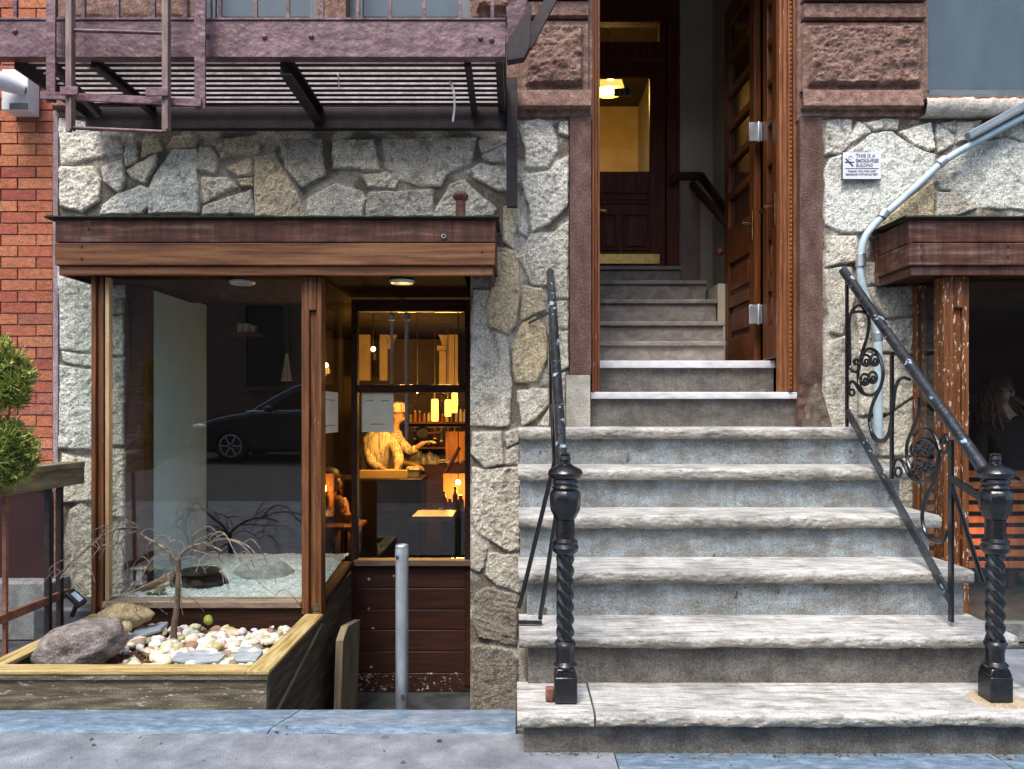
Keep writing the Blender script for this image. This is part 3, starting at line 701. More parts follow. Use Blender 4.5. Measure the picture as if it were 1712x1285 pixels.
# ------------------------------------------------------------ stoop
NOSE = [2.82 + 0.285 * k for k in range(9)]
TOP = [0.155 + 0.203 * k for k in range(9)]
stoop = thing('stoop', 'broad grey stone front steps with rough-edged treads rising to the open door', 'steps', (1.0, 3.6, 0))
SX0, SX1 = 0.012, 2.012
def tread(x0, x1, yf, yb, zt, th, seed, mat='tread', name='tread', rough=1.0, cornered=(0, 0)):
    nx = max(30, int((x1 - x0) / 0.009))
    xs = np.linspace(x0, x1, nx)
    top = [(t, 0.0) for t in (yb - yf, (yb - yf) * 0.75, (yb - yf) * 0.5, (yb - yf) * 0.3, 0.06, 0.03, 0.014)]
    m = 9
    face = [(-0.0, -th * k / (m - 1)) for k in range(m)]
    prof = top + face + [(0.02, -th), (yb - yf, -th)]
    n = len(prof)
    PX, K = np.meshgrid(xs, np.arange(n))
    A = np.array([p[0] for p in prof])[K]; B = np.array([p[1] for p in prof])[K]
    isf = (K >= len(top)) & (K < len(top) + m)
    kk = np.clip((K - len(top)) / (m - 1), 0, 1)
    bulge = np.where(isf, 0.012 * np.sin(np.pi * kk) ** 0.5, 0)
    nz = (fbm(PX * 26, kk * 2.2 + PX * 3, 3, seed) - 0.45) * 0.009 + (np.abs(2 * fbm(PX * 55 + kk * 3 + PX * (seed % 5), kk * 5, 3, seed + 4) - 1)) * 0.012
    edge = (fbm(PX * (5 + seed % 4), PX * 0 + seed, 3, seed) - 0.5) * 0.016
    PY = yf + A + np.where(isf, -(bulge + nz) * rough + edge * rough, 0) + np.where((K < len(top)) & (A < 0.1), edge * rough, 0)
    PZ = zt + B + np.where(K < len(top), 0.004 * (fbm(PX * 6, A * 12, 3, seed + 9) - 0.5) * rough, 0) - np.where(K == len(top), 0.004 * rough, 0)
    PZ = PZ + np.where(K == n - 3, (fbm(PX * 14, PX * 0, 3, seed + 2) - 0.5) * 0.009 * rough, 0)
    face_mask = np.where(isf, smooth(0.15, 0.6, kk + 0.6 * (fbm(PX * 22, kk * 3, 3, seed + 5) - 0.5)), 0) * min(rough, 1.0)  # front face darker and browner towards its lower edge
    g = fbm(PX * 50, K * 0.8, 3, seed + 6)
    top_c = np.array((0.64, 0.635, 0.615)); face_c = np.array((0.5, 0.465, 0.405))
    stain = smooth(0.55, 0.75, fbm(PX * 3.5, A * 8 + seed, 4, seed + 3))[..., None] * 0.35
    CC = (top_c * (1 - face_mask[..., None]) + face_c * face_mask[..., None]) * (0.8 + 0.4 * g[..., None]) * (1 - stain)
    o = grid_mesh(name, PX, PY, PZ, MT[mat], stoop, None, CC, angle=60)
    # end caps
    me = o.data; bm = bmesh.new(); bm.from_mesh(me); bm.verts.ensure_lookup_table()
    for c in (0, nx - 1):
        vv = [bm.verts[r * nx + c] for r in range(n)]
        try: bm.faces.new(vv)
        except ValueError: pass
    bmesh.ops.recalc_face_normals(bm, faces=bm.faces); bm.to_mesh(me); bm.free()
    return o
def riser(x0, x1, y, z0, z1, seed, mat='riser'):
    nx, nz = max(20, int((x1 - x0) / 0.015)), 14
    PX, PZ = np.meshgrid(np.linspace(x0, x1, nx), np.linspace(z0, z1, nz))
    PY = y + 0.006 * (fbm(PX * 8, PZ * 14, 4, seed) - 0.5)
    col = (PX == PX[0, 0]) | (PX == PX[0, -1])
    PY = np.where(col, y + 0.0, PY)
    o = grid_mesh('riser', PX, PY, PZ, MT[mat], stoop)
    return o
TH = [0.047, 0.048, 0.055, 0.06, 0.06, 0.062]
# first tread is broken: a patched corner piece and the long slab
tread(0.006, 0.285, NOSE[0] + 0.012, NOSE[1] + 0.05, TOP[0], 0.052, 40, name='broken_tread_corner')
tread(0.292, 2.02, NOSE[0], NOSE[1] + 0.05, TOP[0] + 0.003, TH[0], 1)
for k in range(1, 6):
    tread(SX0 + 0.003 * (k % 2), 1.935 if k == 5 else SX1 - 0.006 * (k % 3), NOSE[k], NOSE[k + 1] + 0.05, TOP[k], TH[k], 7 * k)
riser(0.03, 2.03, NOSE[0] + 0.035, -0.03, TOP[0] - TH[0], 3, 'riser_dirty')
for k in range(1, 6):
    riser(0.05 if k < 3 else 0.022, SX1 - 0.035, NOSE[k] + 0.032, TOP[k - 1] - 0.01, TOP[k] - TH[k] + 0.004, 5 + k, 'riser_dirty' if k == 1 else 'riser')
# two slabs of the doorway
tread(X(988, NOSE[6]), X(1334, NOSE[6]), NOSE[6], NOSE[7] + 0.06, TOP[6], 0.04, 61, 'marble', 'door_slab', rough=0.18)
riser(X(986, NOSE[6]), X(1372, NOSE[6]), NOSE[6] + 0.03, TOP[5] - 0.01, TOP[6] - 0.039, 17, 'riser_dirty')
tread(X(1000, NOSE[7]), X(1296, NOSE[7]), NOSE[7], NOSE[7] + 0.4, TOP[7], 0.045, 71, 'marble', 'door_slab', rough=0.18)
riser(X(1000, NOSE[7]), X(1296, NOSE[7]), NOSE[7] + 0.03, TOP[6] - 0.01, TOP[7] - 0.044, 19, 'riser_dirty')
# body of the steps under the slabs
mb = MB()
for k in range(6):
    mb.box(0.056 if k < 3 else 0.028, SX1 - 0.04, NOSE[k] + 0.045, 4.6, TOP[k - 1] - 0.02 if k else -0.1, TOP[k] - TH[k] - 0.002)
mb.build('step_body', MT['riser_dirty'], stoop)

# ------------------------------------------------------------ entrance hall
hall = thing('hall_stair', 'worn marble steps inside the open doorway leading to the inner door', 'stairs', (1.0, 5.6, 1.5))
hd = [5.12, 5.40, 5.68, 5.96, 6.26]
hpy = [570, 537, 500, 468, 444]
hx1 = [1212, 1210, 1198, 1181, 1138]
prev = TOP[7]
for i, (d, py, px) in enumerate(zip(hd, hpy, hx1)):
    z = Z(py, d); xe = X(px, d)
    xs0 = X(998, 4.82)
    mb = MB(); mb.box(xs0, xe, d + 0.02, d + 0.03, prev - 0.02, z - 0.034); mb.box(xs0, xe - 0.006, d + 0.03, 6.6, prev - 0.03, z - 0.036)
    mb.build('riser', MT['hall_step'], hall)
    mb = MB(); mb.box(xs0, xe + 0.01, d, (hd[i + 1] + 0.02) if i < 4 else 6.62, z - 0.033, z)
    mb.build('tread', MT['hall_step'], hall, bevel=0.008, seg=3)
    prev = z
LAND = prev
IDY = 6.62                                           # inner door plane
# walls of the hall (setting)
def struct(mb, name, mat, bevel=0):
    o = mb.build(name, MT[mat], bevel=bevel); o['kind'] = 'structure'; return o
HX0, HX1 = X(996, 4.8), 1.66
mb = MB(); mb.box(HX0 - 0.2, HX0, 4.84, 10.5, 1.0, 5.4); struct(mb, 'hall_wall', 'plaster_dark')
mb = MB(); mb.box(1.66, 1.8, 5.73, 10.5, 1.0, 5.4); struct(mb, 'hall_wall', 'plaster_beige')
mb = MB(); mb.box(1.66, 1.8, 4.84, 5.729, 1.0, 5.4); struct(mb, 'hall_wall', 'ceiling_dark')  # wall coloured black here as the shade in the gap between door leaves
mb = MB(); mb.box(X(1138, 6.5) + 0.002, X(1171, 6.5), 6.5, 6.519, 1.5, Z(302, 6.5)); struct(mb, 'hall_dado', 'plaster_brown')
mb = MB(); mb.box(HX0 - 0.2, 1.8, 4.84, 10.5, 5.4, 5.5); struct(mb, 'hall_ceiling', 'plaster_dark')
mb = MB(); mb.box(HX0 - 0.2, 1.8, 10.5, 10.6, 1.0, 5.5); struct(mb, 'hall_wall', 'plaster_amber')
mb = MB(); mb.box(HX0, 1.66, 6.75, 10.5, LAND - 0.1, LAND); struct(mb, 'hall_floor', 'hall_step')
# wall returning beside the inner door, with its dado and the low plinth wall along the steps
mb = MB(); mb.box(X(1137, IDY - 0.1), 1.659, IDY - 0.1, IDY + 0.1, 1.5, 5.39); struct(mb, 'hall_wall', 'plaster_beige')
mb = MB(); mb.box(X(1200, 5.7), 1.658, 5.70, IDY - 0.101, 1.4, 2.2); struct(mb, 'hall_plinth', 'plaster_beige')
# dado rail following the stair and the handrail of the flight
hr = thing('hall_handrail', 'dark wooden handrail with rounded end on the beige hall wall', 'handrail', (1.5, 6.2, 2.9))
mb = MB()
a, b = P(1160, 312, 6.45), P(1214, 372, 5.75)
mb.tube([a + Vector((0, 0.04, 0.03)), a, a + (b - a) * 0.5, b + (b - a) * 0.3], 0.032, 10)
mb.build('rail', MT['darkwood'], hr)
mb = MB(); mb.ball(P(1203, 421, 5.75), 0.028); mb.tube([P(1203, 421, 5.75), P(1203, 421, 5.75) + Vector((0.12, 0, 0))], 0.012, 8)
mb.build('bracket', MT['doorwood_dark'], hr)
mb = MB()
mb.bar(P(1120, 300, IDY - 0.12), P(1138, 291, IDY - 0.12), 0.03, 0.06); mb.bar(P(1138, 294, IDY - 0.12), P(1172, 294, IDY - 0.12), 0.03, 0.06); mb.bar(P(1172, 294, IDY - 0.12), P(1214, 352, 5.9), 0.03, 0.06)
dr = mb.build('dado_rail', MT['darkwood'], hr)

# inner door with transom light
ent = thing('inner_door', 'dark wooden inner door with a tall amber lit pane and brass kick plate', 'door', (0.9, IDY, LAND))
IX0, IX1 = X(990, IDY), X(1137, IDY - 0.1)
dx0, dx1 = X(996, IDY), X(1113, IDY)
gx0, gx1 = X(1003, IDY), X(1087, IDY)
zt = [Z(p, IDY) for p in (36, 70, 100, 127, 285, 320)]
mb = MB()   # frame round the door
mb.box(IX0 - 0.1, IX1, IDY, IDY + 0.1, zt[0], 5.39); mb.box(dx1 + 0.003, IX1, IDY - 0.03, IDY + 0.1, LAND, zt[0] - 0.001); mb.box(IX0 - 0.1, dx1 + 0.001, IDY - 0.01, IDY + 0.1, zt[2], zt[1])
mb.box(X(1103, IDY), dx1 + 0.001, IDY, IDY + 0.1, zt[1] + 0.001, zt[0] - 0.001); mb.box(IX0 - 0.1, X(1001, IDY), IDY, IDY + 0.1, zt[1] + 0.001, zt[0] - 0.001)
mb.build('door_frame', MT['doorwood_dark'], ent, bevel=0.006)
mb = MB()   # leaf: stiles and rails
mb.box(IX0 - 0.1, gx0, IDY + 0.02, IDY + 0.065, LAND + 0.005, zt[2] - 0.003); mb.box(gx1, dx1, IDY + 0.02, IDY + 0.065, LAND + 0.005, zt[2] - 0.003)
mb.box(gx0, gx1, IDY + 0.02, IDY + 0.065, zt[3], zt[2] - 0.003); mb.box(gx0, gx1, IDY + 0.02, IDY + 0.065, LAND + 0.005, zt[4])
leaf = mb.build('door_leaf', MT['doorwood_dark'], ent, bevel=0.004)
for (a, b, c, d) in ((1005, 1032, 355, 418), (1042, 1087, 355, 418), (1005, 1087, 318, 340)):
    mb = MB(); z0, z1 = Z(d, IDY), Z(c, IDY); x0, x1 = X(a, IDY), X(b, IDY)
    for q in ((x0, x1, z0, z0 + 0.02), (x0, x1, z1 - 0.02, z1), (x0, x0 + 0.02, z0 + 0.02, z1 - 0.02), (x1 - 0.02, x1, z0 + 0.02, z1 - 0.02)):
        mb.box(q[0], q[1], IDY + 0.005, IDY + 0.019, q[2], q[3])
    mb.box(x0 + 0.035, x1 - 0.035, IDY + 0.008, IDY + 0.0195, z0 + 0.035, z1 - 0.035)
    mb.build('door_panel', MT['doorwood_dark'], leaf, bevel=0.004)
mb = MB(); mb.box(gx0, gx1, IDY + 0.04, IDY + 0.046, zt[4], zt[3]); mb.build('glass_pane', MT['glass_in'], leaf)
mb = MB(); mb.box(X(1001, IDY), X(1103, IDY), IDY + 0.04, IDY + 0.046, zt[1] + 0.001, zt[0]); mb.build('transom_light', MT['glass_in'], ent)
mb = MB(); mb.box(X(998, IDY), X(1103, IDY), IDY + 0.008, IDY + 0.019, Z(440, IDY), Z(424, IDY)); mb.build('kick_plate', MT['brass'], leaf)
mb = MB(); hc = P(1004, 351, IDY - 0.05)
mb.tube([hc + Vector((0, 0.07, 0)), hc, hc + Vector((0.05, 0, -0.005))], 0.012, 8); mb.build('door_handle', MT['brass'], leaf)

FONT = None
def text_mesh(name, s, cx, y, cz, size, mat, parent=None, align='CENTER', bold=0.0, wx=1.0):
    cu = bpy.data.curves.new(name + '_text', 'FONT'); cu.body = s; cu.size = size; cu.align_x = align; cu.align_y = 'CENTER'
    cu.extrude = 0.0008; cu.offset = bold
    tmp = bpy.data.objects.new('tmp', cu); COL.objects.link(tmp)
    dg = bpy.context.evaluated_depsgraph_get(); dg.update()
    me = bpy.data.meshes.new_from_object(tmp.evaluated_get(dg))
    bpy.data.objects.remove(tmp)
    me.materials.clear()
    off = ORG[parent.name] if parent is not None else Vector((0, 0, 0))
    for v in me.vertices:
        x, yy, zz = v.co
        v.co = (cx + x * wx - off.x, y - zz - off.y, cz + yy - off.z)
    return link(name, me, MT[mat], parent)
np_ = thing('house_number_plate', 'small plate with the black house number 119 on the inner door glass', 'number plate', (X(1043, IDY), IDY, Z(151, IDY)))
mb = MB(); mb.box(X(1027, IDY), X(1058, IDY), IDY + 0.032, IDY + 0.038, Z(158, IDY), Z(144, IDY)); mb.build('plate', M('tan_plate', two((0.26, 0.2, 0.09), (0.34, 0.27, 0.14)), (20, 20, 20)), np_)
for k, ch_ in enumerate('119'): text_mesh('digit', ch_, X((1033, 1041, 1050)[k], IDY), IDY + 0.03, Z(151, IDY), 0.085, 'ink', np_, bold=0.002, wx=1.1)

# lit hall beyond the inner door
lamp = thing('hall_lamp', 'bright yellow glass ceiling lamp seen through the inner door pane', 'lamp', tuple(P(1018, 142, 8.2)))
c = P(1018, 138, 8.2)
mb = MB(); mb.lathe(c, [(0.02, 0.13), (0.09, 0.11), (0.13, 0.04), (0.16, -0.06), (0.165, -0.1), (0.15, -0.105)], 24)
mb.build('lamp_shade', emit_mat('amber_shade', (1.0, 0.62, 0.12), 0.6), lamp)
mb = MB(); mb.ball(c + Vector((0, -0.1, -0.02)), 0.06); mb.build('bulb', emit_mat('warm_bulb', (1.0, 0.8, 0.4), 14), lamp)
mb = MB(); mb.tube([c + Vector((0, 0, 0.16)), Vector((c.x, c.y, 5.4))], 0.012, 8); mb.build('stem', MT['brass'], lamp)
ld = bpy.data.lights.new('hall_lamp_light', 'POINT'); ld.energy = 42; ld.color = (1.0, 0.62, 0.2); ld.shadow_soft_size = 0.1
lo = bpy.data.objects.new('hall_lamp_light', ld); COL.objects.link(lo); lo.location = c + Vector((0.0, -0.02, -0.17))
hs = thing('staircase', 'dim inner staircase with pale treads seen through the lower door pane', 'stairs', (X(1015, 9), 9.2, LAND))
mb = MB()
for k in range(7): mb.box(X(985, 9), X(1048 - 2 * k, 9), 8.7 + 0.22 * k, 8.95 + 0.22 * k, LAND + 0.19 * k, LAND + 0.19 * (k + 1) - 0.02)
mb.build('flight', MT['plaster_amber'], hs)


# entrance: casing and folded door leaves
ent2 = thing('entrance_door', 'tall varnished wooden front door folded open against the right side of the doorway', 'door', (1.6, 4.9, TOP[7]))
def strip_v(mb, px0, px1, d0, d1, z0, z1, d=None):
    d = d or d0
    mb.box(X(px0, d), X(px1, d), d0, d1, z0, z1)
cas = MB()
zc0, zc1 = TOP[6] + 0.002, 4.25
strip_v(cas, 989.5, 994, 4.52, 4.8, zc0, zc1); strip_v(cas, 994.2, 998, 4.545, 4.8, zc0, zc1); strip_v(cas, 998.2, 1003, 4.57, 4.83, zc0, zc1)
cas.build('door_casing', MT['casing'], ent2, bevel=0.004)
cas = MB()
strip_v(cas, 1326, 1333, 4.53, 4.62, zc0, zc1); strip_v(cas, 1318, 1325.5, 4.515, 4.62, zc0, zc1); strip_v(cas, 1310, 1317.6, 4.54, 4.62, zc0, zc1); strip_v(cas, 1303, 1309.6, 4.56, 4.62, zc0, zc1)
cs = cas.build('door_casing', MT['casing'], ent2, bevel=0.006)
bd = MB()   # carved bead along the casing
z = zc0 + 0.02
while z < zc1:
    bd.ball((X(1322, 4.515), 4.513, z), (0.009, 0.007, 0.011), 6, 4); z += 0.027
bd.build('carved_bead', MT['casing'], cs)
def door_leaf(d0, d1, pa, pb, name):
    "leaf standing open along the depth, facing left; pa/pb = photo x of its near and far edge"
    a = Vector((X(pa, d0), d0, 0)); b = Vector((X(pb, d1), d1, 0))
    t = (b - a); L = t.length; t.normalize(); nrm = Vector((-t.y, t.x, 0))       # towards the opening (left)
    if nrm.x > 0: nrm = -nrm
    def bx(mb, u0, u1, w0, w1, z0, z1):
        p = [a + t * u + nrm * w + Vector((0, 0, z)) for z in (z0, z1) for w in (w0, w1) for u in (u0, u1)]
        mb.add(p, [(0, 2, 3, 1), (4, 5, 7, 6), (0, 1, 5, 4), (2, 6, 7, 3), (0, 4, 6, 2), (1, 3, 7, 5)])
    z0, z1 = TOP[7] + 0.01, 4.2
    mb = MB(); s = 0.1
    rails = [(z0, z0 + 0.2), (z0 + 0.42, z0 + 0.5), (z0 + 0.74, z0 + 0.98), (z1 - 0.15, z1)]
    bx(mb, 0, s, -0.045, 0, z0, z1); bx(mb, L - s, L, -0.045, 0, z0, z1)
    for r0, r1 in rails: bx(mb, s, L - s, -0.045, -0.001, r0, r1)
    for k in range(1, 6): zz = z0 + 0.98 + (z1 - 0.15 - z0 - 0.98) * k / 6; bx(mb, s, L - s, -0.045, -0.001, zz - 0.025, zz + 0.025)
    lf = mb.build('door_leaf', MT['doorwood'], ent2, bevel=0.005)
    for q0, q1 in ((z0 + 0.2, z0 + 0.42), (z0 + 0.5, z0 + 0.74)):
        mb = MB(); bx(mb, s, L - s, -0.045, -0.02, q0, q1); bx(mb, s + 0.04, L - s - 0.04, -0.0199, -0.006, q0 + 0.04, q1 - 0.04); mb.build('door_panel', MT['doorwood'], lf, bevel=0.006)
    mb = MB()
    zz0, zz1 = z0 + 0.98, z1 - 0.15
    bx(mb, s, L - s, -0.03, -0.024, zz0, zz1); mb.build('glass_pane', MT['glass_dark'], lf)
    mb = MB(); bx(mb, s * 0.5 - 0.02, s * 0.5 + 0.02, 0.0, 0.005, z0 + 0.8, z0 + 1.0); bx(mb, s * 0.5 - 0.007, s * 0.5 + 0.007, 0.005, 0.05, z0 + 0.9, z0 + 0.92); bx(mb, s * 0.5 - 0.007, s * 0.5 + 0.11, 0.05, 0.064, z0 + 0.9, z0 + 0.92)
    mb.build('door_handle', MT['bronze'], lf, bevel=0.003)
    return lf
MT['glass_dark'] = M('dark_mirror_glass', two((0.03, 0.014, 0.006), (0.06, 0.03, 0.012)), (3, 3, 1), rough=0.08, bump=0.0, spec=0.8)
lfA = door_leaf(4.65, 4.95, 1299, 1275, 'front')
lfB = door_leaf(5.06, 5.72, 1261, 1211, 'rear')
for py in (220, 525):
    mb = MB(); c = P(1264, py, 4.99)
    mb.box(c.x - 0.045, c.x + 0.01, 4.985, 4.995, c.z - 0.06, c.z + 0.06); mb.tube([c + Vector((0.018, 0, -0.065)), c + Vector((0.018, 0, 0.065))], 0.011, 10); mb.box(c.x + 0.026, c.x + 0.04, 4.985, 4.995, c.z - 0.06, c.z + 0.06)
    mb.build('hinge', MT['steel'], lfB, bevel=0.002)

# ------------------------------------------------------------ shop fronts
DC, DB, DD = 4.08, 4.15, 4.96                        # canopy face, bay glass, shop door
def canopy(root, x0, x1, side_x=None, open_left=False):
    "fascia of two boards on a box, roof felt on top, lower trim, soffit"
    zt, z1, zb, zs = Z(366, DC), Z(405, DC), Z(443, DC), Z(459, DC)
    mb = MB(); mb.box(x0, x1, DC, DC + 0.03, z1 + 0.002, zt); mb.build('fascia_board', MT['fascia'], root, bevel=0.004)
    mb = MB(); mb.box(x0, x1, DC - 0.004, DC + 0.03, zb, z1 - 0.003); mb.build('fascia_board', MT['fascia_orange'] if not open_left else MT['fascia'], root, bevel=0.004)
    mb = MB(); mb.box(x0 + 0.012, x1 - 0.012, DC + 0.014, DC + 0.04, zs, zb - 0.002); mb.build('lower_trim', MT['fascia_orange' if not open_left else 'fascia'], root, bevel=0.004)
    # end boards
    for xe, s in ((x0, 1), (x1, -1)):
        mb = MB()
        mb.box(min(xe, xe + s * 0.03), max(xe, xe + s * 0.03), DC + 0.031, D0 - 0.035, z1 + 0.002, zt)
        mb.box(min(xe - s * 0.004, xe + s * 0.03), max(xe - s * 0.004, xe + s * 0.03), DC + 0.031, D0 - 0.035, zb, z1 - 0.003)
        mb.box(min(xe + s * 0.012, xe + s * 0.03), max(xe + s * 0.012, xe + s * 0.03), DC + 0.041, D0 - 0.035, zs, zb - 0.002)
        mb.build('end_board', MT['fascia'], root, bevel=0.004)
        if open_left and s == 1:
            mb = MB(); mb.box(xe - 0.008, xe + 0.012, DC - 0.006, DC + 0.02, zb, zt); mb.build('corner_trim', MT['fascia'], root, bevel=0.003); mb = MB(); mb.box(xe - 0.01, xe + 0.02, D0 - 0.06, D0 - 0.035, zs, zt)
            mb.build('end_trim', MT['fascia'], root, bevel=0.003)
    # roof with a ragged felt edge
    nx = int((x1 - x0 + 0.08) / 0.012)
    xs = np.linspace(x0 - 0.04, x1 + (0.02 if not open_left else 0), nx)
    K = np.arange(6)
    PX, KK = np.meshgrid(xs, K)
    yy = np.array([D0, DC + 0.1, DC - 0.02, DC - 0.028, DC - 0.02, DC + 0.1])[KK]
    zz = np.array([zt + 0.022, zt + 0.016, zt + 0.014, zt + 0.006, zt + 0.001, zt + 0.001])[KK]
    w = (fbm(PX * 22, KK * 0.8, 3, 6) - 0.5)
    zz = zz + np.where(KK == 2, 0.012 * w, 0) + np.where((KK == 0), 0.02 * np.clip(w, 0, 1), 0); yy = yy - np.where((KK > 1) & (KK < 5), 0.014 * w, 0)
    grid_mesh('roof_felt', PX, yy, zz, MT['tar'], root, angle=60)
    mb = MB(); mb.box(x0 + 0.012, x1 - 0.012, DC + 0.05, D0 - 0.005, zt - 0.03, zt - 0.002); mb.build('roof_deck', MT['darkwood'], root)
def screws(root, pts):
    for px, py in pts:
        mb = MB(); c = P(px, py, DC - 0.002)
        mb.tube([c + Vector((0, 0.004, 0)), c + Vector((0, -0.006, 0))], 0.006, 8)
        mb.build('screw', MT['darkiron'], root)

shop = thing('shop_bay', 'wooden shop bay with a big display window beside a recessed door, under a plank canopy', 'shop front', (-1.2, DB, 0))
canopy(shop, X(92, DC), X(828, DC))
screws(shop, [(148, 381), (137, 412), (137, 432), (806, 421), (806, 443), (460, 372)])
mb = MB(); c = P(742, 395, DC); mb.tube([c + Vector((0.011 * math.cos(a), -0.008, 0.009 * math.sin(a))) for a in [k * math.pi / 6 for k in range(13)]], 0.003, 6); mb.build('hook_ring', MT['steel'], shop)
ZS = Z(459, DC)
# soffit over the bay and over the recess
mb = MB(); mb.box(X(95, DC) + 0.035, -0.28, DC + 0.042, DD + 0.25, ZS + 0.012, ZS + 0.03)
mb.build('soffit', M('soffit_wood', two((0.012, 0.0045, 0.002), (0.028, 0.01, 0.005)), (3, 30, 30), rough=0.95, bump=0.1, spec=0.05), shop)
def downlight(c):
    mb = MB(); mb.lathe((c.x, c.y, 0), [(0.04, c.z - 0.012), (0.062, c.z - 0.016), (0.07, c.z - 0.008), (0.07, c.z + 0.01)], 28)
    r = mb.build('downlight', MT['white'], shop)
    mb = MB(); mb.lathe((c.x, c.y, 0), [(0.038, c.z - 0.0125), (0.038, c.z - 0.014)], 24)
    mb.build('lens', M('frosted_lens', two((0.5, 0.5, 0.48), (0.6, 0.6, 0.57)), (9, 9, 9), rough=0.3, bump=0), r)
downlight(Vector((X(405, 4.36), 4.36, ZS + 0.012))); downlight(Vector((X(672, 4.34), 4.34, ZS + 0.012)))
# corner posts
zp0 = 0.17
def post(px0, px1, stub, mat='post', root=shop, zb=zp0, d=DB, w2=True):
    x0, x1 = X(px0, d), X(px1, d); w = x1 - x0
    mb = MB()
    mb.box(x0, x0 + w * 0.38, d, d + 0.1, zb, ZS + 0.005); mb.box(x0 + w * 0.385, x0 + w * 0.74, d + 0.02, d + 0.1, zb, ZS + 0.005); mb.box(x0 + w * 0.745, x1, d + 0.004, d + 0.1, zb, ZS + 0.005)
    p = mb.build('corner_post', MT[mat], root, bevel=0.004)
    if stub:
        mb = MB(); mb.box(x0 + w * 0.385, x0 + w * 0.74, d - 0.003, d + 0.019, stub, ZS + 0.005); mb.build('stop_block', MT[mat], p, bevel=0.003)
    return p
post(504, 537, Z(518, DB)); post(152, 172, 0)
mb = MB(); mb.box(X(174, DB), X(180, DB), DB + 0.012, DB + 0.05, 0.24, ZS); mb.build('window_stop', M('pale_stop_wood', two((0.35, 0.24, 0.12), (0.55, 0.42, 0.25)), (40, 40, 4), rough=0.5), shop)
# sill, apron and front pane (leaning out a touch at the top)
zsl = Z(1005, DB)
mb = MB(); mb.box(X(172, DB), X(504, DB), DB - 0.012, DB + 0.1, zsl - 0.035, zsl); mb.build('window_sill', M('pale_worn_sill', [(0.3, (0.09, 0.05, 0.03)), (0.6, (0.28, 0.22, 0.16)), (0.75, (0.45, 0.4, 0.33))], (4, 40, 40), rough=0.6), shop, bevel=0.004)
mb = MB(); mb.box(X(160, DB), X(520, DB), DB + 0.012, DB + 0.06, 0.02, zsl - 0.036); mb.build('apron_board', MT['darkwood'], shop)
TILT = 0.036
mb = MB(); xa, xb = X(178, DB), X(506, DB)
yb, yt = DB + 0.062, DB + 0.062 - TILT
mb.add([(xa, yb, zsl - 0.01), (xb, yb, zsl - 0.01), (xb, yt, ZS + 0.01), (xa, yt, ZS + 0.01), (xa, yb + 0.006, zsl - 0.01), (xb, yb + 0.006, zsl - 0.01), (xb, yt + 0.006, ZS + 0.01), (xa, yt + 0.006, ZS + 0.01)],
       [(0, 1, 2, 3), (7, 6, 5, 4), (0, 4, 5, 1), (1, 5, 6, 2), (2, 6, 7, 3), (3, 7, 4, 0)])
mb.build('front_pane', MT['glass_show'], shop)
# right return of the bay: sill, side pane, siding below down to the areaway
xs_ = -1.045
mb = MB()
s0, s1 = Vector((xs_ - 0.02, DB + 0.1, Z(1006, DB) - 0.02)), Vector((xs_ - 0.02, DD, Z(942, DD)))
mb.bar(s0, s1, 0.06, 0.035); mb.build('side_sill', MT['darkwood'], shop, bevel=0.004)
mb = MB(); mb.box(xs_ - 0.05, xs_ - 0.044, DB + 0.1, DD - 0.03, 0.24, ZS + 0.01); mb.build('side_pane', MT['glass'], shop)
mb = MB()
zz = -0.54
while zz < 0.2:
    mb.box(xs_ - 0.04, xs_ - 0.005, 3.29 if zz < -0.02 else DB + 0.002, DD + 0.05, zz, min(zz + 0.118, 0.225)); zz += 0.121
mb.build('side_siding', MT['sidewood'], shop, bevel=0.003)
mb = MB(); mb.box(BAYX0 - 0.16, BAYX0 - 0.154, DB + 0.1, D0 - 0.05, 0.24, ZS + 0.01); mb.build('side_pane', MT['glass'], shop)
# display floor and the dark frame at the left of the opening
mb = MB(); mb.box(BAYX0 + 0.002, X(244, D0), D0 - 0.02, D0 + 0.1, 0.2, ZS); mb.build('inner_frame', MT['darkwood'], shop, bevel=0.003)
mb = MB(); mb.box(X(160, DB), xs_ - 0.06, DB + 0.07, 5.22, 0.15, zsl - 0.04); mb.build('display_floor', MT['darkwood'], shop)

# recessed door with board panel below
door = thing('shop_door', 'dark wooden shop door with glass above and flaking horizontal boards below', 'door', (-0.67, DD, -0.54))
a0, a1 = X(587, DD), X(787, DD)
mb = MB()
mb.box(a0, X(597, DD), DD, DD + 0.07, -0.5, ZS); mb.box(X(777, DD), a1 + 0.05, DD, DD + 0.07, -0.5, ZS)
mb.box(X(597, DD) + 0.0005, X(777, DD) - 0.0005, DD + 0.002, DD + 0.07, Z(520, DD), ZS)
mb.box(X(597, DD) + 0.0005, X(777, DD) - 0.0005, DD + 0.004, DD + 0.06, Z(656, DD), Z(643, DD))
mb.build('door_frame', MT['darkwood'], door, bevel=0.005)
mb = MB(); mb.box(a0 + 0.02, a1, DD - 0.03, DD + 0.06, Z(945, DD), Z(935, DD)); mb.build('door_sill', M('worn_door_sill', [(0.3, (0.1, 0.05, 0.03)), (0.6, (0.2, 0.13, 0.09)), (0.75, (0.4, 0.34, 0.27))], (4, 40, 40), rough=0.6), door, bevel=0.004)
for zA, zB, nm in ((Z(642.5, DD), Z(521, DD), 'u'), (Z(934, DD), Z(656.5, DD), 'l')):
    mb = MB(); mb.box(X(597, DD), X(777, DD), DD + 0.03, DD + 0.036, zA, zB); mb.build('glass_pane', MT['glass'], door)
bz = [Z(p, DD) for p in (1157, 1126, 1090, 1054, 1020, 984, 946)]
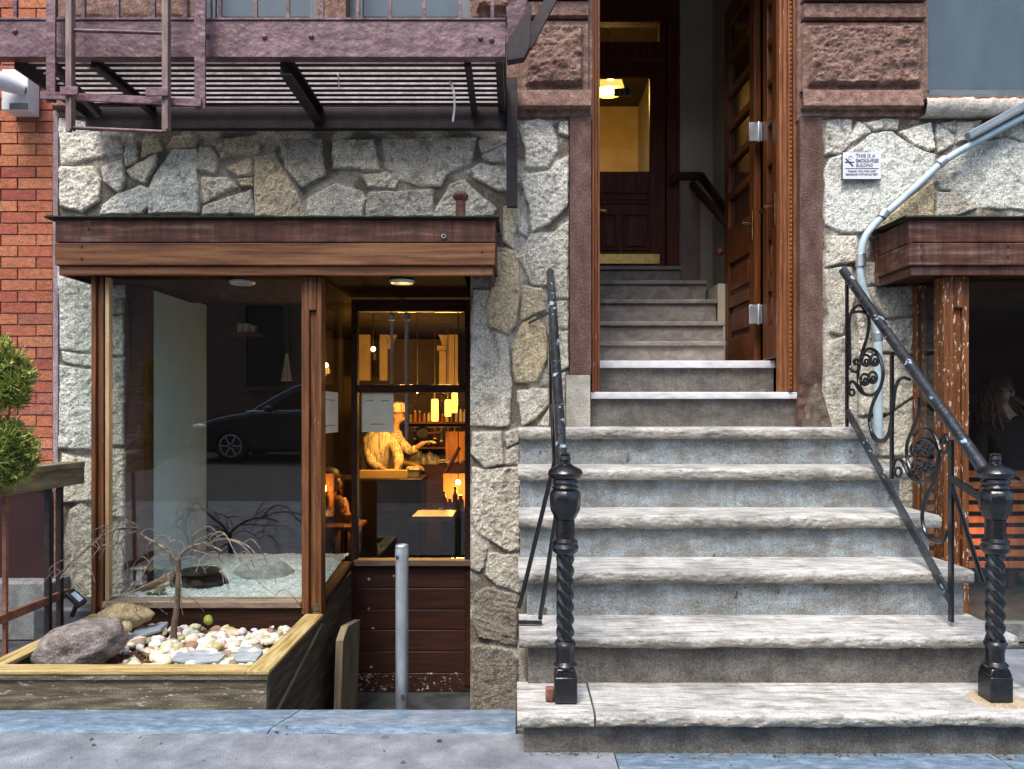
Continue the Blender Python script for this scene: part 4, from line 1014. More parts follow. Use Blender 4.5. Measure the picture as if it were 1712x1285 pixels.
for i in range(6):
    mb = MB(); mb.box(a0 + 0.01, a1, DD + 0.01 + 0.003 * (i % 2), DD + 0.05, bz[i] + (0.004 if i else 0), bz[i + 1]); mb.build('board', MT['panelflake' if i == 0 else 'panelwood'], door, bevel=0.004)
mb = MB(); mb.box(a0, a1, DD - 0.02, DD + 0.06, -0.54, bz[0] - 0.002); mb.build('threshold', MT['darkstone'], door)

# papers taped to the glass
def poster(px0, px1, py0, py1, d, label, side=False):
    x0, x1 = X(px0, d), X(px1, d)
    t = thing('paper_notice', label, 'notice', ((x0 + x1) / 2, d, Z(py1, d)), 'paper notices taped to the shop glass')
    mb = MB()
    if not side:
        mb.box(x0, x1, d, d + 0.0015, Z(py1, d), Z(py0, d)); mb.build('sheet', MT['paper'], t)
        for k, (u0, u1, v) in enumerate(((0.14, 0.36, 0.215), (0.6, 0.86, 0.215), (0.28, 0.72, 0.80))):
            mb = MB(); mb.box(x0 + (x1 - x0) * u0, x0 + (x1 - x0) * u1, d - 0.001, d - 0.0002, Z(py0 + (py1 - py0) * v, d) - 0.003, Z(py0 + (py1 - py0) * v, d) + 0.002); mb.build('printed_line', MT['inkgrey'], t)
    return t
poster(605, 658, 655, 722, DD + 0.0285, 'cream paper notice taped inside the shop door glass')
dp = 4.42
x0 = xs_ - 0.042
t = thing('paper_notice', 'cream paper notice on the bay side glass, partly hidden by the corner post', 'notice', (x0, 4.55, Z(722, 4.5)), 'paper notices taped to the shop glass')
mb = MB(); mb.box(x0, x0 + 0.0015, 4.25, 4.74, Z(723, 4.6), Z(655, 4.6)); mb.build('sheet', MT['paper'], t)
for v in (0.2, 0.82):
    zz = Z(655 + 68 * v, 4.6); mb = MB(); mb.box(x0 + 0.0017, x0 + 0.0025, 4.4, 4.65, zz - 0.003, zz + 0.002); mb.build('printed_line', MT['inkgrey'], t)

# vent pipe on the canopy roof
vp = thing('vent_pipe', 'short capped brown metal vent pipe standing on the canopy roof', 'vent pipe', (X(770, 4.3), 4.3, Z(362, 4.3)))
cx = X(770, 4.3)
mb = MB(); mb.lathe((cx, 4.3, 0), [(0.028, Z(368, 4.3) - 0.02), (0.026, Z(335, 4.3))], 16); mb.build('pipe', MT['rust'], vp)
mb = MB(); mb.lathe((cx, 4.3, 0), [(0.027, Z(336, 4.3)), (0.042, Z(331, 4.3)), (0.045, Z(327, 4.3)), (0.03, Z(321, 4.3))], 16); mb.build('cap', MT['rust'], vp)

# right hand shop
shop2 = thing('shop_bay', 'right hand shop front with peeling corner post and dark window under brown plank canopy', 'shop front', (2.6, DB, 0))
canopy(shop2, X(1522, DC), 4.6, open_left=True)
screws(shop2, [(1540, 411), (1540, 429), (1685, 411), (1685, 429)])
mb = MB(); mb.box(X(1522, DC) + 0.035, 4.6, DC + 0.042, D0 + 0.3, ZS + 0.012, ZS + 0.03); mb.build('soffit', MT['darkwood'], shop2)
post(1578, 1621, Z(514, DB), 'post_peel', shop2, 0.0)
mb = MB(); mb.box(X(1527, D0) - 0.02, X(1537, D0), D0 - 0.08, D0 - 0.03, 0.0, ZS); mb.build('wall_frame', MT['post_peel'], shop2, bevel=0.004)
mb = MB(); mb.box(X(1580, DB) + 0.002, X(1580, DB) + 0.008, DB + 0.101, D0 - 0.081, 0.12, ZS + 0.01); mb.build('side_pane', MT['glass'], shop2)
mb = MB(); mb.box(X(1621, DB) - 0.003, 4.6, DB + 0.05, DB + 0.056, 0.12, ZS + 0.01); mb.build('front_pane', MT['glass'], shop2)
mb = MB(); mb.box(X(1621, DB), 4.6, DB + 0.01, DB + 0.09, 0.02, 0.12); mb.box(X(1580, DB), X(1580, DB) + 0.06, DB + 0.101, D0 - 0.03, 0.02, 0.12); mb.build('base_rail', MT['concrete'], shop2, bevel=0.004)

# ------------------------------------------------------------ smoke free sign
DS = D0 - 0.045
sg = thing('wall_sign', 'small white smoke-free building sign fixed to the pale stone', 'sign', (X(1441, DS), DS, Z(298, DS)))
mb = MB(); mb.box(X(1409, DS), X(1473, DS), DS, DS + 0.012, Z(299, DS), Z(254.5, DS)); mb.build('plate', MT['sign'], sg, bevel=0.001)
ys = DS - 0.0012
mb = MB(); mb.bar(P(1412.5, 270.8, ys), P(1428, 270.8, ys), 0.001, 0.006); mb.bar(P(1414, 264.5, ys - 0.0006), P(1426.5, 277.5, ys - 0.0006), 0.001, 0.007)
c = P(1422, 263.5, ys); mb.tube([c + Vector((0.011 * math.cos(k), 0, 0.01 * math.sin(k))) for k in [i * 0.6 for i in range(9)]], 0.0012, 6)
mb.build('no_smoking_mark', MT['ink'], sg)
text_mesh('lettering', 'THIS IS A', X(1431, ys), ys, Z(260.3, ys), 0.028, 'inkgrey', sg, 'LEFT', 0.0004)
text_mesh('lettering', 'SMOKE-FREE', X(1430.5, ys), ys, Z(268.4, ys), 0.0285, 'inkgrey', sg, 'LEFT', 0.0007, 0.83)
text_mesh('lettering', 'BUILDING', X(1431, ys), ys, Z(276, ys), 0.027, 'inkgrey', sg, 'LEFT', 0.0004, 0.8)
mb = MB(); mb.bar(P(1413, 281.3, ys), P(1469, 281.3, ys), 0.001, 0.003); mb.build('rule', MT['ink'], sg)
text_mesh('lettering', 'THANK YOU FOR NOT', X(1441, ys), ys, Z(286, ys), 0.0155, 'inkgrey', sg, 'CENTER', 0.0003)
text_mesh('lettering', 'SMOKING WITHIN 25 FEET', X(1441, ys), ys, Z(291.3, ys), 0.0155, 'inkgrey', sg, 'CENTER', 0.0003)
mb = MB(); mb.box(X(1408.2, DS), X(1409, DS) - 0.0002, DS - 0.001, DS + 0.012, Z(299.6, DS), Z(255, DS)); mb.box(X(1408.2, DS), X(1473, DS), DS - 0.001, DS + 0.012, Z(300.2, DS), Z(299, DS) - 0.0002); mb.build('edge', MT['ink'], sg)

# ------------------------------------------------------------ conduit
def spline(pts, n=8):
    pts = [Vector(p) for p in pts]; out = []
    for i in range(len(pts) - 1):
        p0, p1, p2, p3 = pts[max(i - 1, 0)], pts[i], pts[i + 1], pts[min(i + 2, len(pts) - 1)]
        for k in range(n):
            t = k / n
            out.append(0.5 * ((2 * p1) + (p2 - p0) * t + (2 * p0 - 5 * p1 + 4 * p2 - p3) * t * t + (3 * p1 - p0 - 3 * p2 + p3) * t ** 3))
    return out + [pts[-1]]
DP = D0 - 0.075
cd = thing('conduit_pipe', 'pale blue-grey conduit pipe curving down the white stone beside the canopy', 'pipe', tuple(P(1560, 290, DP)))
path = spline([P(x, y, DP) for x, y in ((1760, 172), (1700, 201), (1640, 233), (1580, 268), (1530, 313), (1480, 358), (1458, 380), (1444, 402), (1439, 430), (1439, 462), (1447, 494), (1458, 520), (1467, 556))], 6)
mb = MB(); mb.tube(path, 0.0205, 12); mb.build('bent_pipe', MT['conduit'], cd)
mb = MB(); mb.tube([P(1468, 556, DP), P(1468, 735, DP)], 0.0255, 12); mb.build('lower_pipe', MT['conduit'], cd)
for (x, y, x2, y2) in ((1480, 352, 1473, 364), (1580, 266, 1568, 275), (1439, 424, 1439, 446), (1467, 556, 1468, 570)):
    mb = MB(); mb.tube([P(x, y, DP), P(x2, y2, DP)], 0.029, 12); mb.build('coupling', MT['steel'], cd, bevel=0.003)
ch = thing('cable_channel', 'dark grey-blue flat cable channel running above the curved conduit', 'cable channel', tuple(P(1665, 205, DP)))
mb = MB(); mb.bar(P(1618, 229, DP - 0.01), P(1730, 168, DP - 0.01), 0.05, 0.05); mb.build('channel_body', MT['channel'], ch, bevel=0.004)
mb = MB(); mb.bar(P(1622, 231, DP - 0.037), P(1734, 170, DP - 0.037), 0.006, 0.016); mb.build('cover_strip', MT['winframe'], ch, bevel=0.002)

# ------------------------------------------------------------ stoop railings
def newel(c, root):
    k = 2.95 / FPX
    zb = TOP[0] + 0.004
    mb = MB(); s = 0.043
    mb.box(c.x - s, c.x + s, c.y - s, c.y + s, zb, zb + 0.098)
    s2 = 0.034
    z1, z2 = zb + 0.098, zb + 0.128
    mb.add([(c.x + i * a, c.y + j * a, z) for z, a in ((z1 + 0.0002, s), (z2, s2)) for i, j in ((-1, -1), (1, -1), (1, 1), (-1, 1))],
           [(3, 2, 1, 0), (4, 5, 6, 7), (0, 1, 5, 4), (1, 2, 6, 5), (2, 3, 7, 6), (3, 0, 4, 7)])
    mb.build('base_block', MT['iron'], root, bevel=0.006)
    def z(py): return EYE - (py - CY) * k
    mb = MB(); mb.lathe((c.x, c.y, 0), [(0.04, z2 - 0.002), (0.045, z2 + 0.008), (0.033, z2 + 0.02), (0.031, z(1090)), (0.036, z(1080)), (0.042, z(1075)), (0.036, z(1070))], 20)
    mb.build('base_collar', MT['iron'], root)
    zs0, zs1 = z(1070), z(926)
    prof = [(0.031, zs0 + (zs1 - zs0) * i / 60) for i in range(61)]
    mb = MB(); mb.lathe((c.x, c.y, 0), prof, 28, twist=lambda a, zz: 0.0055 * math.cos(4 * (a + zz * 34)) - 0.0015)
    mb.build('twisted_shaft', MT['iron'], root)
    mb = MB(); mb.lathe((c.x, c.y, 0), [(0.034, z(926)), (0.047, z(921)), (0.052, z(914)), (0.046, z(908)), (0.05, z(904)), (0.037, z(899)), (0.036, z(868))], 20)
    mb.build('ring_collar', MT['iron'], root)
    mb = MB(); mb.lathe((c.x, c.y, 0), [(0.038, z(868)), (0.057, z(852)), (0.06, z(838)), (0.06, z(824)), (0.05, z(818))], 8)
    mb.build('block_head', MT['iron'], root, bevel=0.004)
    mb = MB(); mb.lathe((c.x, c.y, 0), [(0.045, z(819)), (0.052, z(814)), (0.045, z(810)), (0.05, z(806)), (0.046, z(801)), (0.062, z(797)), (0.068, z(790)), (0.06, z(784)), (0.035, z(779)), (0.022, z(775))], 24)
    mb.build('cap', MT['iron'], root)
    mb = MB(); mb.lathe((c.x, c.y, 0), [(0.021, z(776)), (0.019, z(770)), (0.022, z(768)), (0.018, z(762)), (0.021, z(760)), (0.012, z(757))], 14)
    mb.build('finial', MT['iron'], root)
    return z
# left
rl = thing('stoop_railing', 'black iron railing on the left of the steps with twisted newel post', 'railing', (0.18, 2.95, TOP[0]))
cl = Vector((X(945, 2.95), 2.95, 0))
zf = newel(cl, rl)
RT = MT['iron_sky_chips']
pL0, pL1 = Vector((cl.x - 0.008, 2.99, zf(786))), P(920, 455, 4.47)
mb = MB(); mb.tube([pL0, pL1, pL1 + Vector((0, 0.01, 0.0))], 0.0235, 14); mb.build('handrail', RT, rl, bevel=0.0)
def on_left(d): return pL0 + (pL1 - pL0) * ((d - pL0.y) / (pL1.y - pL0.y))
q0 = on_left(3.27); foot = P(868, 1016, 3.30)
mb = MB(); mb.tube([q0 + Vector((0, 0, -0.1)), foot], 0.0095, 8); mb.build('brace', MT['iron'], rl)
mb = MB(); mb.tube([Vector((cl.x - 0.02, 3.05, zf(840))), P(903, 1034, 3.26)], 0.0095, 8); mb.build('brace', MT['iron'], rl)
mb = MB(); mb.bar(P(866, 1040, 3.25), P(906, 1040, 3.25), 0.018, 0.012); mb.build('foot_bar', MT['iron'], rl)
for d in (3.34, 3.9, 4.42):
    t = on_left(d); zb = max(z for k, z in enumerate(TOP) if NOSE[k] < d) if d != 3.9 else t.z - 0.62
    mb = MB(); mb.bar((t.x, d, zb), (t.x, d, t.z - 0.01), 0.016, 0.03, up=(0, 1, 0)); mb.build('upright', MT['iron'], rl)
a, b = on_left(3.34), on_left(4.42)
mb = MB(); mb.bar(a + Vector((0, 0, -0.64)), b + Vector((0, 0, -0.74)), 0.012, 0.04); mb.build('lower_rail', MT['iron'], rl)
mb = MB(); mb.bar(P(919, 522, 4.4), P(884, 540, 4.47), 0.012, 0.012); mb.build('wall_hook', MT['iron'], rl)

# right
rr = thing('stoop_railing', 'black iron railing on the right of the steps with scrollwork panels and chipped handrail painted with sky blue sheen', 'railing', (1.86, 2.95, TOP[0]))
cr_ = Vector((X(1664, 2.95), 2.95, 0))
zf = newel(cr_, rr)
XR = 1.818
def Q(px, py):
    d = XR * FPX / (px - CX)
    return Vector((XR, d, EYE - (py - CY) * d / FPX))
pR0, pR1 = Vector((XR - 0.0, 3.0, zf(790))), Q(1410, 452)
mb = MB(); mb.tube([pR0, pR1], 0.0245, 14); mb.build('handrail', RT, rr)
for (px, y0, y1, w) in ((1416, 462, 713, 0.022), (1491, 588, 800, 0.022), (1590, 735, 1039, 0.026)):
    a, b = Q(px, y0), Q(px, y1)
    mb = MB(); mb.bar((XR, a.y, b.z), (XR, a.y, a.z), 0.012, w, up=(0, 1, 0)); mb.build('upright', MT['iron'], rr)
mb = MB(); mb.bar(Q(1417, 688), Q(1590, 1003), 0.014, 0.04); mb.build('lower_rail', RT, rr)
def sc1(x, y): return Q(1380 + x / 4.283, 440 + y / 4.283)
def sc2(x, y): return Q(1440 + x / 2.989, 620 + y / 2.989)
def scroll(f, pts, r=0.0085): 
    mb = MB(); mb.tube(spline([f(*p) for p in pts], 6), r, 8); mb.build('scroll', MT['iron'], rr)
def ring(f, cx, cy, rx, ry, r=0.007, name='rosette_ring'):
    mb = MB(); mb.tube([f(cx + rx * math.cos(k * math.pi / 10), cy + ry * math.sin(k * math.pi / 10)) for k in range(21)], r, 8); mb.build(name, MT['iron'], rr)
scroll(sc1, [(285, 345), (262, 308), (232, 302), (195, 335), (172, 400), (173, 520), (176, 680), (178, 745), (203, 776), (236, 766), (244, 722), (228, 690), (206, 700), (212, 725)])
scroll(sc1, [(200, 350), (250, 345), (300, 365), (312, 410), (300, 520), (262, 640), (238, 740), (236, 840), (268, 920), (325, 944), (382, 905), (412, 810), (402, 715), (370, 640), (322, 610), (282, 630), (262, 680)])
scroll(sc1, [(410, 830), (388, 900), (345, 990), (316, 1090), (322, 1180), (360, 1250), (410, 1266), (450, 1225), (468, 1140)])
scroll(sc1, [(168, 905), (172, 862), (192, 845), (216, 862), (245, 910), (285, 940), (330, 944)])
ring(sc1, 190, 925, 18, 22); ring(sc1, 222, 705, 16, 18)
for c in ((290, 695), (352, 692), (282, 832), (338, 818)): ring(sc1, c[0], c[1], 30, 40)
for c in ((290, 695), (352, 692), (282, 832), (338, 818)): ring(sc1, c[0] + 4, c[1] + 8, 12, 16, 0.006)
scroll(sc2, [(240, 42), (210, 34), (182, 55), (166, 110), (160, 200)])
scroll(sc2, [(290, 130), (285, 210), (252, 300), (228, 370), (232, 450), (262, 520), (300, 552), (345, 530), (382, 470), (384, 400), (350, 350), (300, 340), (262, 372)])
scroll(sc2, [(262, 320), (300, 292), (345, 295), (378, 345), (398, 402), (426, 404), (436, 360), (418, 320), (398, 335)])
scroll(sc2, [(384, 440), (372, 530), (325, 630), (304, 720), (318, 800), (355, 846), (405, 850), (428, 800)])
scroll(sc2, [(158, 490), (168, 450), (190, 440), (214, 466), (246, 530), (295, 556)])
scroll(sc2, [(42, 260), (58, 330), (95, 356), (130, 330), (150, 250)])
ring(sc2, 184, 506, 17, 22); ring(sc2, 408, 345, 13, 16)
for c in ((272, 392), (335, 385), (278, 480), (338, 476)): ring(sc2, c[0], c[1], 25, 34)
for c in ((272, 392), (335, 385), (278, 480), (338, 476)): ring(sc2, c[0] + 3, c[1] + 5, 10, 13, 0.006)
mb = MB(); mb.bar(Q(1592, 800), Vector((cr_.x - 0.03, 2.97, zf(836))), 0.012, 0.03); mb.build('brace', MT['iron'], rr)
mb = MB(); mb.tube([Q(1592, 812), P(1644, 975, 3.12)], 0.01, 8); mb.build('brace', MT['iron'], rr)
mb = MB(); mb.lathe((cr_.x, cr_.y, 0), [(0.1, TOP[0] + 0.001), (0.095, TOP[0] + 0.0055)], 28); mb.build('mortar_patch', M('tan_mortar', two((0.36, 0.27, 0.16), (0.5, 0.42, 0.3)), (20, 20, 20), rough=0.9), rr)
# brick crumb under the left newel
mb = MB(); mb.box(cl.x - 0.075, cl.x - 0.044, 2.93, 2.96, TOP[0] + 0.001, TOP[0] + 0.055); mb.build('repair_brick', MT['rust'], rl, bevel=0.006)

# ------------------------------------------------------------ bollard
bo = thing('pipe_bollard', 'upright grey steel pipe standing in front of the shop door', 'post', (X(672, 3.36), 3.36, -0.54))
bx = X(672, 3.36)
mb = MB(); mb.lathe((bx, 3.36, 0), [(0.0275, -0.54), (0.0275, Z(935, 3.36))], 24); mb.build('pipe', MT['steel'], bo)
mb = MB(); mb.lathe((bx, 3.36, 0), [(0.0283, Z(937, 3.36)), (0.0295, Z(934, 3.36)), (0.0295, Z(918, 3.36)), (0.027, Z(914, 3.36)), (0.0285, Z(912, 3.36)), (0.024, Z(910, 3.36)), (0.02, Z(916, 3.36))], 24); mb.build('cap', MT['steel'], bo)
for px, py in ((664, 932), (673, 1164)):
    c = P(px, py, 3.36 - 0.027); mb = MB(); mb.box(c.x - 0.006, c.x + 0.006, c.y - 0.004, c.y + 0.01, c.z - 0.008, c.z + 0.008); mb.build('lock_hole', MT['ink'], bo)

# ------------------------------------------------------------ fire escape
DF = 3.70
fe = thing('fire_escape', 'mauve painted iron fire escape balcony with slatted floor above the shop', 'fire escape', (-1.2, 4.1, 2.95))
FX0, FX1 = X(10, DF), X(845, DF)
ZF = Z(95, DF)
# front channel with flanges
mb = MB()
mb.box(-3.4, FX1, DF, DF + 0.012, ZF, Z(34, DF)); mb.box(-3.4, FX1, DF + 0.0125, DF + 0.06, ZF + 0.001, ZF + 0.011); mb.box(-3.4, FX1, DF - 0.006, DF + 0.06, Z(34, DF) + 0.0005, Z(30, DF))
fb = mb.build('front_beam', MT['mauve'], fe, bevel=0.002)
for px, py in ((442, 61), (803, 63), (822, 66), (520, 60), (345, 58), (25, 52)):
    mb = MB(); mb.ball(P(px, py, DF - 0.002), (0.014, 0.01, 0.014), 8, 6); mb.build('rivet', MT['mauve'], fb)
# back beam at the wall and side beams, cross bearers
mb = MB(); mb.box(FX0, FX1 + 0.01, D0 - 0.12, D0 - 0.07, ZF - 0.09, ZF + 0.03); mb.build('wall_beam', MT['darkiron'], fe, bevel=0.003)
mb = MB(); mb.box(FX1 - 0.012, FX1, DF + 0.061, D0 - 0.12, ZF + 0.0, ZF + 0.14); mb.box(FX1 - 0.05, FX1 - 0.013, DF + 0.061, D0 - 0.12, ZF, ZF + 0.01); mb.build('side_beam', MT['darkiron'], fe)
mb = MB(); mb.box(FX0, FX0 + 0.012, DF + 0.061, D0 - 0.12, ZF - 0.03, ZF + 0.14); mb.build('side_beam', MT['darkiron'], fe)
for px, w, dz in ((462, 0.055, 0.1), (775, 0.03, 0.06), (140, 0.03, 0.06)):
    x = X(px, DF); mb = MB(); mb.box(x, x + 0.012, DF + 0.061, D0 - 0.12, ZF - dz + 0.04, ZF + 0.03); mb.box(x + 0.0121, x + w, DF + 0.061, D0 - 0.12, ZF + 0.018, ZF + 0.03); mb.box(x + 0.0121, x + w, DF + 0.061, D0 - 0.12, ZF - dz + 0.04, ZF - dz + 0.05)
    mb.build('cross_bearer', MT['darkiron'], fe)
mb = MB(); mb.bar(P(132, 90, DF + 0.1), P(226, 155, D0 - 0.2), 0.03, 0.03); mb.bar(P(90, 110, DF + 0.1), P(165, 190, D0 - 0.2), 0.03, 0.04); mb.build('diagonal_brace', MT['darkiron'], fe)
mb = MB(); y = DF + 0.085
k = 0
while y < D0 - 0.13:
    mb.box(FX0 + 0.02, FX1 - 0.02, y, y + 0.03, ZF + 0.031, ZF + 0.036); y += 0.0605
fs = mb.build('floor_slats', MT['darkiron'], fe)  # slat undersides in dark iron, their shade put into the colour
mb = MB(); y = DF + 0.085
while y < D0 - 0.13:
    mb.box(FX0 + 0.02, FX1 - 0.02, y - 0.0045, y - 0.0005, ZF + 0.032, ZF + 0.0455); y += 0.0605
mb.build('lit_slat_edges', MT['mauve_lit'], fe)  # slat fronts as separate pale strips, coloured as if lit
# railing balusters
for i in range(16):
    px = 823 - 57.2 * i + (3 if i % 3 == 1 else 0)
    x = X(px, DF)
    mb = MB(); mb.box(x - 0.008, x + 0.008, DF + 0.012, DF + 0.028, Z(30, DF) + 0.001, Z(30, DF) + 0.92); mb.build('baluster', MT['mauve'], fe)
mb = MB(); mb.box(-3.4, FX1, DF + 0.005, DF + 0.035, Z(30, DF) + 0.921, Z(30, DF) + 0.95); mb.build('top_rail', MT['mauve'], fe)
# drop ladder and its hanger frame
dl = thing('drop_ladder', 'iron drop ladder hanging in its mauve bracket on the left of the fire escape', 'ladder', (X(193, 3.62), 3.62, Z(215, 3.62)))
DLD = 3.60
for px in (113, 274):
    mb = MB(); x = X(px, DLD); mb.box(x - 0.011, x + 0.011, DLD, DLD + 0.02, Z(219, DLD), Z(-230, DLD)); mb.box(x + 0.0112, x + 0.022, DLD - 0.008, DLD + 0.028, Z(216, DLD), Z(-230, DLD)); mb.build('rail', MT['mauve_brown'] if 'mauve_brown' in MT else MT['mauve'], dl, bevel=0.002)
for y0, y1 in ((50, 55), (213, 220), (-113, -110)):
    mb = MB(); mb.tube([P(113, y0, DLD + 0.01), P(274, y1, DLD + 0.01)], 0.0085, 10); mb.build('rung', MT['mauve'], dl)
mb = MB(); mb.box(X(104, DLD), X(134, DLD), DLD - 0.02, DLD - 0.009, Z(161, DLD), Z(147, DLD)); mb.build('clip', MT['mauve'], dl, bevel=0.003)
mb = MB(); mb.box(X(246, DLD), X(284, DLD), DLD - 0.02, DLD - 0.009, Z(163, DLD), Z(148, DLD)); mb.build('clip', MT['mauve'], dl, bevel=0.003)
for px0, px1, yb in ((70, 86, 166), (320, 339, 178)):
    mb = MB(); mb.box(X(px0, DLD), X(px1, DLD), DLD + 0.03, DLD + 0.042, Z(yb, DLD), Z(-230, DLD)); mb.build('hanger_bar', MT['mauve'], dl, bevel=0.002)
mb = MB(); mb.bar(P(68, 159, DLD + 0.025), P(337, 172, DLD + 0.025), 0.012, 0.036); mb.build('cross_bar', MT['mauve'], dl, bevel=0.002)
# bracket and stair stringer at the right end, wall bar
sb = thing('stair_stringer', 'black diagonal iron bracket plate at the right end of the fire escape', 'bracket', tuple(P(868, 60, 4.0)))
def plate(pts, d, th, name, mat, root):
    f = [P(x, y, d) for x, y in pts]; n = len(f)
    mb = MB(); mb.add(f + [p + Vector((0, th, 0)) for p in f], [tuple(range(n)), tuple(range(n, 2 * n))[::-1]] + [(i, n + i, n + (i + 1) % n, (i + 1) % n) for i in range(n)])
    return mb.build(name, mat, root, bevel=0.003)
plate([(886, 2), (889, 8), (886, 78), (876, 96), (848, 101), (846, 72), (872, 30)], 4.0, 0.06, 'bracket_plate', MT['darkiron'], sb)
mb = MB(); mb.bar(P(925, -8, 4.2), P(880, 78, 4.2), 0.03, 0.06); mb.build('stringer_bar', MT['darkiron'], sb)
plate([(846, 10), (884, -10), (876, 28), (850, 66)], 4.06, 0.02, 'gusset', MT['mauve'], sb)
wb = thing('iron_wall_bar', 'flat dark iron bar standing upright on the stone pier below the fire escape', 'bar', tuple(P(856, 345, 4.38)))
mb = MB(); mb.box(X(847, 4.36), X(865, 4.36), 4.36, 4.40, Z(345, 4.36), Z(128, 4.36)); mb.build('bar', MT['darkiron'], wb, bevel=0.003)
mb = MB(); mb.box(X(851, 4.38), X(861, 4.38), 4.40, 4.47, Z(330, 4.38), Z(322, 4.38)); mb.build('wall_fixing', MT['darkiron'], wb)
# security camera on the brick
sc = thing('security_camera', 'white bullet camera on a square junction box on the brick wall', 'camera', tuple(P(30, 150, D0 - 0.05)))
mb = MB(); mb.box(X(8, 4.4), X(52, 4.4), 4.37, D0 - 0.02, Z(187, 4.4), Z(119, 4.4)); mb.build('junction_box', MT['white'], sc, bevel=0.006)
mb = MB(); mb.tube([P(42, 150, 4.35), P(10, 138, 4.3), P(-22, 128, 4.24)], [0.035, 0.05, 0.052], 14); mb.build('camera_body', MT['white'], sc)
mb = MB(); mb.tube([P(36, 150, 4.37), P(28, 146, 4.33)], 0.03, 12); mb.build('swivel', MT['winframe'], sc)
mb = MB(); mb.box(X(16, 4.365), X(46, 4.365), 4.362, 4.3695, Z(182, 4.365), Z(172, 4.365)); mb.build('cover_screw_plate', MT['concrete'], sc)

# two loose pale cords hanging under the balcony
for pts, lab in ((((563, 97), (565, 120), (567, 148)), 'thin straight pale cord hanging under the fire escape slats'), (((752, 136), (758, 150), (760, 175), (757, 203)), 'thicker curved white cord hanging under the right end of the slats')):
    hc_ = thing('loose_cord', lab, 'rope', tuple(P(pts[0][0], pts[0][1], 3.95)))
    mb = MB(); mb.tube(spline([P(x, y, 3.95) for x, y in pts], 5), 0.0035 if 'thin' in lab else 0.006, 6); mb.build('strand', MT['white'], hc_)

# ------------------------------------------------------------ planter with rock garden
PX0, PX1, PY0, PY1, PZ = -2.235, -1.045, 3.24, DB + 0.01, 0.166
pl = thing('planter_box', 'low wooden planter box with yellow cap boards and rotten front board', 'planter', (-1.6, 3.7, 0))
mb = MB(); mb.box(PX0 - 0.22, PX1 + 0.005, PY0, PY0 + 0.035, 0.004, PZ - 0.03); mb.build('front_board', MT['oldwood'], pl, bevel=0.003)
mb = MB(); mb.box(PX1 - 0.035, PX1 - 0.001, PY0 + 0.036, PY1 - 0.012, -0.3, PZ - 0.03); mb.build('side_board', MT['sidewood'], pl, bevel=0.003)
mb = MB(); mb.box(PX0 - 0.0, PX0 + 0.035, PY0 + 0.036, PY1 - 0.012, 0.004, PZ - 0.03); mb.build('side_board', MT['sidewood'], pl, bevel=0.003)
mb = MB(); mb.box(PX0 - 0.24, PX1 + 0.014, PY0 - 0.012, PY0 + 0.03, PZ - 0.03, PZ - 0.008); mb.build('under_trim', MT['oldwood'], pl, bevel=0.003)
w = 0.088
mb = MB(); mb.add([(PX0 - 0.3, PY0 - 0.016, z) for z in (PZ - 0.008, PZ + 0.012)], []); mb = MB()
mb.box(PX0 - 0.24, PX1 - w + 0.01, PY0 - 0.016, PY0 - 0.016 + w, PZ - 0.0075, PZ + 0.012); mb.build('cap_board', MT['capwood'], pl, bevel=0.005)
mb = MB(); mb.prism([(PX1 - w + 0.0105, PY0 - 0.016), (PX1 + 0.018, PY0 - 0.016), (PX1 + 0.018, PY1 - 0.02), (PX1 - w + 0.0105, PY1 - 0.02)], 'z', PZ - 0.0075, PZ + 0.012); mb.build('cap_board', MT['capwood_y'], pl, bevel=0.005)
mb = MB(); mb.prism([(PX0 - 0.03, PY0 - 0.016 + w + 0.0005), (PX0 + w - 0.03, PY0 - 0.016 + w + 0.0005), (PX0 + w - 0.03, PY1 - 0.02), (PX0 - 0.03, PY1 - 0.02)], 'z', PZ - 0.0075, PZ + 0.012); mb.build('cap_board', MT['capwood_y'], pl, bevel=0.005)
mb = MB(); mb.tube([(PX1 + 0.004, PY0 + 0.1, -0.06), (PX1 + 0.004, PY1 - 0.0, 0.115)], 0.008, 6); mb.build('edge_lath', MT['greywood'], pl)

# soil bed
xs = np.linspace(PX0 + 0.036, PX1 - 0.036, 110); ys = np.linspace(PY0 + 0.036, PY1 - 0.03, 90)
GX, GY = np.meshgrid(xs, ys)
SOILZ = 0.095
def soil_h(x, y): return SOILZ + 0.035 * (fbm(np.asarray(x) * 5.0, np.asarray(y) * 5.0, 4, 2) - 0.5) + 0.012 * (fbm(np.asarray(x) * 40, np.asarray(y) * 40, 2, 3) - 0.5)
o = grid_mesh('soil_bed', GX, GY, soil_h(GX, GY), MT['soil']); o['kind'] = 'structure'

boul = thing('boulder', 'big rounded grey-mauve boulder at the left end of the planter', 'rock', (X(138, 3.5), 3.5, SOILZ))
def rock(root, name, c, r, mat, seed, nu=36, nv=24, jit=0.16, rot=None):
    mb = MB(); mb.ball((0, 0, 0), r, nu, nv, jit, seed)
    Mx = rot.to_matrix().to_4x4() if rot is not None else Matrix.Identity(4)
    out = []
    for p in mb.v:
        q = Vector(p); n = float(fbm(np.array([q.x * 18 + seed]), np.array([q.z * 18 + q.y * 13]), 4, seed)[0] - 0.5)
        n2_ = float(fbm(np.array([q.x * 45 + seed]), np.array([q.z * 60 + q.y * 40]), 3, seed)[0] - 0.5)
        q = q * (1 + 0.2 * n + 0.07 * n2_); q = Mx @ q + Vector(c); out.append(tuple(q))
    mb.v = out
    return mb.build(name, MT[mat], root, angle=70)
o = rock(boul, 'rock_body', P(139, 1078, 3.52), (0.192, 0.15, 0.118), 'boulder', 5, 64, 44, jit=0.16, rot=Quaternion((0, 1, 0), R(-14)))
